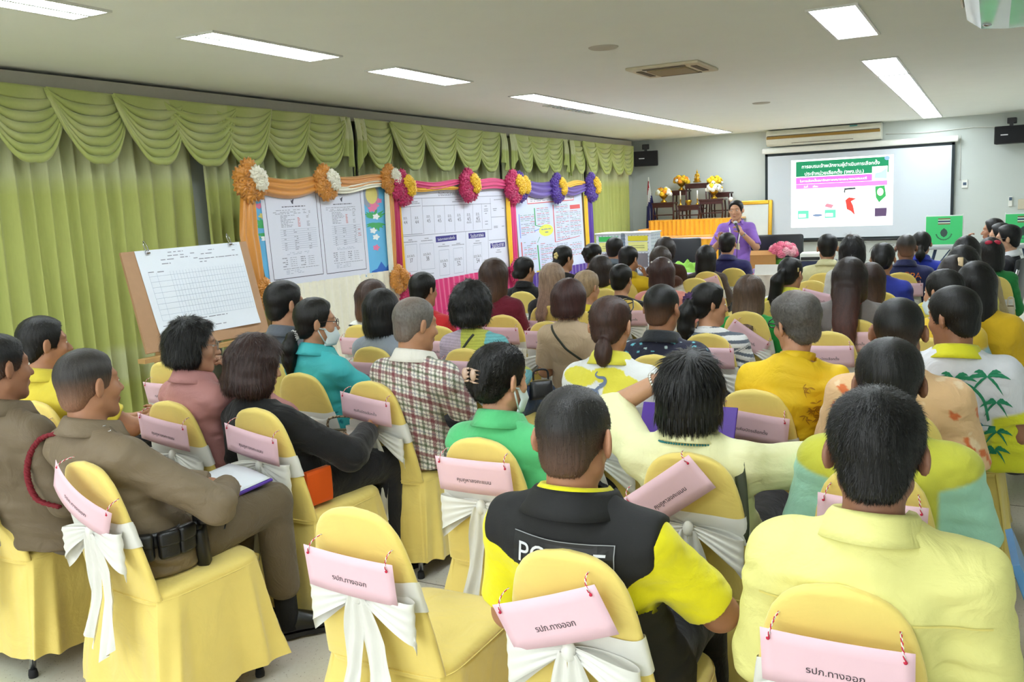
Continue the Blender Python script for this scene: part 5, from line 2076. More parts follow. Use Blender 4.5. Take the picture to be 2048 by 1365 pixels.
add('tray', 15, (1592, 650), 3.45, 'person with short grey-black hair and dark glasses in a plain golden-yellow shirt, looking left', dict(type='cap', vol=0.012, col=(46, 43, 42), grey=0.35, thin=((0.02, -0.03, 0.115), 0.045, 0.6), jit=0.3, curl=0.003), longs((236, 196, 36), mat='sateen', sleeve='short', ua=0.95, fold=0.008, collar='stand', off=0.018), fem=True, hyaw=0.85, hroll=-0.12, skin=(186, 136, 106), res=0.007, wide=1.05)
add('orange', 16, (1797, 668), 3.35, 'person with prominent ears in a peach shirt with orange flowers', dict(type='fade', fade=0.15), dict(col=(232, 190, 140), sleeve='short', ua=0.98, taper=0.02, mat='cloth', collar='polo', colfn=col_speck((232, 192, 146), [(222, 120, 70), (242, 214, 176)], 60, (0.62, 0.5), 31), off=0.02), skin=(150, 104, 78), hyaw=0.05, wide=1.05)
# -- fourth row and on, left block
add('badge', 17, (766, 622), 4.12, 'person with straight black hair in a grey shirt with a small flag badge', dict(type='bob', len=0.14, vol=0.006, sl=0.05), tee((150, 158, 170)), hyaw=-0.1, **W_)
add('striped', 18, (747, 598), 4.95, 'person with a brown bob in a white top with black stripes', dict(type='bob', len=0.15, vol=0.012, col=(60, 40, 32), tip=(96, 64, 44), tipl=0.12), longs((230, 228, 222), collar=None, res=0.0048, colfn=col_hstripes(0, 0.040, (232, 230, 224), (30, 30, 34), 0.28)), hyaw=-0.25, **W_)
add('redbun', 19, (848, 582), 5.0, 'person in a red top with a smooth low bun before the pink board', dict(type='bun', bun=(0, -0.09, -0.09), bunr=(0.05, 0.04, 0.05)), tee((206, 40, 46)), hyaw=-0.2, **W_)
add('multi', 20, (947, 612), 4.2, 'person with fluffy black curls in a lilac, lime and aqua patchwork top', dict(type='bob', len=0.10, vol=0.020, curl=0.007, jit=0.4, sl=0.035, lift=0.3), longs((196, 178, 196), colfn=col_patch, collar='band', res=0.007), hyaw=-0.2, wide=1.1, res=0.009, trousers=dict(col=(52, 72, 104)), fem=True)
add('maroon', 21, (990, 553), 5.6, 'person with straight brown hair in a maroon top before the pink board', dict(type='bob', len=0.19, vol=0.008, col=(58, 40, 32), tip=(86, 58, 42), tipl=0.18), longs((112, 32, 50), collar=None), hyaw=-0.1, **W_)
add('hoodblack', 22, (1050, 542), 7.1, 'person with hair in a bun wearing a black hooded top near the purple board', dict(type='bun', bun=(-0.02, -0.10, -0.03), bunr=(0.04, 0.03, 0.04)), longs((28, 28, 30), collar='polo'), hyaw=-0.3, **W_)
add('beige', 23, (1140, 600), 4.95, 'person with reddish-brown bob in a beige dress with a dark shoulder strap', dict(type='bob', len=0.10, vol=0.010, col=(62, 36, 34)), dict(col=(196, 172, 144), sleeve='short', ua=0.8, mat='cloth', collar=None, hem=0.45), hx=-2.2, hy=5.0, hyaw=-0.15, wide=1.1, trousers=dict(col=(190, 168, 140)), fem=True)
add('ashblond', 24, (1107, 558), 6.2, 'person with long ash-blonde hair tied low over a black top', dict(type='long', len=0.10, back=0.40, bw=0.75, col=(150, 126, 106), tip=(140, 108, 92)), longs((34, 34, 38), collar=None), hyaw=-0.25, **W_)
add('oldblond', 25, (1175, 577), 5.85, 'older person with thin ash-blonde hair in a yellow top', dict(type='pony', pz=-0.06, back=0.14, bw=0.6, col=(158, 134, 104), vol=0.004), tee((226, 206, 60)), hyaw=-0.3, **W_)
add('hairclip', 26, (1128, 519), 7.35, 'person in black with a gold flower clip in black hair', dict(type='bun', bun=(0, -0.1, -0.04), bunr=(0.045, 0.03, 0.05)), longs((26, 26, 30), collar=None), hyaw=-0.4, **W_)
add('updo', 27, (1187, 512), 8.2, 'person in black with a curled black updo before the ballot boxes', dict(type='updo'), longs((24, 24, 28), collar=None), hyaw=-0.3, **W_)
add('strap', 28, (1203, 540), 7.3, 'person with dark brown bob in yellow with a black shoulder strap', dict(type='bob', len=0.15, vol=0.008, col=(42, 32, 28)), tee((224, 212, 84)), hyaw=-0.1, **W_)
add('frontgray', 29, (1230, 500), 9.0, 'person with short hair in a grey-blue shirt in front of the ballot boxes', dict(type='short', vol=0.004), polo((104, 116, 128)), hyaw=-0.1)
add('frontyellow', 30, (1257, 521), 8.0, 'person with short hair in mustard yellow holding a hand to the face', dict(type='short', vol=0.004), polo((222, 186, 30)), hyaw=-0.2, hpitch=-0.2, armR=dict(e=(0.24, 0.16, 0.78), wh=(0.13, 0.10, -0.16), d=(-0.2, -0.2, 0.8), n=(-0.8, -0.5, 0), curl=0.9))
add('floral', 31, (1243, 562), 6.4, 'person with cropped black hair in a black top with pale flowers', dict(type='cap', vol=0.008), dict(col=(30, 30, 32), sleeve='short', ua=0.9, mat='cloth', collar='band', colfn=col_speck((32, 32, 34), [(196, 190, 170), (150, 120, 110)], 55, (0.45, 0.7), 5)), hyaw=-0.1, **W_)
add('salmon', 32, (1325, 547), 7.1, 'person with an auburn bob in a salmon top with pearl hair pins', dict(type='bob', len=0.15, vol=0.012, col=(58, 34, 30)), tee((226, 148, 136), ua=0.95), wide=1.15, sw=0.165, **W_)
add('vest', 33, (1332, 500), 8.9, 'person with dark brown hair before the black office chair', dict(type='bob', len=0.10, vol=0.01, col=(40, 30, 26)), longs((70, 44, 32), collar=None), hyaw=-0.3, **W_)
add('vestwhite', 34, (1322, 520), 8.2, 'person half hidden in a brown vest over white sleeves', dict(type='bob', len=0.12, vol=0.008, col=(58, 46, 38)), longs((74, 46, 34), collar=None, colfn=col_sleeves((80, 50, 36), (226, 222, 216), 0.02)), **W_)
add('browntop', 35, (1413, 516), 8.4, 'person with straight black shoulder hair in a dark brown top', dict(type='bob', len=0.19, vol=0.008), longs((84, 72, 64), collar=None), hyaw=-0.1, **W_)
add('navy', 36, (1455, 491), 9.5, 'person in a navy polo with red and white trim in front of the speaker', dict(type='short', vol=0.003), polo((38, 38, 92), ccol=(40, 40, 90), ua=0.85, colfn=lambda S, v, b: np.where(np.abs((v - S.sh[1]) @ ((S.el[1] - S.sh[1]) / np.linalg.norm(S.el[1] - S.sh[1])) - 0.14)[:, None] < 0.05, np.where(sleeves_mask(S, v) > 0, C(206, 50, 60), b), b)), wide=1.1)
# -- right block
add('easy', 37, (1325, 620), 4.2, 'person with short hair in a dark navy polo speckled cyan, with a sling bag buckle', dict(type='fade', fade=0.3, sl=0.012, lift=0.4), polo((34, 38, 62), ccol=(26, 30, 36), mat='knit', res=0.006, colfn=col_speck((34, 36, 58), [(110, 190, 206), (190, 214, 220)], 120, (0.62, 0.75), 8)), skin=(164, 114, 84), hyaw=-0.15, wide=1.08)
add('stripes', 38, (1420, 612), 4.9, 'person with a black ponytail in a grey and white striped top, looking right', dict(type='pony', pz=0.03, back=0.27, bw=1.5, vol=0.006), longs((226, 226, 226), collar='band', res=0.0045, colfn=col_hstripes(0, 0.042, (228, 228, 228), (96, 104, 116), 0.42)), hyaw=-0.95, wide=1.15, sw=0.155, fem=True)
add('sidestripe', 39, (1500, 588), 5.6, 'person with long straight light-brown hair in a bright green top', dict(type='long', len=0.16, back=0.30, bw=1.1, vol=0.006, by=0.02, col=(80, 62, 50), tip=(116, 96, 80), tipl=0.25), longs((40, 150, 66), collar=None), hyaw=-0.1, **W_)
add('pony', 40, (1582, 550), 6.5, 'person with a long black ponytail in a white shirt with yellow dots', dict(type='pony', pz=0.03, back=0.36, bw=1.4, bx=-0.05), polo((226, 228, 226), ccol=(228, 220, 70), colfn=blob_col((226, 228, 228), [(0.09, -0.09, 0.09, 0.09, (228, 220, 80)), (-0.10, -0.06, 0.09, 0.05, (228, 220, 80))])), hyaw=-0.35, **W_)
add('creamman', 41, (1655, 498), 8.9, 'person with short black hair in a plain cream shirt before the projector', dict(type='short', vol=0.006), polo((222, 218, 170), mat='sateen'), hyaw=0.2, wide=1.08)
add('wavy', 42, (1705, 502), 8.0, 'person with wavy dark hair thinning at the parting', dict(type='bob', len=0.13, vol=0.012, curl=0.005, thin=((0.0, -0.02, 0.115), 0.03, 0.6), jit=0.3), tee((206, 206, 200)), free=True, **W_)
add('hoodie', 43, (1700, 558), 5.6, 'person with very long reddish-brown hair in a grey hoodie with a red hood lining', dict(type='long', len=0.16, back=0.56, bw=0.95, vol=0.008, by=-0.05, col=(34, 25, 23), tip=(76, 42, 36), tipl=0.3), longs((118, 112, 110), collar='polo', ccol=(214, 60, 66), off=0.022), wide=1.12, sw=0.16, **W_)
add('second', 44, (1742, 562), 6.4, 'person with long brown hair half hidden behind the grey hoodie', dict(type='long', len=0.15, back=0.34, col=(52, 36, 30), tip=(90, 62, 46)), tee((222, 214, 196)), free=True, **W_)
add('blue', 45, (1766, 520), 7.2, 'person in royal blue with glasses pushed up on black hair', dict(type='bun', bun=(0, -0.10, 0.0), bunr=(0.05, 0.04, 0.06), jit=0.25), tee((44, 58, 160), ua=0.95), **W_)
add('dopa', 46, (1812, 498), 8.6, 'person with cropped hair in a navy shirt lettered DOPA in orange', dict(type='fade', fade=0.7, col=(50, 46, 44), sl=0.006), polo((40, 46, 90), ua=0.95), wide=1.12, hyaw=0.15, skin=(150, 104, 78))
add('blue2', 47, (1843, 490), 9.3, 'person with a short ponytail in a bright blue polo with white collar trim', dict(type='pony', pz=-0.02, back=0.14, bw=1.2), polo((48, 66, 186), ccol=(48, 66, 186)), free=True, **W_)
add('tan', 48, (1933, 506), 7.3, 'person with long dark hair in a tan jacket on the right', dict(type='long', len=0.14, back=0.34, bw=0.95, bx=0.02), longs((186, 168, 128), collar=None, off=0.024), wide=1.12, **W_)
add('green2', 49, (1980, 507), 8.5, 'person in green with a red bow in black hair', dict(type='bob', len=0.15, vol=0.01), longs((40, 130, 66), collar='band'), hyaw=0.2, **W_)
add('clip', 50, (1908, 552), 5.9, 'person with long dark hair and a cream hair clip in yellow and aqua', dict(type='long', len=0.13, back=0.36, bw=0.9, bx=0.06, col=(34, 26, 24)), longs((226, 200, 70), collar=None, colfn=blob_col((222, 208, 90), [(0.12, -0.2, 0.12, 0.2, (150, 196, 190))])), **W_)
add('clipfront', 51, (1926, 532), 6.5, 'person with black hair in yellow behind the cream hair clip', dict(type='bob', len=0.18, vol=0.012), tee((226, 212, 90)), **W_)
add('mask', 52, (1885, 588), 5.0, 'person with slicked black hair and a face mask turned left, in yellow and pale blue', dict(type='bun', bun=(0.0, -0.09, -0.05), bunr=(0.04, 0.03, 0.04)), tee((228, 206, 70), colfn=blob_col((232, 196, 60), [(-0.14, -0.06, 0.08, 0.1, (170, 210, 222))], sl=(170, 210, 222))), hyaw=0.9, **W_)
add('palm', 53, (1905, 638), 4.1, 'person looking left in a white shirt printed with green palms over yellow', dict(type='short', vol=0.004), polo((226, 228, 236), ccol=(224, 220, 40), colfn=palm_col, off=0.024, res=0.008, hem=0.42), hyaw=0.95, hroll=-0.05, hpitch=-0.1, skin=(156, 108, 80), wide=1.08, hx=0.03, hy=4.16, trousers=dict(col=(44, 46, 52)), legR=((0.18, 0.42, 0.52), (0.24, 0.48, 0.085), (0.30, 0.62, 0.035)))
add('mustard', 54, (1952, 572), 5.35, 'person with dark hair in a mustard jacket behind the palm-shirted person', dict(type='bob', len=0.2, vol=0.008), longs((226, 184, 40), collar=None, off=0.022), hx=0.06, hy=5.3, wide=1.1, **W_)
# -- officials at the right, facing the front table
add('suit', 55, (2014, 480), 9.7, 'person in a dark suit and glasses seated facing left on a chrome-framed chair', dict(type='short', vol=0.012, sl=0.03, lift=0.12), longs((52, 52, 58), collar='polo', ccol=(228, 230, 234), mat='cloth'), yaw=1.35, hyaw=0.12, skin=(206, 160, 128), res=0.009, trousers=dict(col=(48, 48, 54)))
add('faceleft', 56, (1985, 462), 11.2, 'person with a brush cut facing left, hand near the mouth', dict(type='short', vol=0.004), polo((176, 44, 56)), yaw=1.3, hyaw=0.15, skin=(168, 120, 92), res=0.009, armR=dict(e=(0.22, 0.22, 0.82), wh=(0.04, 0.26, -0.14), d=(-0.1, -0.1, 0.5), n=(0, -1, 0), curl=0.8))
add('between', 57, (1999, 474), 10.45, 'person in glasses half hidden between the two people facing left', dict(type='short', vol=0.01), polo((70, 70, 80)), yaw=1.3, hyaw=0.2, skin=(206, 160, 128), res=0.0105)
# -- the speaker
add('speaker', 58, (1472, 422), 11.35, 'person standing in a purple polo speaking into a microphone', dict(type='short', vol=0.004, sl=0.014), polo((140, 100, 190), ua=0.9, hem=0.74, fold=0.005, off=0.016), K=1.0, yaw=math.pi + 0.12, hipf=0.02, stand=True, zh=0.83, hyaw=-0.15, hpitch=-0.05, wide=1.06, skin=(196, 146, 112), res=0.0075, trousers=dict(col=(30, 30, 38), rise=0.06),
    armL=dict(e=(-0.25, 0.06, 0.98), w=(-0.10, 0.23, 1.165), d=(0.25, 0.1, 0.5), n=(0.6, -0.4, -0.3), curl=1.3), armR=dict(e=(0.27, 0.05, 0.97), w=(0.17, 0.26, 1.07), d=(-0.15, 0.2, 0.5), n=(-0.4, 0.8, 0.1), curl=0.45))
# ------------------------------------------------------------------ display boards, easel
class Plane:
    """upright plane along the left wall, leaning back: x = x0 + k (z - z0)"""

    def __init__(self, x_top, z_top, x_bot, z_bot):
        self.p0 = np.array([x_top, 0, z_top])
        d = np.array([x_bot - x_top, 0, z_bot - z_top])
        self.n = np.cross(np.array([0, 1.0, 0]), d)
        self.n /= np.linalg.norm(self.n)
        if self.n[0] < 0:
            self.n = -self.n

    def at(self, px, py):
        r = ray(px, py)
        o = np.array([0, 0, CAM_H])
        return o + r * (((self.p0 - o) @ self.n) / (r @ self.n))


def quadf(c4):
    """c4: TL, TR, BR, BL points"""
    tl, tr, br, bl = [np.asarray(q, float) for q in c4]
    return lambda s, t: (tl * (1 - s) + tr * s) * (1 - t) + (bl * (1 - s) + br * s) * t


def qpoly(mb, f, n, pts, lay, mi=0):
    V = [f(s, t) + n * (0.0008 * lay) for s, t in pts]
    tri = tessellate_polygon([[Vector((s, -t, 0)) for s, t in pts]])
    T2 = []
    for q in tri:
        a, b, c = [np.array(V[i]) for i in q]
        T2.append(q if np.cross(b - a, c - a) @ n > 0 else q[::-1])
    mb.add(V, T2, mi)


def qrect(mb, f, n, s0, t0, s1, t1, lay, mi=0):
    qpoly(mb, f, n, [(s0, t0), (s1, t0), (s1, t1), (s0, t1)], lay, mi)


def qline(mb, f, n, s0, t0, s1, t1, w, lay, mi=0):
    a, b = f(s0, t0), f(s1, t1)
    d = (b - a) / np.linalg.norm(b - a)
    e = np.cross(n, d) * w / 2
    V = [a - e, b - e, b + e, a + e]
    V = [v + n * 0.0008 * lay for v in V]
    c = np.cross(V[1] - V[0], V[2] - V[0]) @ n
    mb.add(V, [(0, 1, 2, 3) if c > 0 else (3, 2, 1, 0)], mi)


def qframe(mb, f, n, s0, t0, s1, t1, w, lay, mi=0):
    for a in ((s0, t0, s1, t0), (s1, t0, s1, t1), (s1, t1, s0, t1), (s0, t1, s0, t0)):
        qline(mb, f, n, *a, w, lay, mi)


def qtext(mb, f, n, s, st, tt, wfrac, lay, mi=0, bold=False):
    o = f(st, tt)
    ux = f(1, tt) - f(0, tt)
    L = np.linalg.norm(ux)
    ux = ux / L
    uy = np.cross(n, ux)
    text_mb(mb, s, o, ux, uy, width=wfrac * L, off=0.0008 * lay, mi=mi)


def qdashes(mb, f, n, rng, s0, s1, t, w, lay, mi=0, fill=0.8):
    s = s0
    while s < s1:
        e = min(s + rng.uniform(0.02, 0.07), s1)
        if rng.random() < fill:
            qline(mb, f, n, s, t, e, t, w, lay, mi)
        s = e + rng.uniform(0.006, 0.02)


PAPER = mat('poster_paper', (216, 218, 230), rough=0.75, var=0.015)
GREYINK = mat('grey_print', (146, 148, 160), rough=0.9)
DARKINK = mat('dark_print', (78, 78, 90), rough=0.9)
PALEINK = mat('pale_print', (172, 178, 194), rough=0.9)
REDINK = mat('red_print', (206, 120, 120), rough=0.9)
BLUEINK = mat('blue_print', (66, 62, 132), rough=0.9)
WHITEINK = mat('white_print', (232, 232, 240), rough=0.9)


def ruffle_ball(mb, c, r, seed, mi=0, squash=(0.6, 1, 1)):
    rng = np.random.default_rng(seed)
    n, m = 40, 22
    th = np.arange(n) / n * 6.2832
    ph = np.linspace(0.05, math.pi - 0.05, m)
    a, b = rng.uniform(0, 6.28, 2)
    P = np.zeros((m, n, 3))
    for i, p in enumerate(ph):
        k = 1 + 0.16 * np.sin(th * 10 + a + 2.5 * math.sin(p * 4 + b)) + 0.10 * np.sin(p * 15 + th * 3)
        P[i, :, 0] = np.cos(p) * r * squash[0] * k
        P[i, :, 1] = np.sin(p) * np.cos(th) * r * squash[1] * k
        P[i, :, 2] = np.sin(p) * np.sin(th) * r * squash[2] * k
    mb.grid(P + np.asarray(c), cv=True, mi=mi)


def rosette(parent, c, r, outer, inner, seed, skew=(0.3, 0.3)):
    rng = np.random.default_rng(seed)
    o = MB()
    k = 7
    for i in range(k):
        a = i / k * 6.2832 + rng.uniform(-0.1, 0.1)
        if abs(math.atan2(math.sin(a - 0.5), math.cos(a - 0.5))) < 0.55:
            continue
        ruffle_ball(o, np.asarray(c) + np.array([0.0, math.cos(a) * r * 0.60, math.sin(a) * r * 0.60]), r * 0.46, seed * 10 + i)
    ruffle_ball(o, np.asarray(c), r * 0.5, seed * 10 + 9)
    ob = o.build('rosette', outer, parent)
    q = MB()
    for i in range(3):
        a = 0.5 + (i - 1) * 0.8
        ruffle_ball(q, np.asarray(c) + np.array([r * 0.30, math.cos(a) * r * 0.42, math.sin(a) * r * 0.34]), r * 0.38, seed * 20 + i)
    q.build('rosette_centre', inner, ob)
    return ob


def hdrape(parent, a, b, h, m, name='drape', seed=0, sag=0.03, twist=0.0, off=0.0):
    a, b = np.asarray(a, float), np.asarray(b, float)
    n, k = 40, 15
    P = np.zeros((n, k, 3))
    for i in range(n):
        t = i / (n - 1)
        c = a + (b - a) * t + np.array([0, 0, -sag * 4 * t * (1 - t)])
        hh = h * (0.62 + 0.38 * (4 * t * (1 - t)) ** 0.5)
        for j in range(k):
            u = j / (k - 1) * 2 - 1
            P[i, j] = c + np.array([0.035 * math.sqrt(1 - u * u + 1e-6) + 0.012 * math.sin(u * 9 + twist * t * 5 + seed) + off, 0, u * hh / 2 + 0.012 * math.sin(t * 7 + seed)])
    return MB().grid(P).build(name, m, parent)


def vdrape(parent, pts, w, m, name='side_drape', seed=0, off=0.0):
    pts = np.asarray(pts, float)
    n, k = 40, 17
    P = np.zeros((n, k, 3))
    tt = np.linspace(0, len(pts) - 1, n)
    for i in range(n):
        c = np.array([np.interp(tt[i], np.arange(len(pts)), pts[:, d]) for d in range(3)])
        t = i / (n - 1)
        ww = w * (0.7 + 0.3 * math.sin(math.pi * min(1, t * 1.2)))
        for j in range(k):
            u = j / (k - 1) * 2 - 1
            P[i, j] = c + np.array([0.03 * math.sqrt(1 - u * u + 1e-6) + 0.010 * math.sin(u * 8 + seed + t) + off, u * ww / 2, 0])
    return MB().grid(P).build(name, m, parent)


def pleat_sheet(y0, y1, z0, z1, x0, x1, m, name, parent, wave=0.06, amp=0.012, seed=0, axis='y'):
    n = max(int(abs(y1 - y0) / 0.010), 20)
    zs = np.linspace(z0, z1, 10)
    P = np.zeros((n, 10, 3))
    for i, y in enumerate(np.linspace(y0, y1, n)):
        for j, z in enumerate(zs):
            t = (z - z0) / (z1 - z0)
            x = x0 + (x1 - x0) * t + amp * (1.25 - 0.6 * t) * math.sin(y / wave * 6.2832 + 0.8 * math.sin(y * 5 + seed) + 0.4 * t) + 0.006 * math.sin(y * 9 + z * 4)
            P[i, j] = (x, y, z) if axis == 'y' else (y, x, z)
    return MB().grid(P, flip=(axis != 'y')).build(name, m, parent)


SATO, SATW, SATP, SATY, SATV = (mat('orange_gold_satin', (206, 136, 44), rough=0.35, sheen=0.3, spec=0.6), mat('ivory_satin', (238, 234, 214), rough=0.4, sheen=0.3), mat('magenta_cloth', (214, 44, 116), rough=0.5, sheen=0.3),
                                mat('yellow_cloth', (246, 196, 36), rough=0.5, sheen=0.3), mat('violet_cloth', (78, 42, 146), rough=0.45, sheen=0.3))
SATR = mat('dark_magenta_cloth', (190, 30, 92), rough=0.5, sheen=0.3)

# ---- board 1: orange
pl = Plane(-5.52, 1.95, -5.38, 1.0)
n_ = pl.n
A = pl.at
b1 = empty('display_board', (-5.5, 6.7, 0))
tag(b1, 'display board draped in orange and ivory, with blue floral poster and two forms', 'display board', 'draped display boards')


def on(o, root):
    """keep world place under a root that only has a location"""
    for c in o if isinstance(o, (list, tuple)) else [o]:
        c.parent = root
        c.location = Vector(c.location) - root.location


f = quadf([A(493, 372), A(770, 360), A(783, 548), A(535, 576)])
mb = MB()
tl, tr, br, bl = f(0, 0), f(1, 0), f(1, 1), f(0, 1)
for q0 in (0,):
    V = [tl, tr, br, bl] + [q - n_ * 0.03 for q in (tl, tr, br, bl)]
    mb.add(V, [(0, 3, 2, 1), (4, 5, 6, 7), (0, 1, 5, 4), (1, 2, 6, 5), (2, 3, 7, 6), (3, 0, 4, 7)])
o = mb.build('panel', mat('board_ply', (170, 140, 100)), None, smooth=False)
on(o, b1)
SKYP = mat('poster_sky', (96, 178, 222), rough=0.6, var=0.25, scale=1.6)
mb = MB()
qrect(mb, f, n_, 0, 0, 1, 1, 1)
po = mb.build('floral_poster', SKYP, None, smooth=False)
on(po, b1)
rng = np.random.default_rng(4)


def kid(mb, name, m, par):
    o = mb.build(name, m, None, smooth=False)
    o.parent = par
    return o


def leafpts(cx, cy, a, L, w):
    return [(cx + L * u * math.cos(a) - w * v * math.sin(a), cy + L * u * math.sin(a) + w * v * math.cos(a)) for u, v in ((0, 0), (0.3, 0.8), (0.65, 0.9), (1, 0), (0.65, -0.9), (0.3, -0.8))]


LFM, PKM, WHM, YLM = mat('print_leaf', (60, 166, 92)), mat('print_pink', (226, 120, 160)), mat('print_white', (236, 240, 240)), mat('print_yellow', (214, 200, 110))
for cx, cy in ((0.06, 0.42), (0.88, 0.40)):
    mb = MB()
    for i in range(11):
        a = math.pi * (0.1 + 0.85 * i / 10) + rng.uniform(-0.1, 0.1)
        qpoly(mb, f, n_, leafpts(cx, cy, a + math.pi, rng.uniform(0.06, 0.12), 0.012), 2 + 0.05 * i)
        qpoly(mb, f, n_, leafpts(cx + 0.01, cy + 0.05, a, rng.uniform(0.05, 0.10), 0.012), 2.6 + 0.05 * i)
    kid(mb, 'palm_leaves_print', LFM, po)
for cx, cy, r, s, m in ((0.885, 0.27, 0.03, 0, PKM), (0.865, 0.30, 0.025, 1, PKM), (0.93, 0.22, 0.02, 2, PKM), (0.06, 0.30, 0.02, 3, YLM), (0.045, 0.20, 0.02, 4, PKM), (0.875, 0.71, 0.022, 5, PKM),
                        (0.895, 0.385, 0.022, 0, WHM), (0.075, 0.62, 0.022, 0, WHM), (0.05, 0.52, 0.022, 0, WHM), (0.88, 0.60, 0.022, 0, WHM), (0.86, 0.53, 0.022, 0, WHM)):
    mb = MB()
    for i in range(5):
        qpoly(mb, f, n_, leafpts(cx, cy, i * 1.2566 + s, r * 1.6, r * 0.6), 4 + 0.05 * i)
    kid(mb, 'flower_print', m, po)
mb = MB()
qpoly(mb, f, n_, [(0.87 + 0.05 * math.cos(i * 0.3142), 0.15 + 0.10 * math.sin(i * 0.3142)) for i in range(20)], 4.5)
kid(mb, 'yellow_rice_print', YLM, po)
mb = MB()
qpoly(mb, f, n_, [(0.86 + 0.075 * math.cos(i * 0.3142), 0.14 + 0.16 * math.sin(i * 0.3142)) for i in range(20)], 3.5)
kid(mb, 'silver_bowl_print', mat('print_silver', (140, 150, 168)), po)
mb = MB()
qpoly(mb, f, n_, [(0.80, 1), (0.82, 0.95), (0.87, 0.93), (0.91, 0.86), (0.95, 0.93), (0.98, 0.89), (1, 0.93), (1, 1)], 3)
kid(mb, 'blue_hills_print', mat('print_blue', (36, 104, 196)), po)
# the white sheet with two forms
n2 = n_
w = quadf([A(517, 377), A(724, 371), A(739, 549), A(541, 576)])
mb = MB()
qrect(mb, w, n_, 0, 0, 1, 1, 8)
wp = mb.build('paper_forms', PAPER, None, smooth=False)
on(wp, b1)
dk, gy, pa, rd = MB(), MB(), MB(), MB()
for s0, s1, t0, t1 in ((0.035, 0.50, 0.0, 0.93), (0.535, 0.965, 0.0, 0.935)):
    qframe(dk, w, n_, s0, t0, s1, t1, 0.006, 9)
    g = lambda a, b, s0=s0, s1=s1: w(s0 + (s1 - s0) * a, b)
    qtext(dk, g, n_, 'การเลือกตั้งสมาชิกสภาเทศบาล' if s0 < 0.3 else 'การเลือกตั้งนายกเทศมนตรี', 0.5, 0.045, 0.62, 9)
    qdashes(gy, g, n_, rng, 0.36, 0.70, 0.09, 0.007, 9)
    qpoly(dk, g, n_, [(0.50, 0.17), (0.47, 0.125), (0.49, 0.14), (0.53, 0.125), (0.55, 0.12), (0.53, 0.15), (0.525, 0.175)], 9)
    qdashes(dk, g, n_, rng, 0.30, 0.76, 0.20, 0.007, 9, fill=1.0)
    for t in (0.235, 0.255, 0.27):
        qdashes(gy, g, n_, rng, 0.12, 0.85, t, 0.005, 9)
    for i in range(9):
        t = 0.29 + i * 0.0145
        qdashes(gy, g, n_, rng, 0.25, 0.25 + rng.uniform(0.1, 0.30), t, 0.005, 9, fill=1)
        if i > 1:
            qdashes(rd, g, n_, rng, 0.58, 0.63, t, 0.006, 9, fill=1)
        qdashes(gy, g, n_, rng, 0.76, 0.82, t, 0.005, 9, fill=0.7)
    for i in range(10):
        t = 0.435 + i * 0.022
        qline(pa, g, n_, 0.22, t, 0.94, t, 0.003, 9)
        qdashes(gy, g, n_, rng, 0.28, 0.33, t + 0.01, 0.006, 9)
        qdashes(gy, g, n_, rng, 0.48, 0.56, t + 0.01, 0.006, 9)
        qdashes(gy, g, n_, rng, 0.76, 0.82, t + 0.01, 0.006, 9)
        if s0 > 0.3 and 1 < i < 7:
            qdashes(rd, g, n_, rng, 0.86, 0.94, t + 0.01, 0.006, 9)
    for t in (0.675, 0.69):
        qdashes(pa, g, n_, rng, 0.30, 0.75, t, 0.005, 9)
    for i in range(5):
        for a in (0.2, 0.56):
            t = 0.725 + i * 0.021
            qdashes(gy, g, n_, rng, a, a + 0.10, t, 0.008, 9)
            qdashes(gy, g, n_, rng, a + 0.15, a + 0.28, t, 0.004, 9, fill=1)
    qdashes(gy, g, n_, rng, 0.2, 0.92, 0.835, 0.005, 9, fill=1)
    for t in (0.855, 0.87, 0.885):
        qdashes(pa, g, n_, rng, 0.25, 0.6, t, 0.005, 9)
kid(dk, 'dark_lettering', DARKINK, wp)
kid(gy, 'grey_print', GREYINK, wp)
kid(pa, 'pale_print', PALEINK, wp)
kid(rd, 'red_print', REDINK, wp)
parts = []
parts.append(hdrape(None, A(492, 372) + n_ * 0.04, A(640, 369) + n_ * 0.04, 0.17, SATO, seed=1))
parts.append(hdrape(None, A(648, 367) + n_ * 0.04, A(768, 362) + n_ * 0.04, 0.12, SATO, seed=2, sag=0.0))
parts.append(hdrape(None, A(655, 380) + n_ * 0.03, A(766, 366) + n_ * 0.03, 0.09, SATW, seed=3, sag=0.01))
parts.append(vdrape(None, [A(489, 385) + n_ * 0.03, A(492, 470) + n_ * 0.03, A(505, 545) + n_ * 0.03, A(512, 580) + n_ * 0.03], 0.20, SATO, seed=1))
parts.append(vdrape(None, [A(773, 372) + n_ * 0.03, A(778, 460) + n_ * 0.03, A(783, 570) + n_ * 0.03], 0.10, SATO, seed=4))
parts.append(vdrape(None, [A(768, 385) + n_ * 0.02, A(773, 470) + n_ * 0.02, A(778, 545) + n_ * 0.02], 0.05, SATW, seed=5))
for c, r, sd in (((487, 366), 0.175, 1), ((640, 368), 0.16, 2), ((769, 362), 0.15, 3)):
    parts.append(rosette(None, A(*c) + n_ * 0.08, r, SATO, SATW, sd))
parts.append(rosette(None, A(525, 590) + n_ * 0.06, 0.13, SATO, SATW, 4))
parts.append(rosette(None, A(790, 560) + n_ * 0.06, 0.14, SATO, SATO, 5))
parts.append(pleat_sheet(5.72, 7.72, 0.02, 1.04, -5.34, -5.37, SATW, 'skirt', None, wave=0.10, seed=1))
for y in (5.8, 7.6):
    parts.append(MB().box((-5.46, y, 0.52), (0.04, 0.05, 1.04)).build('leg', mat('board_ply'), None, smooth=False))
on(parts, b1)

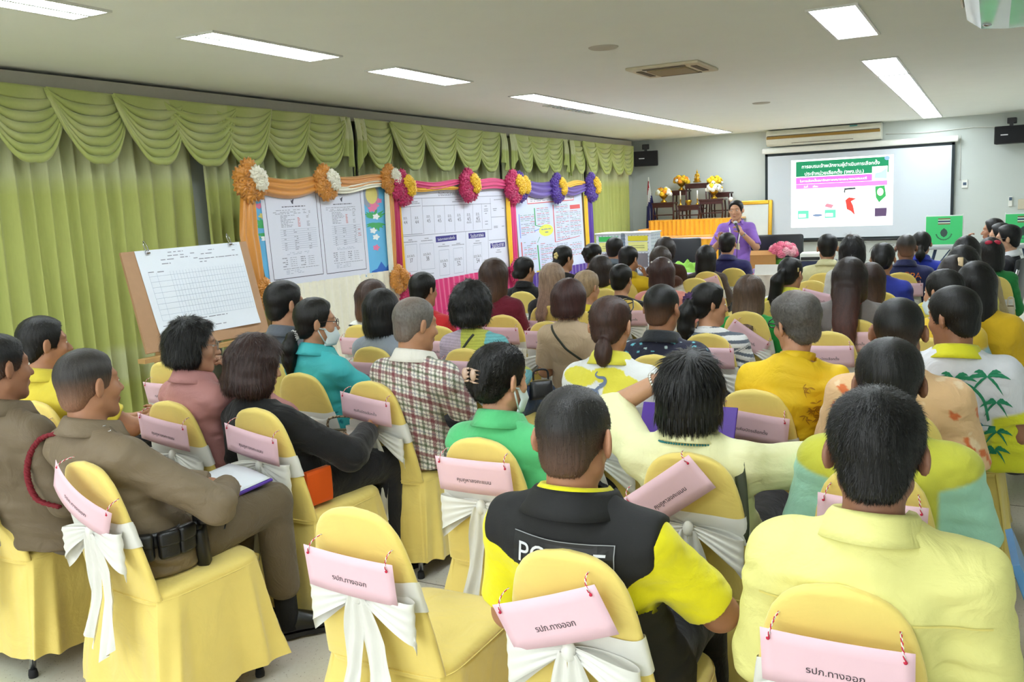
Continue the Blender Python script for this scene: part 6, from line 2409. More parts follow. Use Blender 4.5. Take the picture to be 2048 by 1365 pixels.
# ---- board 2: pink
pl = Plane(-5.50, 1.88, -5.42, 0.8)
n_, A = pl.n, pl.at
b2 = empty('display_board', (-5.5, 9.1, 0))
tag(b2, 'display board draped in pink and yellow, with a white chart of numbered cells', 'display board', 'draped display boards')
f = quadf([A(791, 371), A(1013, 366), A(1022, 557), A(804, 580)])
mb = MB()
tl, tr, br, bl = f(0, 0), f(1, 0), f(1, 1), f(0, 1)
V = [tl, tr, br, bl] + [q - n_ * 0.03 for q in (tl, tr, br, bl)]
mb.add(V, [(0, 3, 2, 1), (4, 5, 6, 7), (0, 1, 5, 4), (1, 2, 6, 5), (2, 3, 7, 6), (3, 0, 4, 7)])
pan = mb.build('panel', PAPER, None, smooth=False)
on(pan, b2)


def b2p(px, py):
    """crop pixel of the close view -> chart coordinates"""
    return 770 + px / 5.056, 330 + py / 5.056


def inv(px, py):
    p = A(*b2p(px, py))
    e1, e2 = tr - tl, bl - tl
    d = p - tl
    M = np.array([[e1 @ e1, e1 @ e2], [e1 @ e2, e2 @ e2]])
    return np.linalg.solve(M, np.array([d @ e1, d @ e2]))


f = quadf([tl, tr, tr + bl - tl, bl])
dk, gy, bb, bw, pa = MB(), MB(), MB(), MB(), MB()


def pl_line(mbx, a, b, w, lay=1):
    s0, s1 = inv(*a), inv(*b)
    qline(mbx, f, n_, s0[0], s0[1], s1[0], s1[1], w, lay)


def pl_text(mbx, s, c, wpx, lay=1):
    own = mbx is dk
    if own:
        mbx = MB()
    s0 = inv(*c)
    s1 = inv(c[0] + wpx, c[1])
    qtext(mbx, f, n_, s, s0[0], s0[1], abs(s1[0] - s0[0]), lay)
    if own:
        kid(mbx, 'cell_lettering', DARKINK, pan)


pl_text(dk, 'ป้ายปิดประกาศเกี่ยวกับการเลือกตั้ง', (728, 292), 345)
for a, b in (((110, 345), (1200, 312)), ((140, 432), (360, 415)), ((145, 425), (165, 715)), ((255, 425), (272, 700)), ((372, 340), (392, 700)), ((490, 410), (505, 690)), ((598, 405), (610, 680)), ((697, 400), (708, 672)), ((795, 398), (803, 665)), ((885, 395), (893, 655)), ((975, 392), (985, 645)),
             ((1062, 335), (1078, 650)), ((375, 418), (1070, 392)), ((150, 730), (1080, 652)), ((160, 712), (380, 695)), ((815, 675), (830, 1200)), ((1040, 650), (1050, 1000)), ((1075, 530), (1210, 522)), ((1050, 765), (1215, 750))):
    pl_line(gy, a, b, 0.006)
for x0, y0, x1, y1, x2, y2, x3, y3 in ((203, 812, 320, 800, 330, 1075, 215, 1085), (350, 800, 488, 788, 505, 1048, 368, 1060), (545, 865, 645, 855, 655, 1110, 555, 1122), (690, 845, 788, 835, 795, 1085, 700, 1098), (890, 815, 975, 805, 985, 1055, 898, 1065)):
    for a, b in (((x0, y0), (x1, y1)), ((x1, y1), (x2, y2)), ((x2, y2), (x3, y3)), ((x3, y3), (x0, y0))):
        pl_line(pa, a, b, 0.005)
for (x, y), a, b in (((205, 540), 'ส.ถ.', '4/4'), ((320, 535), 'ส.ถ.', '4/4'), ((438, 522), 'ส.ถ.', '4/5'), ((548, 520), 'ส.ถ.', '4/5'), ((653, 515), 'ส.ถ.', '4/5'), ((748, 508), 'ส.ถ.', '4/5'), ((846, 503), 'ส.ถ.', '4/5'), ((937, 497), 'ส.ถ.', '4/5')):
    pl_text(dk, a, (x, y), 36)
    pl_text(dk, b, (x + 3, y + 45), 34)
for x, y in ((850, 582), (942, 572)):
    pl_text(dk, 'เพิ่มเติม', (x, y), 46)
for (x, y), b in (((262, 922), '37'), ((427, 903), '38'), ((598, 970), '50'), ((742, 950), '52'), ((936, 922), '54')):
    pl_text(dk, 'ส.ถ./ผ.ถ.', (x, y), 76)
    pl_text(dk, b, (x + 5, y + 47), 30)
rng = np.random.default_rng(9)
for x0, x1, y in ((215, 290, 362), (175, 330, 384), (155, 350, 402), (710, 780, 352), (680, 800, 374), (1100, 1180, 354), (235, 275, 762), (190, 325, 785), (400, 440, 745), (365, 480, 770), (580, 605, 805), (535, 650, 828), (720, 760, 795), (675, 800, 812), (915, 955, 770), (895, 975, 795), (1130, 1165, 862), (1120, 1175, 884), (1005, 1030, 418), (1000, 1040, 448), (1000, 1040, 468), (1010, 1030, 492), (1010, 1040, 572), (1012, 1040, 600), (1090, 1130, 445), (1095, 1125, 462), (1100, 1140, 622), (1100, 1140, 636), (1180, 1205, 440), (1180, 1205, 620), (215, 330, 1148), (430, 495, 1100)):
    a, b = inv(x0, y), inv(x1, y - (x1 - x0) * 0.075)
    g = lambda s, t, a=a, b=b: f(a[0] + (b[0] - a[0]) * s, a[1] + (b[1] - a[1]) * s)
    qdashes(gy, g, n_, rng, 0, 1, 0, 0.010, 1, fill=1)
for q in (((510, 725), (722, 705), (725, 762), (515, 785)), ((842, 692), (1012, 680), (1015, 732), (846, 748)), ((1065, 795), (1212, 778), (1215, 828), (1068, 845))):
    P = [tuple(inv(*z)) for z in q]
    bb = MB()
    qpoly(bb, f, n_, P, 1)
    kid(bb, 'blue_heading', BLUEINK, pan)
pl_text(bw, 'วันประกาศผลการเลือกตั้ง', (620, 748), 170, 2)
pl_text(bw, 'วันประกาศผล', (930, 716), 130, 2)
pl_text(bw, 'วันประกาศ', (1140, 814), 120, 2)
for m_, nm, q in ((gy, 'grey_print', GREYINK), (bw, 'white_lettering', WHITEINK), (pa, 'pale_print', PALEINK)):
    kid(m_, nm, q, pan)
parts = [hdrape(None, A(800, 369) + n_ * 0.04, A(910, 367) + n_ * 0.04, 0.09, SATP, seed=1, sag=0.02), hdrape(None, A(800, 375) + n_ * 0.03, A(908, 376) + n_ * 0.03, 0.05, SATY, seed=3, sag=0.02),
         hdrape(None, A(935, 368) + n_ * 0.04, A(1012, 368) + n_ * 0.04, 0.13, SATP, seed=4, sag=0.01),
         vdrape(None, [A(783, 385) + n_ * 0.03, A(788, 470) + n_ * 0.03, A(795, 565) + n_ * 0.03], 0.13, SATR, seed=2), vdrape(None, [A(791, 400) + n_ * 0.02, A(796, 480) + n_ * 0.02, A(804, 565) + n_ * 0.02], 0.09, SATY, seed=6),
         vdrape(None, [A(1019, 385) + n_ * 0.03, A(1022, 460) + n_ * 0.03, A(1026, 540) + n_ * 0.03], 0.14, SATP, seed=7), vdrape(None, [A(1011, 395) + n_ * 0.02, A(1015, 470) + n_ * 0.02, A(1019, 540) + n_ * 0.02], 0.09, SATY, seed=8)]
for c, r, sd in (((792, 378), 0.18, 11), ((925, 373), 0.19, 12), ((1016, 376), 0.21, 13), ((808, 585), 0.18, 14), ((1024, 545), 0.17, 15)):
    parts.append(rosette(None, A(*c) + n_ * 0.09, r, SATR, SATY, sd))
parts.append(pleat_sheet(7.95, 10.35, 0.02, 0.86, -5.36, -5.40, SATP, 'skirt', None, wave=0.11, seed=2))
for y in (8.05, 10.25):
    parts.append(MB().box((-5.48, y, 0.42), (0.04, 0.05, 0.84)).build('leg', mat('board_ply'), None, smooth=False))
on(parts, b2)

# ---- board 3: purple
pl = Plane(-5.48, 1.82, -5.42, 0.7)
n_, A = pl.n, pl.at
b3 = empty('display_board', (-5.5, 11.7, 0))
tag(b3, 'display board draped in purple and yellow, with a colourful mind-map poster', 'display board', 'draped display boards')


def b3p(px, py):
    return 1010 + px / 6.205, 340 + py / 6.205


c4 = [A(*b3p(120, 335)), A(*b3p(945, 270)), A(*b3p(1000, 1205)), A(*b3p(195, 1330))]
f = quadf(c4)
mb = MB()
q4 = [f(-0.03, -0.08), f(1.03, -0.10), f(1.03, 1.0), f(-0.03, 1.02)]
V = q4 + [q - n_ * 0.03 for q in q4]
mb.add(V, [(0, 3, 2, 1), (4, 5, 6, 7), (0, 1, 5, 4), (1, 2, 6, 5), (2, 3, 7, 6), (3, 0, 4, 7)])
on(mb.build('panel', mat('brown_board', (120, 92, 64)), None, smooth=False), b3)
mb = MB()
qrect(mb, f, n_, 0, 0, 1, 1, 2)
pp = mb.build('mind_map_poster', mat('poster_pale_blue', (206, 214, 238), rough=0.6, var=0.05, scale=1.0), None, smooth=False)
on(pp, b3)


def mk(name, col, fn):
    mb = MB()
    fn(mb)
    return kid(mb, name, mat('poster_' + name, col), pp)


rng = np.random.default_rng(3)
mk('title_box', (232, 226, 234), lambda m: qrect(m, f, n_, 0.16, 0.01, 0.86, 0.10, 3))
mk('red_lines', (214, 96, 96), lambda m: [qframe(m, f, n_, 0.16, 0.01, 0.86, 0.10, 0.012, 4), qline(m, f, n_, 0.525, 0.14, 0.525, 0.62, 0.028, 4), qline(m, f, n_, 0.04, 0.57, 0.04, 0.82, 0.03, 4), qline(m, f, n_, 0.79, 0.19, 0.96, 0.19, 0.06, 4), qline(m, f, n_, 0.525, 0.62, 0.93, 0.58, 0.008, 4)])
mk('green_lines', (60, 160, 90), lambda m: [qline(m, f, n_, 0.25, 0.16, 0.25, 0.38, 0.03, 4), qline(m, f, n_, 0.26, 0.63, 0.27, 1.0, 0.035, 4), qline(m, f, n_, 0.25, 0.38, 0.36, 0.41, 0.01, 4), qline(m, f, n_, 0.26, 0.6, 0.30, 0.53, 0.01, 4)])
mk('blue_lines', (110, 130, 220), lambda m: [qline(m, f, n_, 0.035, 0.22, 0.035, 0.52, 0.02, 4), qline(m, f, n_, 0.23, 0.45, 0.30, 0.43, 0.01, 4)])
mk('yellow_disc', (224, 224, 96), lambda m: qpoly(m, f, n_, [(0.40 + 0.105 * math.cos(i * 0.209), 0.455 + 0.075 * math.sin(i * 0.209)) for i in range(30)], 4))
mk('yellow_foot', (232, 208, 60), lambda m: qrect(m, f, n_, 0.22, 0.955, 0.35, 0.975, 4))
mk('seal', (150, 180, 150), lambda m: qpoly(m, f, n_, [(0.07 + 0.05 * math.cos(i * 0.314), 0.03 + 0.045 * math.sin(i * 0.314)) for i in range(20)], 3))
mb1, mb2, mb3 = MB(), MB(), MB()
for s0, s1, t0, t1, r1 in ((0.05, 0.24, 0.24, 0.50, 0), (0.28, 0.46, 0.17, 0.37, 1), (0.56, 0.76, 0.15, 0.60, 0), (0.78, 0.96, 0.24, 0.57, 1), (0.07, 0.24, 0.58, 0.82, 0), (0.30, 0.52, 0.62, 0.92, 1), (0.54, 0.72, 0.65, 0.75, 2), (0.75, 0.95, 0.66, 0.84, 0), (0.2, 0.82, 0.03, 0.09, 2)):
    t = t0
    i = 0
    while t < t1:
        qdashes((mb1, mb2, mb3)[(i + r1) % 3 if r1 < 2 else 2], f, n_, rng, s0, s1, t, 0.008, 5)
        t += 0.022
        i += 1
for s in (0.37, 0.45):
    pass
qdashes(mb3, f, n_, rng, 0.33, 0.47, 0.44, 0.014, 5, fill=1)
qdashes(mb3, f, n_, rng, 0.38, 0.43, 0.48, 0.014, 5, fill=1)
kid(mb1, 'green_print', mat('print_green_grey', (140, 168, 150)), pp)
kid(mb2, 'red_print', REDINK, pp)
kid(mb3, 'grey_print', GREYINK, pp)
parts = [hdrape(None, A(1037, 375) + n_ * 0.04, A(1110, 376) + n_ * 0.04, 0.22, SATV, seed=1, sag=0.03), hdrape(None, A(1112, 376) + n_ * 0.04, A(1172, 372) + n_ * 0.04, 0.14, SATV, seed=2, sag=0.06), hdrape(None, A(1112, 372) + n_ * 0.03, A(1165, 366) + n_ * 0.03, 0.08, SATY, seed=3, sag=0.0),
         vdrape(None, [A(1174, 390) + n_ * 0.03, A(1177, 440) + n_ * 0.03, A(1180, 500) + n_ * 0.03], 0.17, SATV, seed=4), vdrape(None, [A(1167, 392) + n_ * 0.02, A(1170, 450) + n_ * 0.02, A(1173, 510) + n_ * 0.02], 0.07, SATY, seed=5)]
for c, r, sd in (((1030, 375), 0.19, 21), ((1105, 378), 0.20, 22), ((1174, 376), 0.21, 23)):
    parts.append(rosette(None, A(*c) + n_ * 0.08, r, SATV, SATY, sd))
parts.append(pleat_sheet(10.75, 13.0, 0.02, 0.72, -5.38, -5.40, SATV, 'skirt', None, wave=0.12, seed=3))
for y in (10.8, 12.9):
    parts.append(MB().box((-5.47, y, 0.36), (0.04, 0.05, 0.72)).build('leg', mat('board_ply'), None, smooth=False))
on(parts, b3)

# ---- easel with a tally sheet
pl = Plane(-5.24, 1.43, -5.02, 0.74)
n_, A = pl.n, pl.at
ez = empty('easel', (-5.15, 4.6, 0))
tag(ez, 'wooden easel holding a brown board with a clipped tally sheet', 'easel')


def ezp(px, py):
    return 230 + px / 5.46, 470 + py / 5.46


c4 = [A(*ezp(60, 195)), A(*ezp(1432, 70)), A(*ezp(1688, 1055)), A(*ezp(352, 1300))]
f = quadf(c4)
V = c4 + [q - n_ * 0.018 for q in c4]
mb = MB()
mb.add(V, [(0, 3, 2, 1), (4, 5, 6, 7), (0, 1, 5, 4), (1, 2, 6, 5), (2, 3, 7, 6), (3, 0, 4, 7)])
parts = [mb.build('drawing_board', mat('brown_hardboard', (172, 134, 100), rough=0.7, var=0.08, scale=18), None, smooth=False)]
c5 = [A(*ezp(205, 183)), A(*ezp(1352, 78)), A(*ezp(1583, 962)), A(*ezp(505, 1150))]
g = quadf(c5)
n1 = 17
P = np.zeros((n1, n1, 3))
for i in range(n1):
    for j in range(n1):
        s, t = i / (n1 - 1), j / (n1 - 1)
        P[i, j] = g(s, t) + n_ * (0.003 + 0.012 * max(0, t - 0.85) / 0.15 * (0.5 + 0.5 * math.sin(s * 9)))
pap = MB().grid(P, flip=True).build('tally_sheet', mat('white_sheet', (222, 228, 236), rough=0.7, var=0.01), None)
parts.append(pap)
gl, tx = MB(), MB()
rng = np.random.default_rng(2)
for t in np.linspace(0.30, 0.80, 9):
    qline(gl, g, n_, 0.06, t, 0.98, t, 0.002, 6)
for s in list(np.linspace(0.25, 0.98, 26)) + [0.06, 0.13]:
    qline(gl, g, n_, s, 0.26, s, 0.80, 0.002, 6)
for s0, s1, t in ((0.28, 0.42, 0.045), (0.66, 0.72, 0.06), (0.27, 0.43, 0.085), (0.48, 0.52, 0.08), (0.58, 0.70, 0.10), (0.2, 0.32, 0.125), (0.38, 0.47, 0.115), (0.5, 0.55, 0.14), (0.2, 0.28, 0.17), (0.55, 0.63, 0.19), (0.06, 0.11, 0.25), (0.14, 0.21, 0.255), (0.55, 0.95, 0.155), (0.38, 0.68, 0.83), (0.40, 0.70, 0.93), (0.05, 0.16, 0.86), (0.92, 0.96, 0.03), (0.9, 0.93, 0.09)):
    qdashes(tx, g, n_, rng, s0, s1, t, 0.006, 6, fill=1)
kid(gl, 'grid_lines', mat('grid_blue_grey', (178, 188, 204)), pap)
kid(tx, 'grey_print', mat('grey_print'), pap)
for px, py in ((345, 200), (1245, 105)):
    c = A(*ezp(px, py))
    mb = MB()
    mb.box(c + n_ * 0.012, (0.02, 0.035, 0.022), bevel=0.004)
    mb.tube([c + n_ * 0.012 + np.array([0, 0.010, 0.01]), c + np.array([0.012, 0.0, 0.045]), c + np.array([0.0, -0.02, 0.085]), c + np.array([0.01, -0.03, 0.06]), c + n_ * 0.012 + np.array([0, -0.010, 0.01])], 0.0035, 6)
    parts.append(mb.build('bulldog_clip', CHROME, None))
WOOD = mat('easel_pine', (190, 150, 96), rough=0.6, var=0.12, scale=9, stretch=(1, 1, 0.1))
for y, dy in ((4.35, -0.10), (4.95, 0.10)):
    parts.append(MB().tube([(-4.93, y + dy, 0.0), (-5.28, y + dy * 0.1, 1.42)], 0.020, 4).build('leg', WOOD, None, smooth=False))
parts.append(MB().tube([(-5.75, 4.65, 0.0), (-5.30, 4.65, 1.40)], 0.018, 4).build('leg', WOOD, None, smooth=False))
parts.append(MB().box((-5.02, 4.65, 0.71), (0.07, 1.15, 0.03)).build('ledge', WOOD, None, smooth=False))
on(parts, ez)

# ------------------------------------------------------------------ the front of the hall
GOLDC = mat('golden_altar_cloth', (246, 178, 34), rough=0.38, sheen=0.4, spec=0.6)
GOLDM = mat('gilded_metal', (206, 160, 52), rough=0.28, metal=0.85, var=0.1)
ROSEW = mat('dark_rosewood', (62, 28, 26), rough=0.35, var=0.15, scale=12)
t = empty('altar_table', (-4.75, 15.8, 0))
tag(t, 'two-step altar table wrapped in pleated golden cloth', 'altar table')
parts = [MB().box((-4.70, 16.05, 1.225), (1.60, 0.70, 0.03)).build('upper_top', GOLDC, None, smooth=False), pleat_sheet(-5.5, -3.9, 0.80, 1.235, 15.70, 15.70, GOLDC, 'upper_cloth', None, wave=0.085, amp=0.018, axis='x'),
         MB().box((-4.70, 15.45, 0.945), (1.66, 0.50, 0.03)).build('lower_top', GOLDC, None, smooth=False), pleat_sheet(-5.53, -3.87, 0.02, 0.955, 15.19, 15.20, GOLDC, 'lower_cloth', None, wave=0.12, amp=0.022, axis='x'),
         MB().box((-4.70, 15.165, 0.93), (1.68, 0.012, 0.035)).build('pink_trim', mat('pale_pink_ribbon', (244, 206, 196)), None, smooth=False)]
for x in (-5.52, -3.88):
    parts.append(MB().box((x, 15.75, 0.55), (0.02, 1.1, 1.1)).build('side_cloth', GOLDC, None, smooth=False))
on(parts, t)


def small_table(x, z0, z1, w, y, label, d=0.26):
    t = empty('altar_stand', (x, y, z0))
    tag(t, label, 'stand', 'dark wooden altar stands')
    h = z1 - z0
    mb = MB().box((0, 0, h - 0.015), (w, d, 0.03), bevel=0.006)
    mb.build('top', ROSEW, t, smooth=False)
    MB().box((0, -d / 2 + 0.015, h - 0.06), (w * 0.94, 0.015, 0.06)).build('apron', ROSEW, t, smooth=False)
    for sx in (-1, 1):
        for sy in (-1, 1):
            MB().tube([(sx * (w / 2 - 0.03), sy * (d / 2 - 0.03), h - 0.03), (sx * (w / 2 - 0.018), sy * (d / 2 - 0.03), h * 0.4), (sx * (w / 2 - 0.03), sy * (d / 2 - 0.03), 0)], 0.014, 6).build('leg', ROSEW, t)
    if h > 0.2:
        MB().box((0, -d / 2 + 0.03, h * 0.28), (w * 0.88, 0.014, 0.02)).build('rail', ROSEW, t, smooth=False)
    return t


Z0 = 1.241
sx_ = lambda px: at_y(px, 400, 16.0)[0]
sz_ = lambda px, py: at_y(px, py, 16.0)[2]
small_table(-5.24, Z0, sz_(1334, 405), 0.42, 15.86, 'low dark wooden altar stand at the left end')
small_table(-5.04, Z0, sz_(1355, 381), 0.30, 16.22, 'mid-height dark wooden altar stand behind the left flowers')
small_table(-4.73, Z0, sz_(1389, 367), 0.42, 16.20, 'tallest dark wooden altar stand under the gilded statue')
small_table(-4.76, Z0, sz_(1380, 410), 0.40, 15.84, 'lowest dark wooden altar stand holding the incense bowl')
small_table(-4.36, Z0, sz_(1424, 398), 0.44, 15.86, 'low dark wooden altar stand at the right end')
small_table(-4.30, Z0, sz_(1435, 385), 0.36, 16.24, 'mid-height dark wooden altar stand behind the right flowers')

FLW, FLY, FLO = mat('blossom_white', (240, 238, 226), rough=0.8), mat('blossom_yellow', (248, 206, 48), rough=0.8), mat('blossom_orange', (244, 160, 44), rough=0.8)
LEAFM = mat('leaf_green', (52, 96, 44), rough=0.6)
_bl = {}


def blossom(m, r, seed):
    k = (m.name, seed % 3)
    if k not in _bl:
        mb = MB()
        ruffle_ball(mb, (0, 0, 0), 1.0, seed % 3 + 40, squash=(0.95, 1, 0.9))
        o = mb.build('blossom', m)
        _bl[k] = o.data
        bpy.data.objects.remove(o)
    o = bpy.data.objects.new('blossom', _bl[k])
    COL.objects.link(o)
    o.scale = (r, r, r)
    return o


def bouquet(x, y, z, k, seed, label, cols, vase=True, R=0.135, cat='flowers', grp='golden vases of flowers on the altar'):
    t = empty('flower_vase' if vase else 'flower_basket', (x, y, z))
    tag(t, label, cat, grp)
    if vase:
        MB().lathe([(0.001, 0), (0.055, 0), (0.06, 0.015), (0.025, 0.04), (0.02, 0.06), (0.05, 0.085), (0.075, 0.12), (0.08, 0.15), (0.07, 0.152), (0.001, 0.14)], 20).build('vase', GOLDM, t)
    else:
        MB().lathe([(0.001, 0), (0.09, 0), (0.11, 0.08), (0.10, 0.10), (0.001, 0.09)], 16).build('basket', mat('basket_green', (110, 176, 70)), t)
    rng = np.random.default_rng(seed)
    lm = MB()
    for i in range(26):
        a, e = rng.uniform(0, 6.28), rng.uniform(0.1, 1.3)
        d = np.array([math.cos(a) * math.cos(e), math.sin(a) * math.cos(e), math.sin(e)])
        s = np.cross(d, [0, 0, 1.0])
        s /= np.linalg.norm(s)
        b = np.array([0, 0, 0.14])
        lm.add([b + d * R * 0.4, b + d * R * 0.8 + s * 0.022, b + d * R * 1.12, b + d * R * 0.8 - s * 0.022], [(0, 1, 2, 3)])
    lo = lm.build('leaves', LEAFM, t, smooth=False)
    md = lo.modifiers.new('thick', 'SOLIDIFY')
    md.thickness = 0.002
    n = 0
    for i in range(k):
        a = i * 2.39996
        e = math.asin(min(0.98, 0.05 + 0.93 * i / k))
        d = np.array([math.cos(a) * math.cos(e), math.sin(a) * math.cos(e), math.sin(e) * 0.9])
        o = blossom(cols[int(rng.integers(0, len(cols)))], R * rng.uniform(0.24, 0.32), i)
        o.parent = t
        o.location = Vector(d * R * 0.88 + np.array([0, 0, 0.14]))
    return t


bouquet(-5.26, 15.86, sz_(1334, 405), 22, 1, 'gold vase of white, yellow and orange flowers on the left low stand', [FLW, FLY, FLO, FLW])
bouquet(-5.03, 16.2, sz_(1355, 381), 22, 2, 'gold vase of yellow and white flowers left of the gilded statue', [FLW, FLY, FLO, FLY])
bouquet(-4.42, 16.22, sz_(1435, 385) + 0.02, 22, 3, 'gold vase of yellow and white flowers behind, right of the gilded statue', [FLW, FLY, FLY])
bouquet(-4.33, 15.84, sz_(1424, 398), 22, 4, 'gold vase of pale yellow flowers on the right low stand', [FLW, FLY, FLW])


def statue_d(p):
    d = ell(p, (0, 0, 0.02), (0.105, 0.075, 0.022))
    d = np.minimum(d, ell(p, (0, 0, 0.055), (0.085, 0.06, 0.02)))
    d = smin(d, ell(p, (0, -0.01, 0.095), (0.085, 0.055, 0.026)), 0.01)
    d = smin(d, rcone(p, (0, 0.005, 0.10), (0, 0.005, 0.20), 0.032, 0.036), 0.015)
    for s in (-1, 1):
        d = smin(d, rcone(p, (s * 0.042, 0.005, 0.205), (s * 0.058, -0.005, 0.15), 0.014, 0.012), 0.01)
        d = smin(d, rcone(p, (s * 0.058, -0.005, 0.15), (s * 0.03, -0.045, 0.115), 0.012, 0.009), 0.006)
    d = smin(d, rcone(p, (0, 0.005, 0.22), (0, 0.0, 0.245), 0.016, 0.015), 0.01)
    d = smin(d, ell(p, (0, -0.002, 0.262), (0.024, 0.025, 0.029)), 0.006)
    d = smin(d, sph(p, (0, 0.0, 0.292), 0.013), 0.006)
    return smin(d, rcone(p, (0, 0, 0.30), (0, 0, 0.345), 0.008, 0.002), 0.006).astype(F32)


v, q = mesh_sdf(statue_d, (-0.14, -0.11, -0.02), (0.14, 0.11, 0.37), 0.005, L=2)
o = fast_mesh('buddha_statue', v, q, GOLDM)
o.scale = (0.72, 0.72, 0.72)
o.location = (-4.73, 16.18, sz_(1389, 367) + 0.014)
tag(o, 'small gilded seated statue on the tallest altar stand', 'statue')
WAX = mat('white_wax', (240, 238, 230), rough=0.5)
for x, px, py, l in ((-4.93, 1363, 409, 'white candle in a gold holder left of the incense bowl'), (-4.62, 1395, 407, 'white candle in a gold holder right of the incense bowl')):
    zt = sz_(1380, 410)
    t = empty('candlestick', (x, 15.80, zt))
    tag(t, l, 'candle')
    MB().lathe([(0.001, 0), (0.035, 0), (0.03, 0.012), (0.010, 0.03), (0.010, 0.09), (0.022, 0.10), (0.001, 0.105)], 14).build('holder', GOLDM, t)
    MB().lathe([(0.001, 0.10), (0.011, 0.10), (0.011, 0.25), (0.001, 0.252)], 10).build('candle', WAX, t)
o = MB().lathe([(0.001, 0), (0.035, 0), (0.025, 0.012), (0.055, 0.05), (0.06, 0.085), (0.05, 0.088), (0.045, 0.07), (0.001, 0.07)], 20).build('incense_bowl', GOLDM, None, (-4.78, 15.80, sz_(1380, 410)))
tag(o, 'round gold incense bowl between the two candles', 'bowl')
t = empty('altar_lamp', (-4.05, 15.9, Z0))
tag(t, 'slender metal lamp stand with a white ball at the right end of the altar', 'lamp')
MB().lathe([(0.001, 0), (0.045, 0), (0.012, 0.03), (0.008, 0.28), (0.001, 0.285)], 12).build('stem', CHROME, t)
MB().ell((0, 0, 0.32), 0.04, 16, 10).build('ball', WAX, t)

t = empty('flag', (-5.62, 16.2, 0))
tag(t, 'furled red, white and blue striped flag on a pole in the corner', 'flag')
MB().lathe([(0.001, 0), (0.13, 0), (0.12, 0.03), (0.02, 0.05), (0.001, 0.06)], 18).build('foot', GOLDM, t)
MB().tube([(0, 0, 0.03), (-0.04, 0, 2.03)], 0.011, 8).build('pole', WAX, t)
n = 46
P = np.zeros((n, 26, 3))
for i in range(n):
    u = i / (n - 1)
    for j in range(26):
        vv = j / 25
        wid = 0.02 + 0.30 * vv ** 0.9
        P[i, j] = (-0.036 + wid * (u - 0.42) + 0.05 * vv, -0.02 + 0.03 * math.sin(u * 16 + vv * 2) * (0.3 + vv), 1.96 - 1.05 * vv - 0.10 * u * vv)
# stripes run across the hanging cloth, five bands
mb = MB().grid(P)
cols = []
for i in range(n - 1):
    for j in range(25):
        s = (0.22 * (i / n) + 0.77 * (j / 25)) * 6
        cols.append(0 if s < 1 or s >= 5 else (1 if s < 2 or s >= 4 else 2))
mb.mi = cols
fo = mb.build('cloth', [mat('flag_red', (190, 40, 52)), mat('flag_white', (236, 234, 232)), mat('flag_blue', (52, 50, 110))], t)
o = MB().box((-5.86, 16.44, 0.5), (0.5, 0.14, 1.0), bevel=0.01).build('grey_cabinet', mat('pale_grey_metal', (196, 198, 190)), None, smooth=False)
tag(o, 'pale grey cabinet in the corner behind the flag', 'cabinet')

t = empty('picture_frame', (-3.74, 16.30, 0.62))
t.rotation_euler = (math.radians(-6), 0, 0)
tag(t, 'gilt picture frame leaning behind the speaker', 'picture frame')
mb = MB()
for s in (-1, 1):
    mb.box((s * 0.27, 0, 0.44), (0.07, 0.035, 0.92), bevel=0.012)
    mb.box((0, 0, 0.44 + s * 0.425), (0.48, 0.035, 0.07), bevel=0.012)
mb.build('frame', GOLDM, t, smooth=False)
MB().box((0, 0.005, 0.44), (0.48, 0.01, 0.80)).build('picture', mat('pale_glass_reflection', (214, 220, 216), rough=0.15, var=0.12, scale=3), t, smooth=False)  # reflection in the glass put into the pale colour
o = MB().box((-3.74, 16.32, 0.30), (0.7, 0.3, 0.60), bevel=0.01).build('low_cabinet', mat('pale_grey_metal'), None, smooth=False)
tag(o, 'pale low cabinet carrying the gilt frame', 'cabinet')

# ---- long front tables
LACE = mat('cream_lace_cloth', (232, 224, 208), rough=0.8, var=0.06, scale=70, bump=0.3, bscale=300)
GREY_T = mat('grey_table_edge', (96, 98, 100), rough=0.5)


def front_table(x0, x1, y0, y1, label, cloth=True):
    t = empty('front_table', ((x0 + x1) / 2, (y0 + y1) / 2, 0))
    tag(t, label, 'table')
    w, d = x1 - x0, y1 - y0
    MB().box((0, 0, 0.725), (w, d, 0.03), bevel=0.006).build('tabletop', GREY_T, t, smooth=False)
    for sx in (-1, 1):
        for sy in (-1, 1):
            MB().tube([(sx * (w / 2 - 0.12), sy * (d / 2 - 0.06), 0), (sx * (w / 2 - 0.12), sy * (d / 2 - 0.06), 0.71)], 0.016, 8).build('leg', CHROME, t)
    if cloth:
        MB().box((0, 0, 0.744), (w + 0.03, d + 0.03, 0.006)).build('tablecloth', LACE, t, smooth=False)
        o = pleat_sheet(-w / 2 - 0.015, w / 2 + 0.015, 0.03, 0.744, -d / 2 - 0.03, -d / 2 - 0.018, LACE, 'tablecloth_front', t, wave=0.13, amp=0.012, axis='x')
        for s in (-1, 1):
            pleat_sheet(-d / 2, d / 2, 0.03, 0.744, s * (w / 2 + 0.028), s * (w / 2 + 0.018), LACE, 'tablecloth_side', t, wave=0.13, amp=0.01, seed=2)
    return t


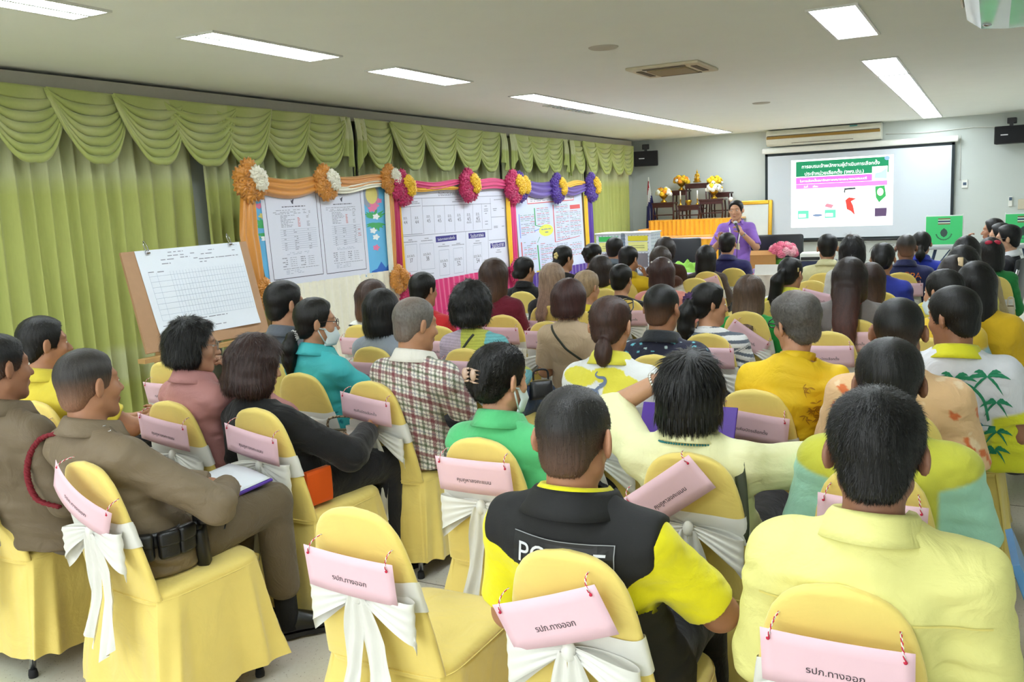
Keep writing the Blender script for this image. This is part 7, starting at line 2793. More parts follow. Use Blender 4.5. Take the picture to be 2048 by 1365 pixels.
front_table(-2.72, -1.45, 10.05, 10.75, 'cream-clothed table with box, flowers and projector in front of the screen')
front_table(-4.5, -2.80, 10.2, 10.9, 'grey table carrying the ballot boxes and papers', cloth=False)
CARD = mat('cardboard', (186, 134, 76), rough=0.8, var=0.06, scale=40)
bx = at_y(1528, 530, 10.35)
t = empty('cardboard_box', (bx[0] - 0.02, 10.42, 0.747), 0.15)
tag(t, 'brown cardboard box with flaps ajar on the front table', 'box')
mb = MB()
for c, s in (((0, -0.12, 0.1), (0.28, 0.006, 0.2)), ((0, 0.12, 0.1), (0.28, 0.006, 0.2)), ((-0.137, 0, 0.1), (0.006, 0.234, 0.2)), ((0.137, 0, 0.1), (0.006, 0.234, 0.2)), ((0, 0, 0.003), (0.27, 0.23, 0.006))):
    mb.box(c, s)
mb.build('carton', CARD, t, smooth=False)
for s in (-1, 1):
    MB().box((0, s * 0.065, 0.222), (0.28, 0.13, 0.005), R=rotx(s * -0.35)).build('flap', CARD, t, smooth=False)
fx = at_y(1565, 500, 10.45)
ROSE, ROSE2 = mat('blossom_pink', (232, 120, 146), rough=0.8), mat('blossom_pale_pink', (240, 176, 186), rough=0.8)
bouquet(fx[0], 10.47, 0.80, 30, 7, 'basket of pink roses beside the cardboard box on the front table', [ROSE, ROSE, ROSE2], vase=False, R=0.15, grp=None)
pj = at_y(1630, 510, 10.45)
t = empty('projector', (pj[0] + 0.02, 10.45, 0.747), 0.1)
tag(t, 'white projector on a stack beside the cream-shirted person', 'projector')
MB().box((0, 0, 0.17), (0.34, 0.28, 0.09), bevel=0.015).build('housing', WHITEPL, t, smooth=False)
MB().lathe([(0.001, 0.0), (0.04, 0.0), (0.04, 0.03), (0.001, 0.02)], 18).xf(Matrix.Translation((-0.08, 0.14, 0.17)) @ Matrix.Rotation(-math.pi / 2, 4, 'X')).build('lens', BLACKPL, t)
MB().box((-0.06, -0.141, 0.155), (0.2, 0.004, 0.035)).build('vent', BLACKPL, t, smooth=False)
MB().box((0, 0, 0.0625), (0.42, 0.30, 0.125), bevel=0.004).build('stand', mat('black_blue_case', (26, 34, 66), rough=0.5), t, smooth=False)
np_ = at_z(1548, 545, 0.747)
t = empty('name_plate', (np_[0], 10.10, 0.747))
tag(t, 'white tent name card with blue lettering at the table edge', 'name card')
mb = MB()
mb.add([(-0.15, -0.04, 0), (0.15, -0.04, 0), (0.15, 0, 0.11), (-0.15, 0, 0.11), (-0.15, 0.04, 0), (0.15, 0.04, 0)], [(0, 1, 2, 3), (3, 2, 5, 4), (0, 3, 4), (1, 5, 2)])
mb.build('card', WHITEPL, t, smooth=False)
mb = MB()
text_mb(mb, 'BCY.E', (0.01, -0.0215, 0.047), (1, 0, 0), (0, 0.342, 0.94), width=0.15)
mb.build('lettering', mat('soft_blue_print', (150, 164, 200)), t, smooth=False)
o = MB().lathe([(0.001, 0), (0.035, 0), (0.04, 0.05), (0.036, 0.055), (0.001, 0.05)], 16).build('cup', mat('lilac_plastic', (150, 130, 200)), None, (np_[0] - 0.16, 10.2, 0.748))
tag(o, 'lilac plastic cup beside the name card', 'cup')
o = MB().box((np_[0] + 0.12, 10.3, 0.762), (0.32, 0.24, 0.03), bevel=0.003).build('paper_stack', mat('mint_paper', (176, 214, 200)), None, smooth=False)
tag(o, 'mint-covered paper stack behind the name card', 'papers')
o = MB().box((pj[0] - 0.10, 10.19, 0.757), (0.36, 0.16, 0.02), bevel=0.003).build('paper_stack', mat('mint_paper'), None, smooth=False)
tag(o, 'mint-covered paper stack under the projector front', 'papers')
# crumpled cloth and papers on the grey table
def crumple(x, y, z, w, d, h, m, name, label, cat, seed):
    n = 30
    P = np.zeros((n, n, 3))
    for i in range(n):
        for j in range(n):
            u, v = i / (n - 1) * 2 - 1, j / (n - 1) * 2 - 1
            e = max(0, 1 - max(abs(u), abs(v)) ** 3)
            P[i, j] = (u * w / 2 + 0.02 * math.sin(v * 6 + seed), v * d / 2 + 0.02 * math.sin(u * 5 + seed), 0.003 + h * e * (0.55 + 0.3 * math.sin(u * 7 + seed) * math.sin(v * 6 + 2 * seed) + 0.15 * math.sin(u * 15 + v * 11)))
    o = MB().grid(P).build(name, m, None, (x, y, z))
    tag(o, label, cat)
    return o


LIME = mat('lime_cloth', (132, 186, 60), rough=0.7)
crumple(-3.25, 10.5, 0.741, 0.55, 0.4, 0.16, LIME, 'green_cloth', 'crumpled lime green cloth on the grey table', 'cloth', 1)
crumple(-3.42, 10.38, 0.741, 0.3, 0.25, 0.08, mat('white_plastic_bag', (228, 230, 230), rough=0.4), 'plastic_bag', 'crumpled white plastic bag beside the green cloth', 'bag', 3)
t = pleat_sheet(-2.80, -2.62, 0.35, 0.78, 10.0, 10.0, LIME, 'green_cloth', None, wave=0.09, amp=0.02, axis='x')
tag(t, 'lime green cloth hanging at the left end of the cream table', 'cloth')
o = MB().box((-3.05, 10.3, 0.748), (0.3, 0.21, 0.012)).build('paper_stack', mat('lilac_paper', (206, 190, 226)), None, smooth=False)
tag(o, 'lilac leaflets in front of the green cloth', 'papers')

BALLOT = mat('ballot_box_board', (206, 214, 224), rough=0.7)
nt = BALLOT.node_tree
vo = nt.nodes.new('ShaderNodeTexVoronoi')
vo.inputs['Scale'].default_value = 24
vo.inputs['Randomness'].default_value = 0.1
tc = nt.nodes.new('ShaderNodeTexCoord')
nt.links.new(tc.outputs['Object'], vo.inputs['Vector'])
rp = nt.nodes.new('ShaderNodeValToRGB')
rp.color_ramp.elements[0].position = 0.22
rp.color_ramp.elements[0].color = (*lin((150, 160, 186)), 1)
rp.color_ramp.elements[1].position = 0.30
rp.color_ramp.elements[1].color = (*lin((214, 222, 230)), 1)
nt.links.new(vo.outputs['Distance'], rp.inputs[0])
nt.links.new(rp.outputs[0], nt.nodes['Principled BSDF'].inputs['Base Color'])


def ballot(px0, px1, py, hd, label):
    y = 10.32
    a, b = at_y(px0, py, y), at_y(px1, py, y)
    w = b[0] - a[0]
    zt = a[2]
    h = zt - 0.741
    t = empty('ballot_box', ((a[0] + b[0]) / 2, y, 0.741))
    tag(t, label, 'ballot box', 'ballot boxes')
    MB().box((0, 0.19, h / 2), (w, 0.36, h), bevel=0.004).build('carton', BALLOT, t, smooth=False)
    MB().box((0, 0.19, h + 0.008), (w + 0.02, 0.39, 0.016), bevel=0.003).build('lid', mat('white_board_lid', (226, 232, 230)), t, smooth=False)
    MB().box((0, 0.008, h * 0.88), (w * 0.76, 0.006, 0.06)).build('header_strip', hd, t, smooth=False)
    l = MB().box((0, 0.008, h * 0.68), (w * 0.74, 0.006, 0.11)).build('yellow_label', mat('pale_yellow_label', (226, 228, 140)), t, smooth=False)
    mb = MB()
    for z in (0.70, 0.65):
        mb.box((0, 0.0042, h * z), (w * 0.5, 0.001, 0.006))
    mb.build('label_print', mat('label_print_olive', (150, 150, 96)), l, smooth=False)
    MB().box((0, 0.008, h * 0.34), (w * 0.74, 0.006, h * 0.34)).build('window', mat('grey_window_film', (126, 122, 130), rough=0.25), t, smooth=False)


ballot(1191, 1241, 470, mat('header_green', (60, 186, 92)), 'patterned white ballot box with green header strip')
ballot(1249, 1301, 468, mat('header_yellow', (216, 204, 40)), 'patterned white ballot box with yellow header strip')

# ---- black office chairs and the chrome-framed chair
def office_chair(x, y, rz, label, top=1.08, w=0.5):
    t = empty('office_chair', (x, y, 0), rz)
    tag(t, label, 'chair', 'black office chairs')
    VIN = mat('black_vinyl', (34, 36, 40), rough=0.4, bump=0.15, bscale=200)
    MB().box((0, 0.22, (top + 0.5) / 2), (w, 0.07, top - 0.5), bevel=0.03).build('backrest', VIN, t, smooth=True, sharp=40)
    MB().box((0, -0.06, 0.46), (w, 0.5, 0.08), bevel=0.03).build('seat', VIN, t, smooth=True, sharp=40)
    MB().tube([(0, 0, 0.08), (0, 0, 0.42)], 0.03, 10).build('column', BLACKPL, t)
    for k in range(5):
        a = k * 1.2566
        MB().tube([(0, 0, 0.09), (0.28 * math.cos(a), 0.28 * math.sin(a), 0.05)], 0.018, 6).build('leg', BLACKPL, t)
    for s in (-1, 1):
        MB().tube([(s * w / 2, 0.2, 0.62), (s * (w / 2 + 0.03), -0.05, 0.66), (s * w / 2, -0.12, 0.48)], 0.018, 6).build('armrest', BLACKPL, t)
    return t


office_chair(-3.62, 11.45, 0.0, 'black office chair behind the ballot table, before the golden cloth', 1.10)
office_chair(-2.42, 11.75, 0.0, 'taller black office chair behind the pink roses', 1.10, 0.6)
office_chair(-2.95, 11.95, 0.3, 'black office chair half hidden beside the speaker', 0.98)
r, S = PEOPLE['suit']
sx0, sy0 = S.hipw[0], S.hipw[1]
t = empty('chrome_chair', (sx0, sy0, 0), 1.35)
tag(t, 'black padded chair with chrome cantilever frame under the suited person', 'chair')
VIN = mat('black_vinyl', (34, 36, 40), rough=0.4)
n = 12
MB().box((0, -0.21, 0.70), (0.46, 0.05, 0.50), bevel=0.024, R=rotx(0.14)).build('backrest', VIN, t, sharp=40)
MB().box((0, 0.06, 0.435), (0.46, 0.48, 0.06), bevel=0.025).build('seat', VIN, t, sharp=40)
for s in (-1, 1):
    MB().tube([(s * 0.25, -0.25, 0.86), (s * 0.26, -0.2, 0.66), (s * 0.27, 0.0, 0.655), (s * 0.27, 0.22, 0.64), (s * 0.26, 0.30, 0.50), (s * 0.25, 0.31, 0.1), (s * 0.25, 0.24, 0.02), (s * 0.25, -0.26, 0.018)], 0.013, 8).build('side_frame', CHROME, t)
MB().tube([(-0.25, -0.26, 0.018), (0.25, -0.26, 0.018)], 0.013, 8).build('rear_bar', CHROME, t)
MB().tube([(-0.26, 0.26, 0.41), (0.26, 0.26, 0.41)], 0.011, 8).build('seat_bar', CHROME, t)

# ---- voting booths on folding tables at the right
BGREEN = mat('booth_green', (58, 186, 106), rough=0.6, var=0.02)
BEDGE = mat('booth_white_board', (222, 226, 222), rough=0.7)


def booth(px0, px1, py0, py1, y, label):
    a, b = at_y(px0, py0, y), at_y(px1, py0, y)
    zb = 0.782
    zt = a[2]
    w, h = b[0] - a[0], zt - zb
    t = empty('voting_booth', ((a[0] + b[0]) / 2, y, zb))
    tag(t, label, 'voting booth', 'green voting booths')
    mb = MB()
    mb.box((0, 0, h / 2), (w, 0.008, h))
    for s in (-1, 1):
        mb.box((s * (w / 2 - 0.004), 0.17, h / 2), (0.008, 0.34, h))
    mb.build('board', BEDGE, t, smooth=False)
    MB().box((0, -0.0055, h / 2 + 0.004), (w - 0.006, 0.003, h - 0.035)).build('green_face', BGREEN, t, smooth=False)
    for k, (c, hh) in enumerate((((140, 60, 60), 0.012), ((220, 224, 220), 0.010), ((40, 50, 90), 0.020), ((220, 224, 220), 0.010), ((140, 60, 60), 0.012))):
        z = h * 0.80 + (2 - k) * 0.018
        MB().box((0, -0.0080, z), (w * 0.33, 0.002, hh)).build('flag_stripe', mat('stripe_%d_%d' % (c[0], c[2]), c), t, smooth=False)
    e = MB()
    e.prism([(-0.048, 0), (-0.035, 0.035), (0, 0.065), (0.035, 0.035), (0.048, 0), (0.035, -0.04), (0, -0.065), (-0.035, -0.04)], 0, 0.002)
    e.xf(Matrix.Translation((0, -0.0070, h * 0.43)) @ Matrix.Rotation(math.pi / 2, 4, 'X'))
    e.build('emblem', mat('emblem_dark', (50, 74, 66)), t, smooth=False)
    ar = MB()
    for i in range(15):
        an = math.pi * (1.08 + 0.84 * i / 14)
        ar.box((0.10 * math.cos(an), -0.0075, h * 0.43 + 0.10 * math.sin(an)), (0.012, 0.001, 0.018), R=roty(-(an + math.pi / 2)))
    ar.build('curved_print', mat('emblem_dark'), t, smooth=False)


booth(1852, 1926, 432, 490, 14.2, 'green voting booth right of the projection screen')
booth(2011, 2085, 427, 486, 14.2, 'green voting booth cut by the right edge')
t = empty('folding_table', (-0.15, 14.45, 0))
tag(t, 'grey folding table under the green voting booths', 'table')
MB().box((0, 0, 0.755), (1.75, 0.62, 0.05), bevel=0.015).build('tabletop', mat('folding_table_grey', (150, 154, 156), rough=0.5), t, smooth=False)
for s in (-1, 1):
    for y in (-0.22, 0.22):
        MB().tube([(s * 0.72, y, 0.02), (s * 0.55, y, 0.73)], 0.014, 8).build('leg', mat('blue_grey_steel', (70, 88, 120), rough=0.4, metal=0.5), t)
    MB().tube([(s * 0.35, 0, 0.73), (s * 0.66, 0, 0.3)], 0.010, 6).build('brace', mat('blue_grey_steel'), t)
# ------------------------------------------------------------------ what people wear, carry and hold
def PS(k):
    return PEOPLE[k]


def child_tube(root, name, pts, r, m, n=8, flat=None):
    return MB().tube(pts, r, n, flat=flat).build(name, m, root)


def smooth_path(pts, n=40):
    pts = np.asarray(pts, float)
    k = len(pts)
    out = []
    for t in np.linspace(0, k - 1, n):
        i = min(int(t), k - 2)
        u = t - i
        p0, p1, p2, p3 = pts[max(i - 1, 0)], pts[i], pts[i + 1], pts[min(i + 2, k - 1)]
        out.append(0.5 * ((2 * p1) + (-p0 + p2) * u + (2 * p0 - 5 * p1 + 4 * p2 - p3) * u * u + (-p0 + 3 * p1 - 3 * p2 + p3) * u ** 3))
    return np.array(out)


def body_ring(S, z, off, a0, a1, n, h, tilt=0.0):
    """band round the waist between angles (0 = wearer's right, pi/2 = front)"""
    P = []
    for a in np.linspace(a0, a1, n):
        row = []
        for dz in (-h / 2, -h / 6, h / 6, h / 2):
            zz = z + dz
            cx, cy = np.interp(zz, S.tz, S.tx), np.interp(zz, S.tz, S.ty)
            rx, ry = np.interp(zz, S.tz, S.trx) + off, np.interp(zz, S.tz, S.try_) + off
            row.append((cx + rx * math.cos(a), cy + ry * math.sin(a), zz))
        P.append(row)
    return np.array(P)


def on_body(S, z, a, off):
    cx, cy = np.interp(z, S.tz, S.tx), np.interp(z, S.tz, S.ty)
    rx, ry = np.interp(z, S.tz, S.trx) + off, np.interp(z, S.tz, S.try_) + off
    p = np.array([cx + rx * math.cos(a), cy + ry * math.sin(a), z])
    nn = np.array([math.cos(a) / rx, math.sin(a) / ry, 0])
    nn /= np.linalg.norm(nn)
    return p, nn


def strap_print(S, root, name, p0, p1, w, m, off=0.004, n=24):
    a, b = np.array(p0, float), np.array(p1, float)
    d = (b - a) / np.linalg.norm(b - a)
    e = np.array([-d[1], d[0]]) * w / 2
    V, T = [], []
    for i in range(n + 1):
        c = a + (b - a) * i / n
        V += [c - e, c + e]
    for i in range(n):
        T.append((2 * i, 2 * i + 1, 2 * i + 3, 2 * i + 2))
    o = decal(S, S.shirt, name, V, T, m, root, S.N[0], S.N[2], off=off, smooth=True)
    md = o.modifiers.new('thick', 'SOLIDIFY')
    md.thickness = 0.003
    return o


def text_decal(S, fn, root, s, x, z, width, m, name='lettering', rot=0.0, off=0.003):
    V, T, w = text_polys(s)
    return decal(S, fn, name, V, T, m, root, S.N[0] + x, S.N[2] + z, k=width / w, rot=rot, off=off)


# ---- police vest
root, S = PS('police')
VESTM = mat('vest_black', (15, 15, 17), rough=0.75, var=0.06, scale=30, bump=0.3, bscale=600)
vf = shirt_fn(S, dict(off=0.026, sleeve='none', fold=0.004, seed=9, neck=0.006, nrad=0.075))


def vest_fn(p):
    d = vf(p)
    for i in range(2):
        e = S.sh[i] + np.array([(-1, 1)[i] * 0.095, 0, -0.06])
        d = smax(d, -ell(p, e, (0.062, 0.14, 0.19)), 0.012)
    return d.astype(F32)


lo, hi = bounds(S)
v, q = mesh_sdf(vest_fn, lo, hi, 0.0065, L=3)
vest = fast_mesh('vest', v, q, VESTM, root)
co = collar_mesh(S, root, (24, 25, 27), VESTM, 'polo', 2.2)
co.scale = (1.0, 1.0, 1.0)
co.name = 'vest_collar'
for vv in co.data.vertices:
    d_ = Vector(vv.co) - Vector(S.N)
    vv.co = Vector(S.N) + Vector((d_.x * 1.16, d_.y * 1.16 - 0.004, d_.z - 0.006))
PW, PH, PZ = 0.238, 0.085, S.N[2] - 0.090
V, T = grid_patch(PW, PH, 20, 8)
panel = decal(S, vest_fn, 'name_panel', V, T, mat('vest_panel_black', (10, 10, 12), rough=0.45), vest, S.N[0] + 0.012, PZ, off=0.004, rot=-0.03)
text_decal(S, vest_fn, panel, 'POLICE', 0.012, PZ - S.N[2] - 0.002, 0.205, mat('reflective_lettering', (206, 208, 212), rough=0.35), off=0.0062, rot=-0.03)
ln_, lt_ = [], []
for i in range(24):
    ln_ += [((i / 23 - 0.5) * PW, PH / 2), ((i / 23 - 0.5) * PW, PH / 2 - 0.0018)]
for i in range(23):
    lt_.append((2 * i, 2 * i + 1, 2 * i + 3, 2 * i + 2))
k0 = len(ln_)
for i in range(12):
    ln_ += [(PW / 2 - 0.002, PH / 2 - PH * i / 11), (PW / 2, PH / 2 - PH * i / 11)]
for i in range(11):
    lt_.append((k0 + 2 * i, k0 + 2 * i + 1, k0 + 2 * i + 3, k0 + 2 * i + 2))
decal(S, vest_fn, 'panel_piping', np.array(ln_), lt_, mat('piping_grey', (150, 152, 156)), panel, S.N[0] + 0.012, PZ, off=0.0058, rot=-0.03)
V, T = grid_patch(0.32, 0.036, 40, 4)
decal(S, vest_fn, 'reflective_strip', V, T, mat('reflective_grey', (150, 153, 156), rough=0.4, spec=0.7), vest, S.N[0], S.N[2] - 0.180, off=0.004, smooth=True)

# ---- officer: belt, pouches, holster, pistol, lanyard, epaulette, socks
root, S = PS('officer')
zb = 0.612
belt = MB().grid(body_ring(S, zb, 0.034, 0, 2 * math.pi, 48, 0.05)).build('duty_belt', LEATHER, root)
md = belt.modifiers.new('thick', 'SOLIDIFY')
md.thickness = 0.006
for a in (-0.62, -0.20, 0.16):
    p, nn = on_body(S, zb - 0.012, a, 0.055)
    R = rotz(math.atan2(nn[1], nn[0]) - math.pi / 2)
    mb = MB().box(p, (0.068, 0.036, 0.092), bevel=0.012, R=R)
    mb.box(p + nn * 0.006 + np.array([0, 0, 0.022]), (0.071, 0.034, 0.052), bevel=0.012, R=R)
    mb.build('belt_pouch', LEATHER, belt, sharp=50)
p, nn = on_body(S, zb - 0.02, 0.62, 0.055)
R = rotz(math.atan2(nn[1], nn[0]) - math.pi / 2) @ roty(0.25)
hl = MB().box(p + np.array([0.01, 0, -0.055]), (0.062, 0.040, 0.16), bevel=0.012, R=R)
hl.box(p + np.array([0.0, 0, 0.012]), (0.085, 0.036, 0.06), bevel=0.014, R=R)
ho = hl.build('holster', BLACKPL, belt, sharp=50)
gp = MB().box(p + np.array([-0.012, 0.0, 0.06]) + nn * 0.004, (0.034, 0.028, 0.085), bevel=0.010, R=R @ roty(-0.3))
gp.box(p + np.array([0.02, 0.0, 0.048]) + nn * 0.004, (0.05, 0.024, 0.028), bevel=0.006, R=R)
gp.build('pistol_grip', mat('gunmetal', (62, 60, 60), rough=0.35, metal=0.7), ho, sharp=50)
cp = [p + np.array([0.02, 0.02, 0.06]), p + np.array([0.06, 0.05, 0.085]), p + np.array([0.12, 0.03, 0.07]), p + np.array([0.14, 0.0, 0.03])]
child_tube(belt, 'coiled_cord', smooth_path(cp), 0.003, BLACKPL, 6)
s0, N = S.sh[0], S.N
pth = smooth_path([N + np.array([-0.075, -0.03, -0.005]), s0 + np.array([-0.03, -0.066, 0.045]), s0 + np.array([-0.075, -0.09, -0.01]), s0 + np.array([-0.095, -0.10, -0.09]), s0 + np.array([-0.07, -0.09, -0.17]), s0 + np.array([-0.01, -0.05, -0.20])], 90)
t_ = np.linspace(0, 1, 90)
br = MB()
for k in range(3):
    off = np.stack([0.0055 * np.cos(t_ * 75 + k * 2.094), 0.0055 * np.sin(t_ * 75 + k * 2.094), 0.002 * np.sin(t_ * 150)], -1)
    br.tube(pth + off, 0.0062, 7)
br.build('braided_cord', mat('crimson_cord', (122, 24, 36), rough=0.8), root)
for i in (0, 1):
    sg = (-1, 1)[i]
    c = (S.sh[i] * 0.62 + N * 0.38) + np.array([0, 0.004, 0.052])
    R = roty(sg * 0.50)
    e = MB().box(c, (0.115, 0.045, 0.008), bevel=0.003, R=R).build('epaulette', mat('uniform_tab', (100, 87, 68), rough=0.7), root)
    st = MB()
    for k in (-0.03, 0.0, 0.03):
        st.ell(c + R @ np.array([k, 0, 0.006]), (0.009, 0.009, 0.003), 8, 5)
    st.build('silver_stars', CHROME, e)
for i in range(2):
    a = S.an[i]
    MB().tube([a + (S.kn[i] - a) * 0.28, a, a + np.array([0, -0.005, -0.05])], [0.046, 0.043, 0.044], 14).build('sock', SOCK, root)


def world_pt(S, p):
    return S.R @ np.asarray(p, float) + S.hipw


def folder(name, S, lp, size, yaw, pitch, roll, col, label, page=True, cat='folder'):
    w, h = size
    root = empty(name, world_pt(S, lp))
    M = S.R @ rotz(yaw) @ rotx(pitch) @ roty(roll)
    root.matrix_world = Matrix.Translation(Vector(world_pt(S, lp))) @ Matrix(M.tolist()).to_4x4()
    tag(root, label, cat)
    MB().box((0, 0, 0), (w, h, 0.010), bevel=0.003).build('cover', mat(name + '_%d_%d_%d' % col, col, rough=0.35), root, smooth=False)
    if page:
        n = 12
        P = np.array([[((i / (n - 1) - 0.5) * w * 0.94, (j / 5 - 0.5) * h * 0.95, 0.0075 + 0.010 * math.sin(i / (n - 1) * 3.14) * (j / 5)) for j in range(6)] for i in range(n)])
        o = MB().grid(P, flip=False).build('page', mat('white_sheet'), root)
        md = o.modifiers.new('thick', 'SOLIDIFY')
        md.thickness = 0.001
    return root


folder('clear_folder', S, (-0.02, 0.36, 0.655), (0.29, 0.21), -0.1, 0.12, 0.05, (92, 62, 170), 'purple folder with white papers on the knees of the holstered officer')
_, Sb = PS('black')
folder('clear_folder', Sb, (0.205, -0.06, 0.56), (0.03, 0.13), 0.0, 0.0, 0.0, (228, 92, 30), 'orange folder wedged beside the person in the black jacket', page=False).scale = (1, 1, 14)
_, Sp = PS('pink')
folder('clear_folder', Sp, (0.22, 0.10, 0.60), (0.10, 0.20), 0.1, 0.1, 0.2, (236, 214, 90), 'yellow folder beside the pink-shirted person', page=False)
_, Sm = PS('mint')
folder('clear_folder', Sm, (0.37, 0.10, 0.50), (0.025, 0.30), 0.05, 0.0, -0.35, (92, 150, 206), 'blue plastic folder held down by the right side of the mint-sleeved person', page=False).scale = (1, 1, 22)
_, Sc = PS('cream')
folder('clear_folder', Sc, (-0.20, 0.42, 0.76), (0.36, 0.26), 0.0, 1.05, 0.0, (84, 46, 160), 'purple plastic document tray held in front of the wet-haired person', page=False, cat='tray')
_, Sy = PS('polo')
folder('clear_folder', Sy, (0.10, 0.36, 0.66), (0.22, 0.30), 0, 0.05, 0, (226, 228, 232), 'white papers on the lap of the yellow-polo person', cat='papers')
for k, l in (('maroon', 'white papers on the lap of the person in maroon'), ('teal', 'white papers in the lap of the turquoise-bloused person')):
    _, Sk = PS(k)
    folder('paper_sheet', Sk, (0.12, 0.34, 0.68), (0.21, 0.29), 0, 0.1, 0, (230, 232, 236), l, cat='papers', page=False)


def handbag(name, S, lp, dims, yaw, m, label, wp=None):
    root = empty(name, world_pt(S, lp) if wp is None else wp, math.atan2(S.R[1, 0], S.R[0, 0]) + yaw)
    tag(root, label, 'bag')
    w, d, h = dims
    zs = np.linspace(0, 1, 9)
    P = np.zeros((9, 28, 3))
    for j, t in enumerate(zs):
        for i in range(28):
            a = i / 28 * 6.2832
            c, s = math.cos(a), math.sin(a)
            k = (1 - 0.55 * abs(t - 0.35) ** 2 * 2) * (0.55 if t in (0, 1) else 1)
            P[j, i] = (w / 2 * np.sign(c) * abs(c) ** 0.5 * (1 - 0.1 * t), d / 2 * np.sign(s) * abs(s) ** 0.7 * k * (1 - 0.45 * t), h * t)
    mb = MB().grid(P, cv=True)
    mb.add(P[0], [tuple(reversed(range(28)))])
    mb.add(P[-1], [tuple(range(28))])
    mb.build('body', m, root)
    MB().box((0, 0, h + 0.004), (w * 0.7, 0.012, 0.012), bevel=0.003).build('zip', mat('zip_metal', (150, 140, 120), rough=0.3, metal=0.8), root, smooth=False)
    hp = smooth_path([(-w * 0.3, 0, h), (-w * 0.25, 0, h + 0.06), (w * 0.25, 0, h + 0.06), (w * 0.3, 0, h)], 20)
    MB().tube(hp, 0.006, 6).build('handle', m, root)
    return root


SNAKE = mat('patterned_bag', (176, 158, 132), rough=0.5)
nt = SNAKE.node_tree
vo = nt.nodes.new('ShaderNodeTexVoronoi')
vo.feature = 'DISTANCE_TO_EDGE'
vo.inputs['Scale'].default_value = 60
tc = nt.nodes.new('ShaderNodeTexCoord')
nt.links.new(tc.outputs['Object'], vo.inputs['Vector'])
rp = nt.nodes.new('ShaderNodeValToRGB')
rp.color_ramp.elements[0].position = 0.05
rp.color_ramp.elements[0].color = (*lin((96, 78, 62)), 1)
rp.color_ramp.elements[1].position = 0.16
rp.color_ramp.elements[1].color = (*lin((190, 172, 146)), 1)
nt.links.new(vo.outputs['Distance'], rp.inputs[0])
nt.links.new(rp.outputs[0], nt.nodes['Principled BSDF'].inputs['Base Color'])
handbag('handbag', Sb, (0.18, 0.34, 0.63), (0.22, 0.09, 0.15), 0.6, SNAKE, 'beige patterned handbag at the side of the person in the black jacket', wp=at_z(690, 925, 0.50))
_, Su = PS('multi')
handbag('handbag', Su, (0.25, 0.16, 0.56), (0.14, 0.08, 0.10), 0.7, mat('black_quilted_bag', (34, 34, 38), rough=0.35, bump=0.5, bscale=60), 'small black handbag beside the person in the patchwork top')
_, St = PS('tan')
handbag('shoulder_bag', St, (0.27, 0.02, 0.52), (0.06, 0.22, 0.24), 0.0, mat('cream_canvas_bag', (226, 216, 196), rough=0.8), 'cream canvas bag hanging beside the tan jacket')

# ---- straps and small wearables
DKSTRAP = mat('dark_strap', (52, 56, 48), rough=0.7)
r, S = PS('beige')
strap_print(S, r, 'bag_strap', (-0.10, 0.0), (0.12, -0.26), 0.014, DKSTRAP)
r, S = PS('multi')
strap_print(S, r, 'bag_strap', (0.05, 0.0), (-0.13, -0.24), 0.012, DKSTRAP)
r, S = PS('strap')
strap_print(S, r, 'bag_strap', (-0.06, 0.0), (0.10, -0.2), 0.02, BLACKPL)
r, S = PS('cream')
s1 = S.sh[1]
n = 40
pth = smooth_path([s1 + np.array([-0.03, 0.06, 0.04]), s1 + np.array([-0.015, 0.0, 0.078]), s1 + np.array([0.0, -0.062, 0.035]), s1 + np.array([0.015, -0.085, -0.06]), s1 + np.array([0.02, -0.095, -0.18]), s1 + np.array([-0.01, -0.08, -0.225]), s1 + np.array([-0.06, -0.05, -0.215])], n)
P = np.array([[p + np.array([w * 0.016, 0.002 * w, 0]) for w in (-1, -0.3, 0.3, 1)] for p in pth])
o = MB().grid(P).build('bag_strap', mat('olive_strap', (58, 64, 46), rough=0.5), r)
md = o.modifiers.new('thick', 'SOLIDIFY')
md.thickness = 0.003
W = S.wr[0]
d = (S.wr[0] - S.el[0]) / np.linalg.norm(S.wr[0] - S.el[0])
e1 = np.cross(d, [0, 0, 1.0])
e1 /= np.linalg.norm(e1)
e2 = np.cross(d, e1)
mb = MB()
for i in range(22):
    a = i / 22 * 6.2832
    mb.ell(W - d * 0.015 + (e1 * math.cos(a) + e2 * math.sin(a)) * 0.0335, 0.0062, 8, 6)
mb.build('bracelet', mat('silver_beads', (206, 204, 200), rough=0.2, metal=0.9), r)
mb = MB()
for i in range(46):
    a = -2.0 + 4.0 * i / 45
    fr = (1 - math.cos(a)) / 2
    mb.ell(S.N + np.array([math.sin(a) * 0.098, -math.cos(a) * 0.094 + 0.01, 0.012 - 0.05 * fr - 0.01 * math.cos(a)]), 0.0036, 6, 5)
mb.build('bead_necklace', mat('teal_beads', (30, 120, 126), rough=0.3), r)

for k, c, up in (('pink', (150, 140, 130), False), ('teal', (60, 44, 44), False), ('tray', (22, 24, 28), False), ('suit', (120, 116, 112), False), ('between', (50, 48, 48), False), ('lowbun', (30, 30, 32), True), ('blue', (70, 50, 52), True)):
    r, S = PS(k)
    glasses(S, r, c, up, w=0.0026 if k in ('tray', 'lowbun') else 0.0018)
for k in ('teal', 'mask', 'green'):
    r, S = PS(k)
    mask_child(S, r)


def HP(S, q):
    return S.Hc + S.Rh @ (np.asarray(q, float) * S.k)


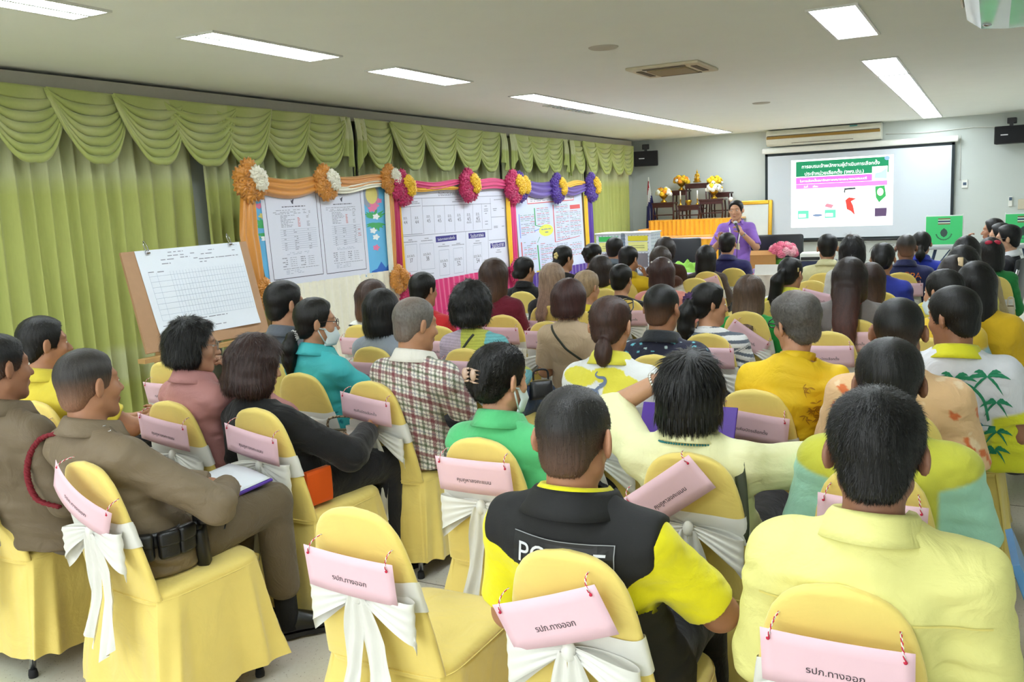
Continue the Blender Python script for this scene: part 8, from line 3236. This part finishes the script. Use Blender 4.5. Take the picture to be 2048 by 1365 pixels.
r, S = PS('green')
mb = MB()
for sg in (-1, 1):
    for k in range(4):
        b = np.array([sg * 0.005, -0.138, 0.050 - k * 0.014])
        mb.tube([HP(S, b), HP(S, b + np.array([sg * 0.020, -0.001, -0.003])), HP(S, b + np.array([sg * 0.030, 0.016, -0.006]))], [0.004, 0.0035, 0.0015], 6)
    mb.ell(HP(S, (sg * 0.022, -0.142, 0.03)), (0.012, 0.006, 0.020), 10, 8)
mb.build('claw_clip', mat('clear_amber_acrylic', (186, 156, 136), rough=0.1, coat=0.6), r)
r, S = PS('hairclip')
mb = MB()
for k in range(5):
    mb.ell(HP(S, (0.02 + 0.016 * math.cos(k * 1.257), -0.118, 0.035 + 0.02 * math.sin(k * 1.257))), (0.013, 0.008, 0.013), 8, 6)
mb.build('flower_clip', mat('gold_clip', (226, 206, 140), rough=0.3, metal=0.5), r)
r, S = PS('clip')
MB().box(HP(S, (0.035, -0.088, 0.085)), (0.03, 0.018, 0.06), bevel=0.005, R=S.Rh @ rotx(-0.6)).build('hair_clip', mat('cream_clip', (226, 200, 160), rough=0.4), r)
r, S = PS('green2')
mb = MB()
for sg in (-1, 1):
    mb.ell(HP(S, (sg * 0.03, -0.10, 0.09)), (0.03, 0.016, 0.02), 10, 7)
mb.build('hair_bow', mat('red_bow', (190, 40, 70), rough=0.6), r)
r, S = PS('salmon')
for sg in (-1, 1):
    MB().ell(HP(S, (sg * 0.075, -0.06, 0.095)), 0.009, 10, 7).build('pearl_pin', mat('pearl', (236, 232, 224), rough=0.2), r)
r, S = PS('stripes')
mb = MB()
ruffle_ball(mb, HP(S, (0, -0.112, 0.03)), 0.045, 77, squash=(1, 0.5, 1))
mb.build('scrunchie', mat('purple_scrunchie', (74, 48, 92), rough=0.8), r)
r, S = PS('teal')
mb = MB()
ruffle_ball(mb, HP(S, (0, -0.112, -0.055)), 0.026, 78, squash=(1, 0.7, 1))
mb.build('hair_tie', mat('white_hair_tie', (214, 212, 210), rough=0.8), r)
r, S = PS('pony')
MB().box(HP(S, (0.080, -0.03, 0.04)), (0.008, 0.035, 0.03), bevel=0.003, R=S.Rh).build('hair_clip', mat('gold_clip'), r)

# ---- prints on clothes
r, S = PS('lowbun')
ink = mat('blue_grey_print', (112, 126, 156), rough=0.9)
el = []
bodyp = [(-0.055, -0.03), (-0.058, -0.005), (-0.045, 0.022), (-0.02, 0.034), (0.0, 0.032), (0.012, 0.045), (0.03, 0.05), (0.028, 0.04), (0.016, 0.028), (0.03, 0.004), (0.055, -0.018), (0.072, -0.026), (0.045, -0.024), (0.02, -0.004), (0.002, 0.016), (-0.016, 0.018), (-0.03, 0.002), (-0.034, -0.022), (-0.042, -0.034)]
tr = smooth_path([(0.022, 0.044, 0), (0.045, 0.062, 0), (0.04, 0.082, 0), (0.01, 0.085, 0), (-0.005, 0.095, 0), (0.004, 0.110, 0)], 26)[:, :2]
w_ = np.linspace(0.010, 0.0025, 26)
tl_ = []
dd = np.gradient(tr, axis=0)
dd /= np.linalg.norm(dd, axis=1)[:, None]
nn_ = np.stack([-dd[:, 1], dd[:, 0]], -1)
trunk = [tuple(p) for p in tr + nn_ * w_[:, None]] + [tuple(p) for p in (tr - nn_ * w_[:, None])[::-1]]
V, T = shape_polys([bodyp, trunk])
decal(S, S.shirt, 'elephant_logo', V, T, ink, r, S.N[0] - 0.02, S.N[2] - 0.115, k=0.85, off=0.003)
text_decal(S, S.shirt, r, 'สมสักพัฒนาบ้านพ่อ', 0.0, -0.168, 0.19, ink, rot=0.02)
r, S = PS('easy')
wp_ = mat('white_shirt_print', (222, 226, 230))
text_decal(S, S.shirt, r, 'EASY SPORT', 0.02, -0.105, 0.13, wp_)
V, T = grid_patch(0.17, 0.004, 20, 1)
decal(S, S.shirt, 'print_line', V, T, wp_, r, S.N[0] + 0.02, S.N[2] - 0.078)
V, T = grid_patch(0.15, 0.004, 20, 1)
decal(S, S.shirt, 'print_line', V, T, wp_, r, S.N[0] + 0.01, S.N[2] - 0.122)
for x, c in ((-0.045, (206, 44, 60)), (-0.01, (220, 220, 220)), (0.10, (206, 44, 60))):
    V, T = grid_patch(0.034, 0.028, 4, 3)
    decal(S, S.shirt, 'colour_block', V, T, mat('block_%d_%d' % c[:2], c), r, S.N[0] + x, S.N[2] - 0.15)
p_ = np.array([S.N[0] + 0.055, S.N[1] - 0.135, S.N[2] - 0.165])
pp_ = np.array([[p_[0], -0.5, p_[2]]], F32)
for _ in range(60):
    pp_[:, 1] += np.clip(S.shirt(pp_) * 0.8, -0.02, 0.05)
p_[1] = pp_[0, 1] - 0.006
MB().box(p_, (0.055, 0.02, 0.032), bevel=0.006, R=roty(0.7)).build('sling_buckle', BLACKPL, r)
r, S = PS('dopa')
om = mat('orange_print', (222, 120, 44))
text_decal(S, S.shirt, r, 'D', -0.03, -0.085, 0.042, om)
text_decal(S, S.shirt, r, 'PA', 0.095, -0.085, 0.085, om)
V, T = ring_patch(0.027, 0.027)
decal(S, S.shirt, 'round_emblem', V, T, mat('orange_print_dark', (176, 92, 40)), r, S.N[0] + 0.022, S.N[2] - 0.073)
text_decal(S, S.shirt, r, 'กรมการปกครอง', 0.045, -0.135, 0.17, om)
r, S = PS('badge')
for k, c in enumerate(((190, 44, 54), (230, 230, 232), (54, 60, 130), (230, 230, 232), (190, 44, 54))):
    V, T = grid_patch(0.017 if k != 2 else 0.02, 0.024, 3, 3)
    decal(S, S.shirt, 'flag_badge', V, T, mat('badge_%d_%d' % (c[0], c[2]), c), r, S.N[0] - 0.005 + (k - 2) * 0.018, S.N[2] - 0.165)
V, T = grid_patch(0.06, 0.014, 6, 2)
decal(S, S.shirt, 'dark_label', V, T, mat('label_navy', (52, 60, 76)), r, S.N[0], S.N[2] - 0.138)

r, S = PS('palm')
GR = mat('palm_print_green', (36, 134, 96), rough=0.8)


def frond(cx, cz, a0, L, w, droop):
    n = 9
    up, dn = [], []
    for i in range(n):
        t = i / (n - 1)
        x = cx + L * t * math.cos(a0)
        z = cz + L * t * math.sin(a0) - droop * t * t
        wd = w * math.sin(math.pi * min(t * 0.92 + 0.06, 1)) * (1 + 0.25 * (i % 2))
        up.append((x, z + wd))
        dn.append((x, z - wd * 0.6))
    return up + dn[::-1]


polys = []
for cx, cz in ((0.0, -0.075), (0.115, -0.065), (0.15, -0.17), (0.155, -0.30), (0.15, -0.38)):
    for a, L in ((2.9, 0.085), (2.3, 0.07), (0.3, 0.085), (0.8, 0.07), (-0.6, 0.07), (3.7, 0.07)):
        polys.append(frond(cx, cz, a, L * (1 if cz > -0.1 else 0.7), 0.009, 0.035))
tk = smooth_path([(0.0, -0.08, 0), (0.06, -0.105, 0), (0.105, -0.16, 0), (0.125, -0.25, 0)], 14)[:, :2]
polys.append([tuple(p + np.array([0.004, 0.004])) for p in tk] + [tuple(p - np.array([0.004, 0.004])) for p in tk[::-1]])
polys.append([(0.120, -0.06), (0.130, -0.06), (0.158, -0.40), (0.138, -0.40)])
polys.append([(-0.04, -0.305), (0.03, -0.285), (0.10, -0.27), (0.15, -0.275), (0.15, -0.30), (0.05, -0.312), (-0.04, -0.325)])
V, T = shape_polys(polys)
decal(S, S.shirt, 'palm_print', V, T, GR, r, S.N[0], S.N[2], off=0.0045)
V, T = ring_patch(0.032, 0.032)
decal(S, S.shirt, 'sun_print', V, T, mat('salmon_print', (232, 140, 124)), r, S.N[0] - 0.035, S.N[2] - 0.125, off=0.003)
V, T = shape_polys([[(-0.03, -0.30), (-0.02, -0.25), (0.02, -0.215), (0.06, -0.235), (0.10, -0.262), (0.11, -0.275), (0.03, -0.29)]])
decal(S, S.shirt, 'hill_print', V, T, mat('hill_print_blue', (86, 160, 190)), r, S.N[0], S.N[2], off=0.0035)
V, T = shape_polys([[(0.0, -0.355), (0.03, -0.35), (0.03, -0.40), (0.0, -0.41)]])
decal(S, S.shirt, 'house_print', V, T, mat('house_print_grey', (206, 200, 200)), r, S.N[0], S.N[2], off=0.003)
r, S = PS('tray')
rng = np.random.default_rng(6)
polys = []
for i in range(16):
    cx, cz, a = 0.085 + rng.uniform(-0.03, 0.03), -0.14 + rng.uniform(-0.08, 0.06), rng.uniform(0, 6.28)
    polys += [frond(cx, cz, a + k, 0.022, 0.0035, 0.004) for k in (0, 1.0, 2.1)]
V, T = shape_polys(polys)
decal(S, S.shirt, 'flower_print', V, T, mat('ochre_print', (176, 128, 24)), r, S.N[0], S.N[2], off=0.003)

# seams of the pale yellow shirt: yoke and pleat
r, S = PS('yellow')
SEAM = mat('shirt_seam', (224, 212, 122), rough=0.7)
V, T = grid_patch(0.42, 0.0045, 70, 1)
V[:, 1] += -0.12 * np.abs(V[:, 0]) * 0.15 - 0.03 * V[:, 0]
decal(S, S.shirt, 'yoke_seam', V, T, SEAM, r, S.N[0] + 0.005, S.N[2] - 0.135, off=0.002, smooth=True)
for x in (-0.055, 0.075):
    V, T = grid_patch(0.005, 0.15, 1, 24)
    decal(S, S.shirt, 'pleat', V, T, SEAM, r, S.N[0] + x, S.N[2] - 0.215, off=0.002, smooth=True)

# ---- the speaker's microphone, lanyard and card, watch
r, S = PS('speaker')
hb = S.wr[0] + S.hd[0] / np.linalg.norm(S.hd[0]) * 0.085 + np.array([0.012, 0.03, 0.0])
mouth = HP(S, (0, 0.13, -0.075))
ax = mouth - hb
ax = ax / np.linalg.norm(ax)
mic = empty('microphone', world_pt(S, hb))
tag(mic, 'black handheld microphone with silver mesh head held by the standing speaker', 'microphone')
Rw = S.R
b0, b1 = -ax * 0.085, ax * 0.075
MB().tube([Rw @ b0, Rw @ (b0 * 0.3), Rw @ b1], [0.012, 0.014, 0.017], 12).build('handle', BLACKPL, mic)
MB().ell(Rw @ (ax * 0.10), 0.027, 16, 12).build('mesh_head', mat('silver_mesh', (186, 188, 190), rough=0.4, metal=0.6, bump=0.6, bscale=900), mic)
MB().tube(smooth_path([Rw @ b0, Rw @ (b0 + np.array([0.02, 0.02, -0.15])), Rw @ (b0 + np.array([0.03, 0.0, -0.45])), Rw @ (b0 + np.array([0.05, -0.02, -0.75]))], 24), 0.004, 6).build('cable', BLACKPL, mic)
WS = mat('white_lanyard', (228, 226, 232), rough=0.7)
fy = S.N[1] + 0.125
for sg in (-1, 1):
    pth = smooth_path([S.N + np.array([sg * 0.06, -0.03, 0.03]), S.N + np.array([sg * 0.075, 0.06, -0.01]), (S.N[0] + sg * 0.06, fy + 0.015, S.N[2] - 0.12), (S.N[0] + sg * 0.035, fy + 0.025, S.N[2] - 0.26)], 24)
    P = np.array([[p + np.array([w * 0.009, 0, 0]) for w in (-1, 1)] for p in pth])
    o = MB().grid(P).build('lanyard', WS, r)
    md = o.modifiers.new('thick', 'SOLIDIFY')
    md.thickness = 0.002
MB().box((S.N[0], fy + 0.03, S.N[2] - 0.33), (0.115, 0.008, 0.15), bevel=0.003).build('id_card', mat('pale_card', (222, 212, 180)), r, smooth=False)
W, d = S.wr[0], (S.wr[0] - S.el[0]) / np.linalg.norm(S.wr[0] - S.el[0])
MB().tube([W - d * 0.03, W - d * 0.012], 0.032, 16, caps=False).build('wristwatch', CHROME, r)
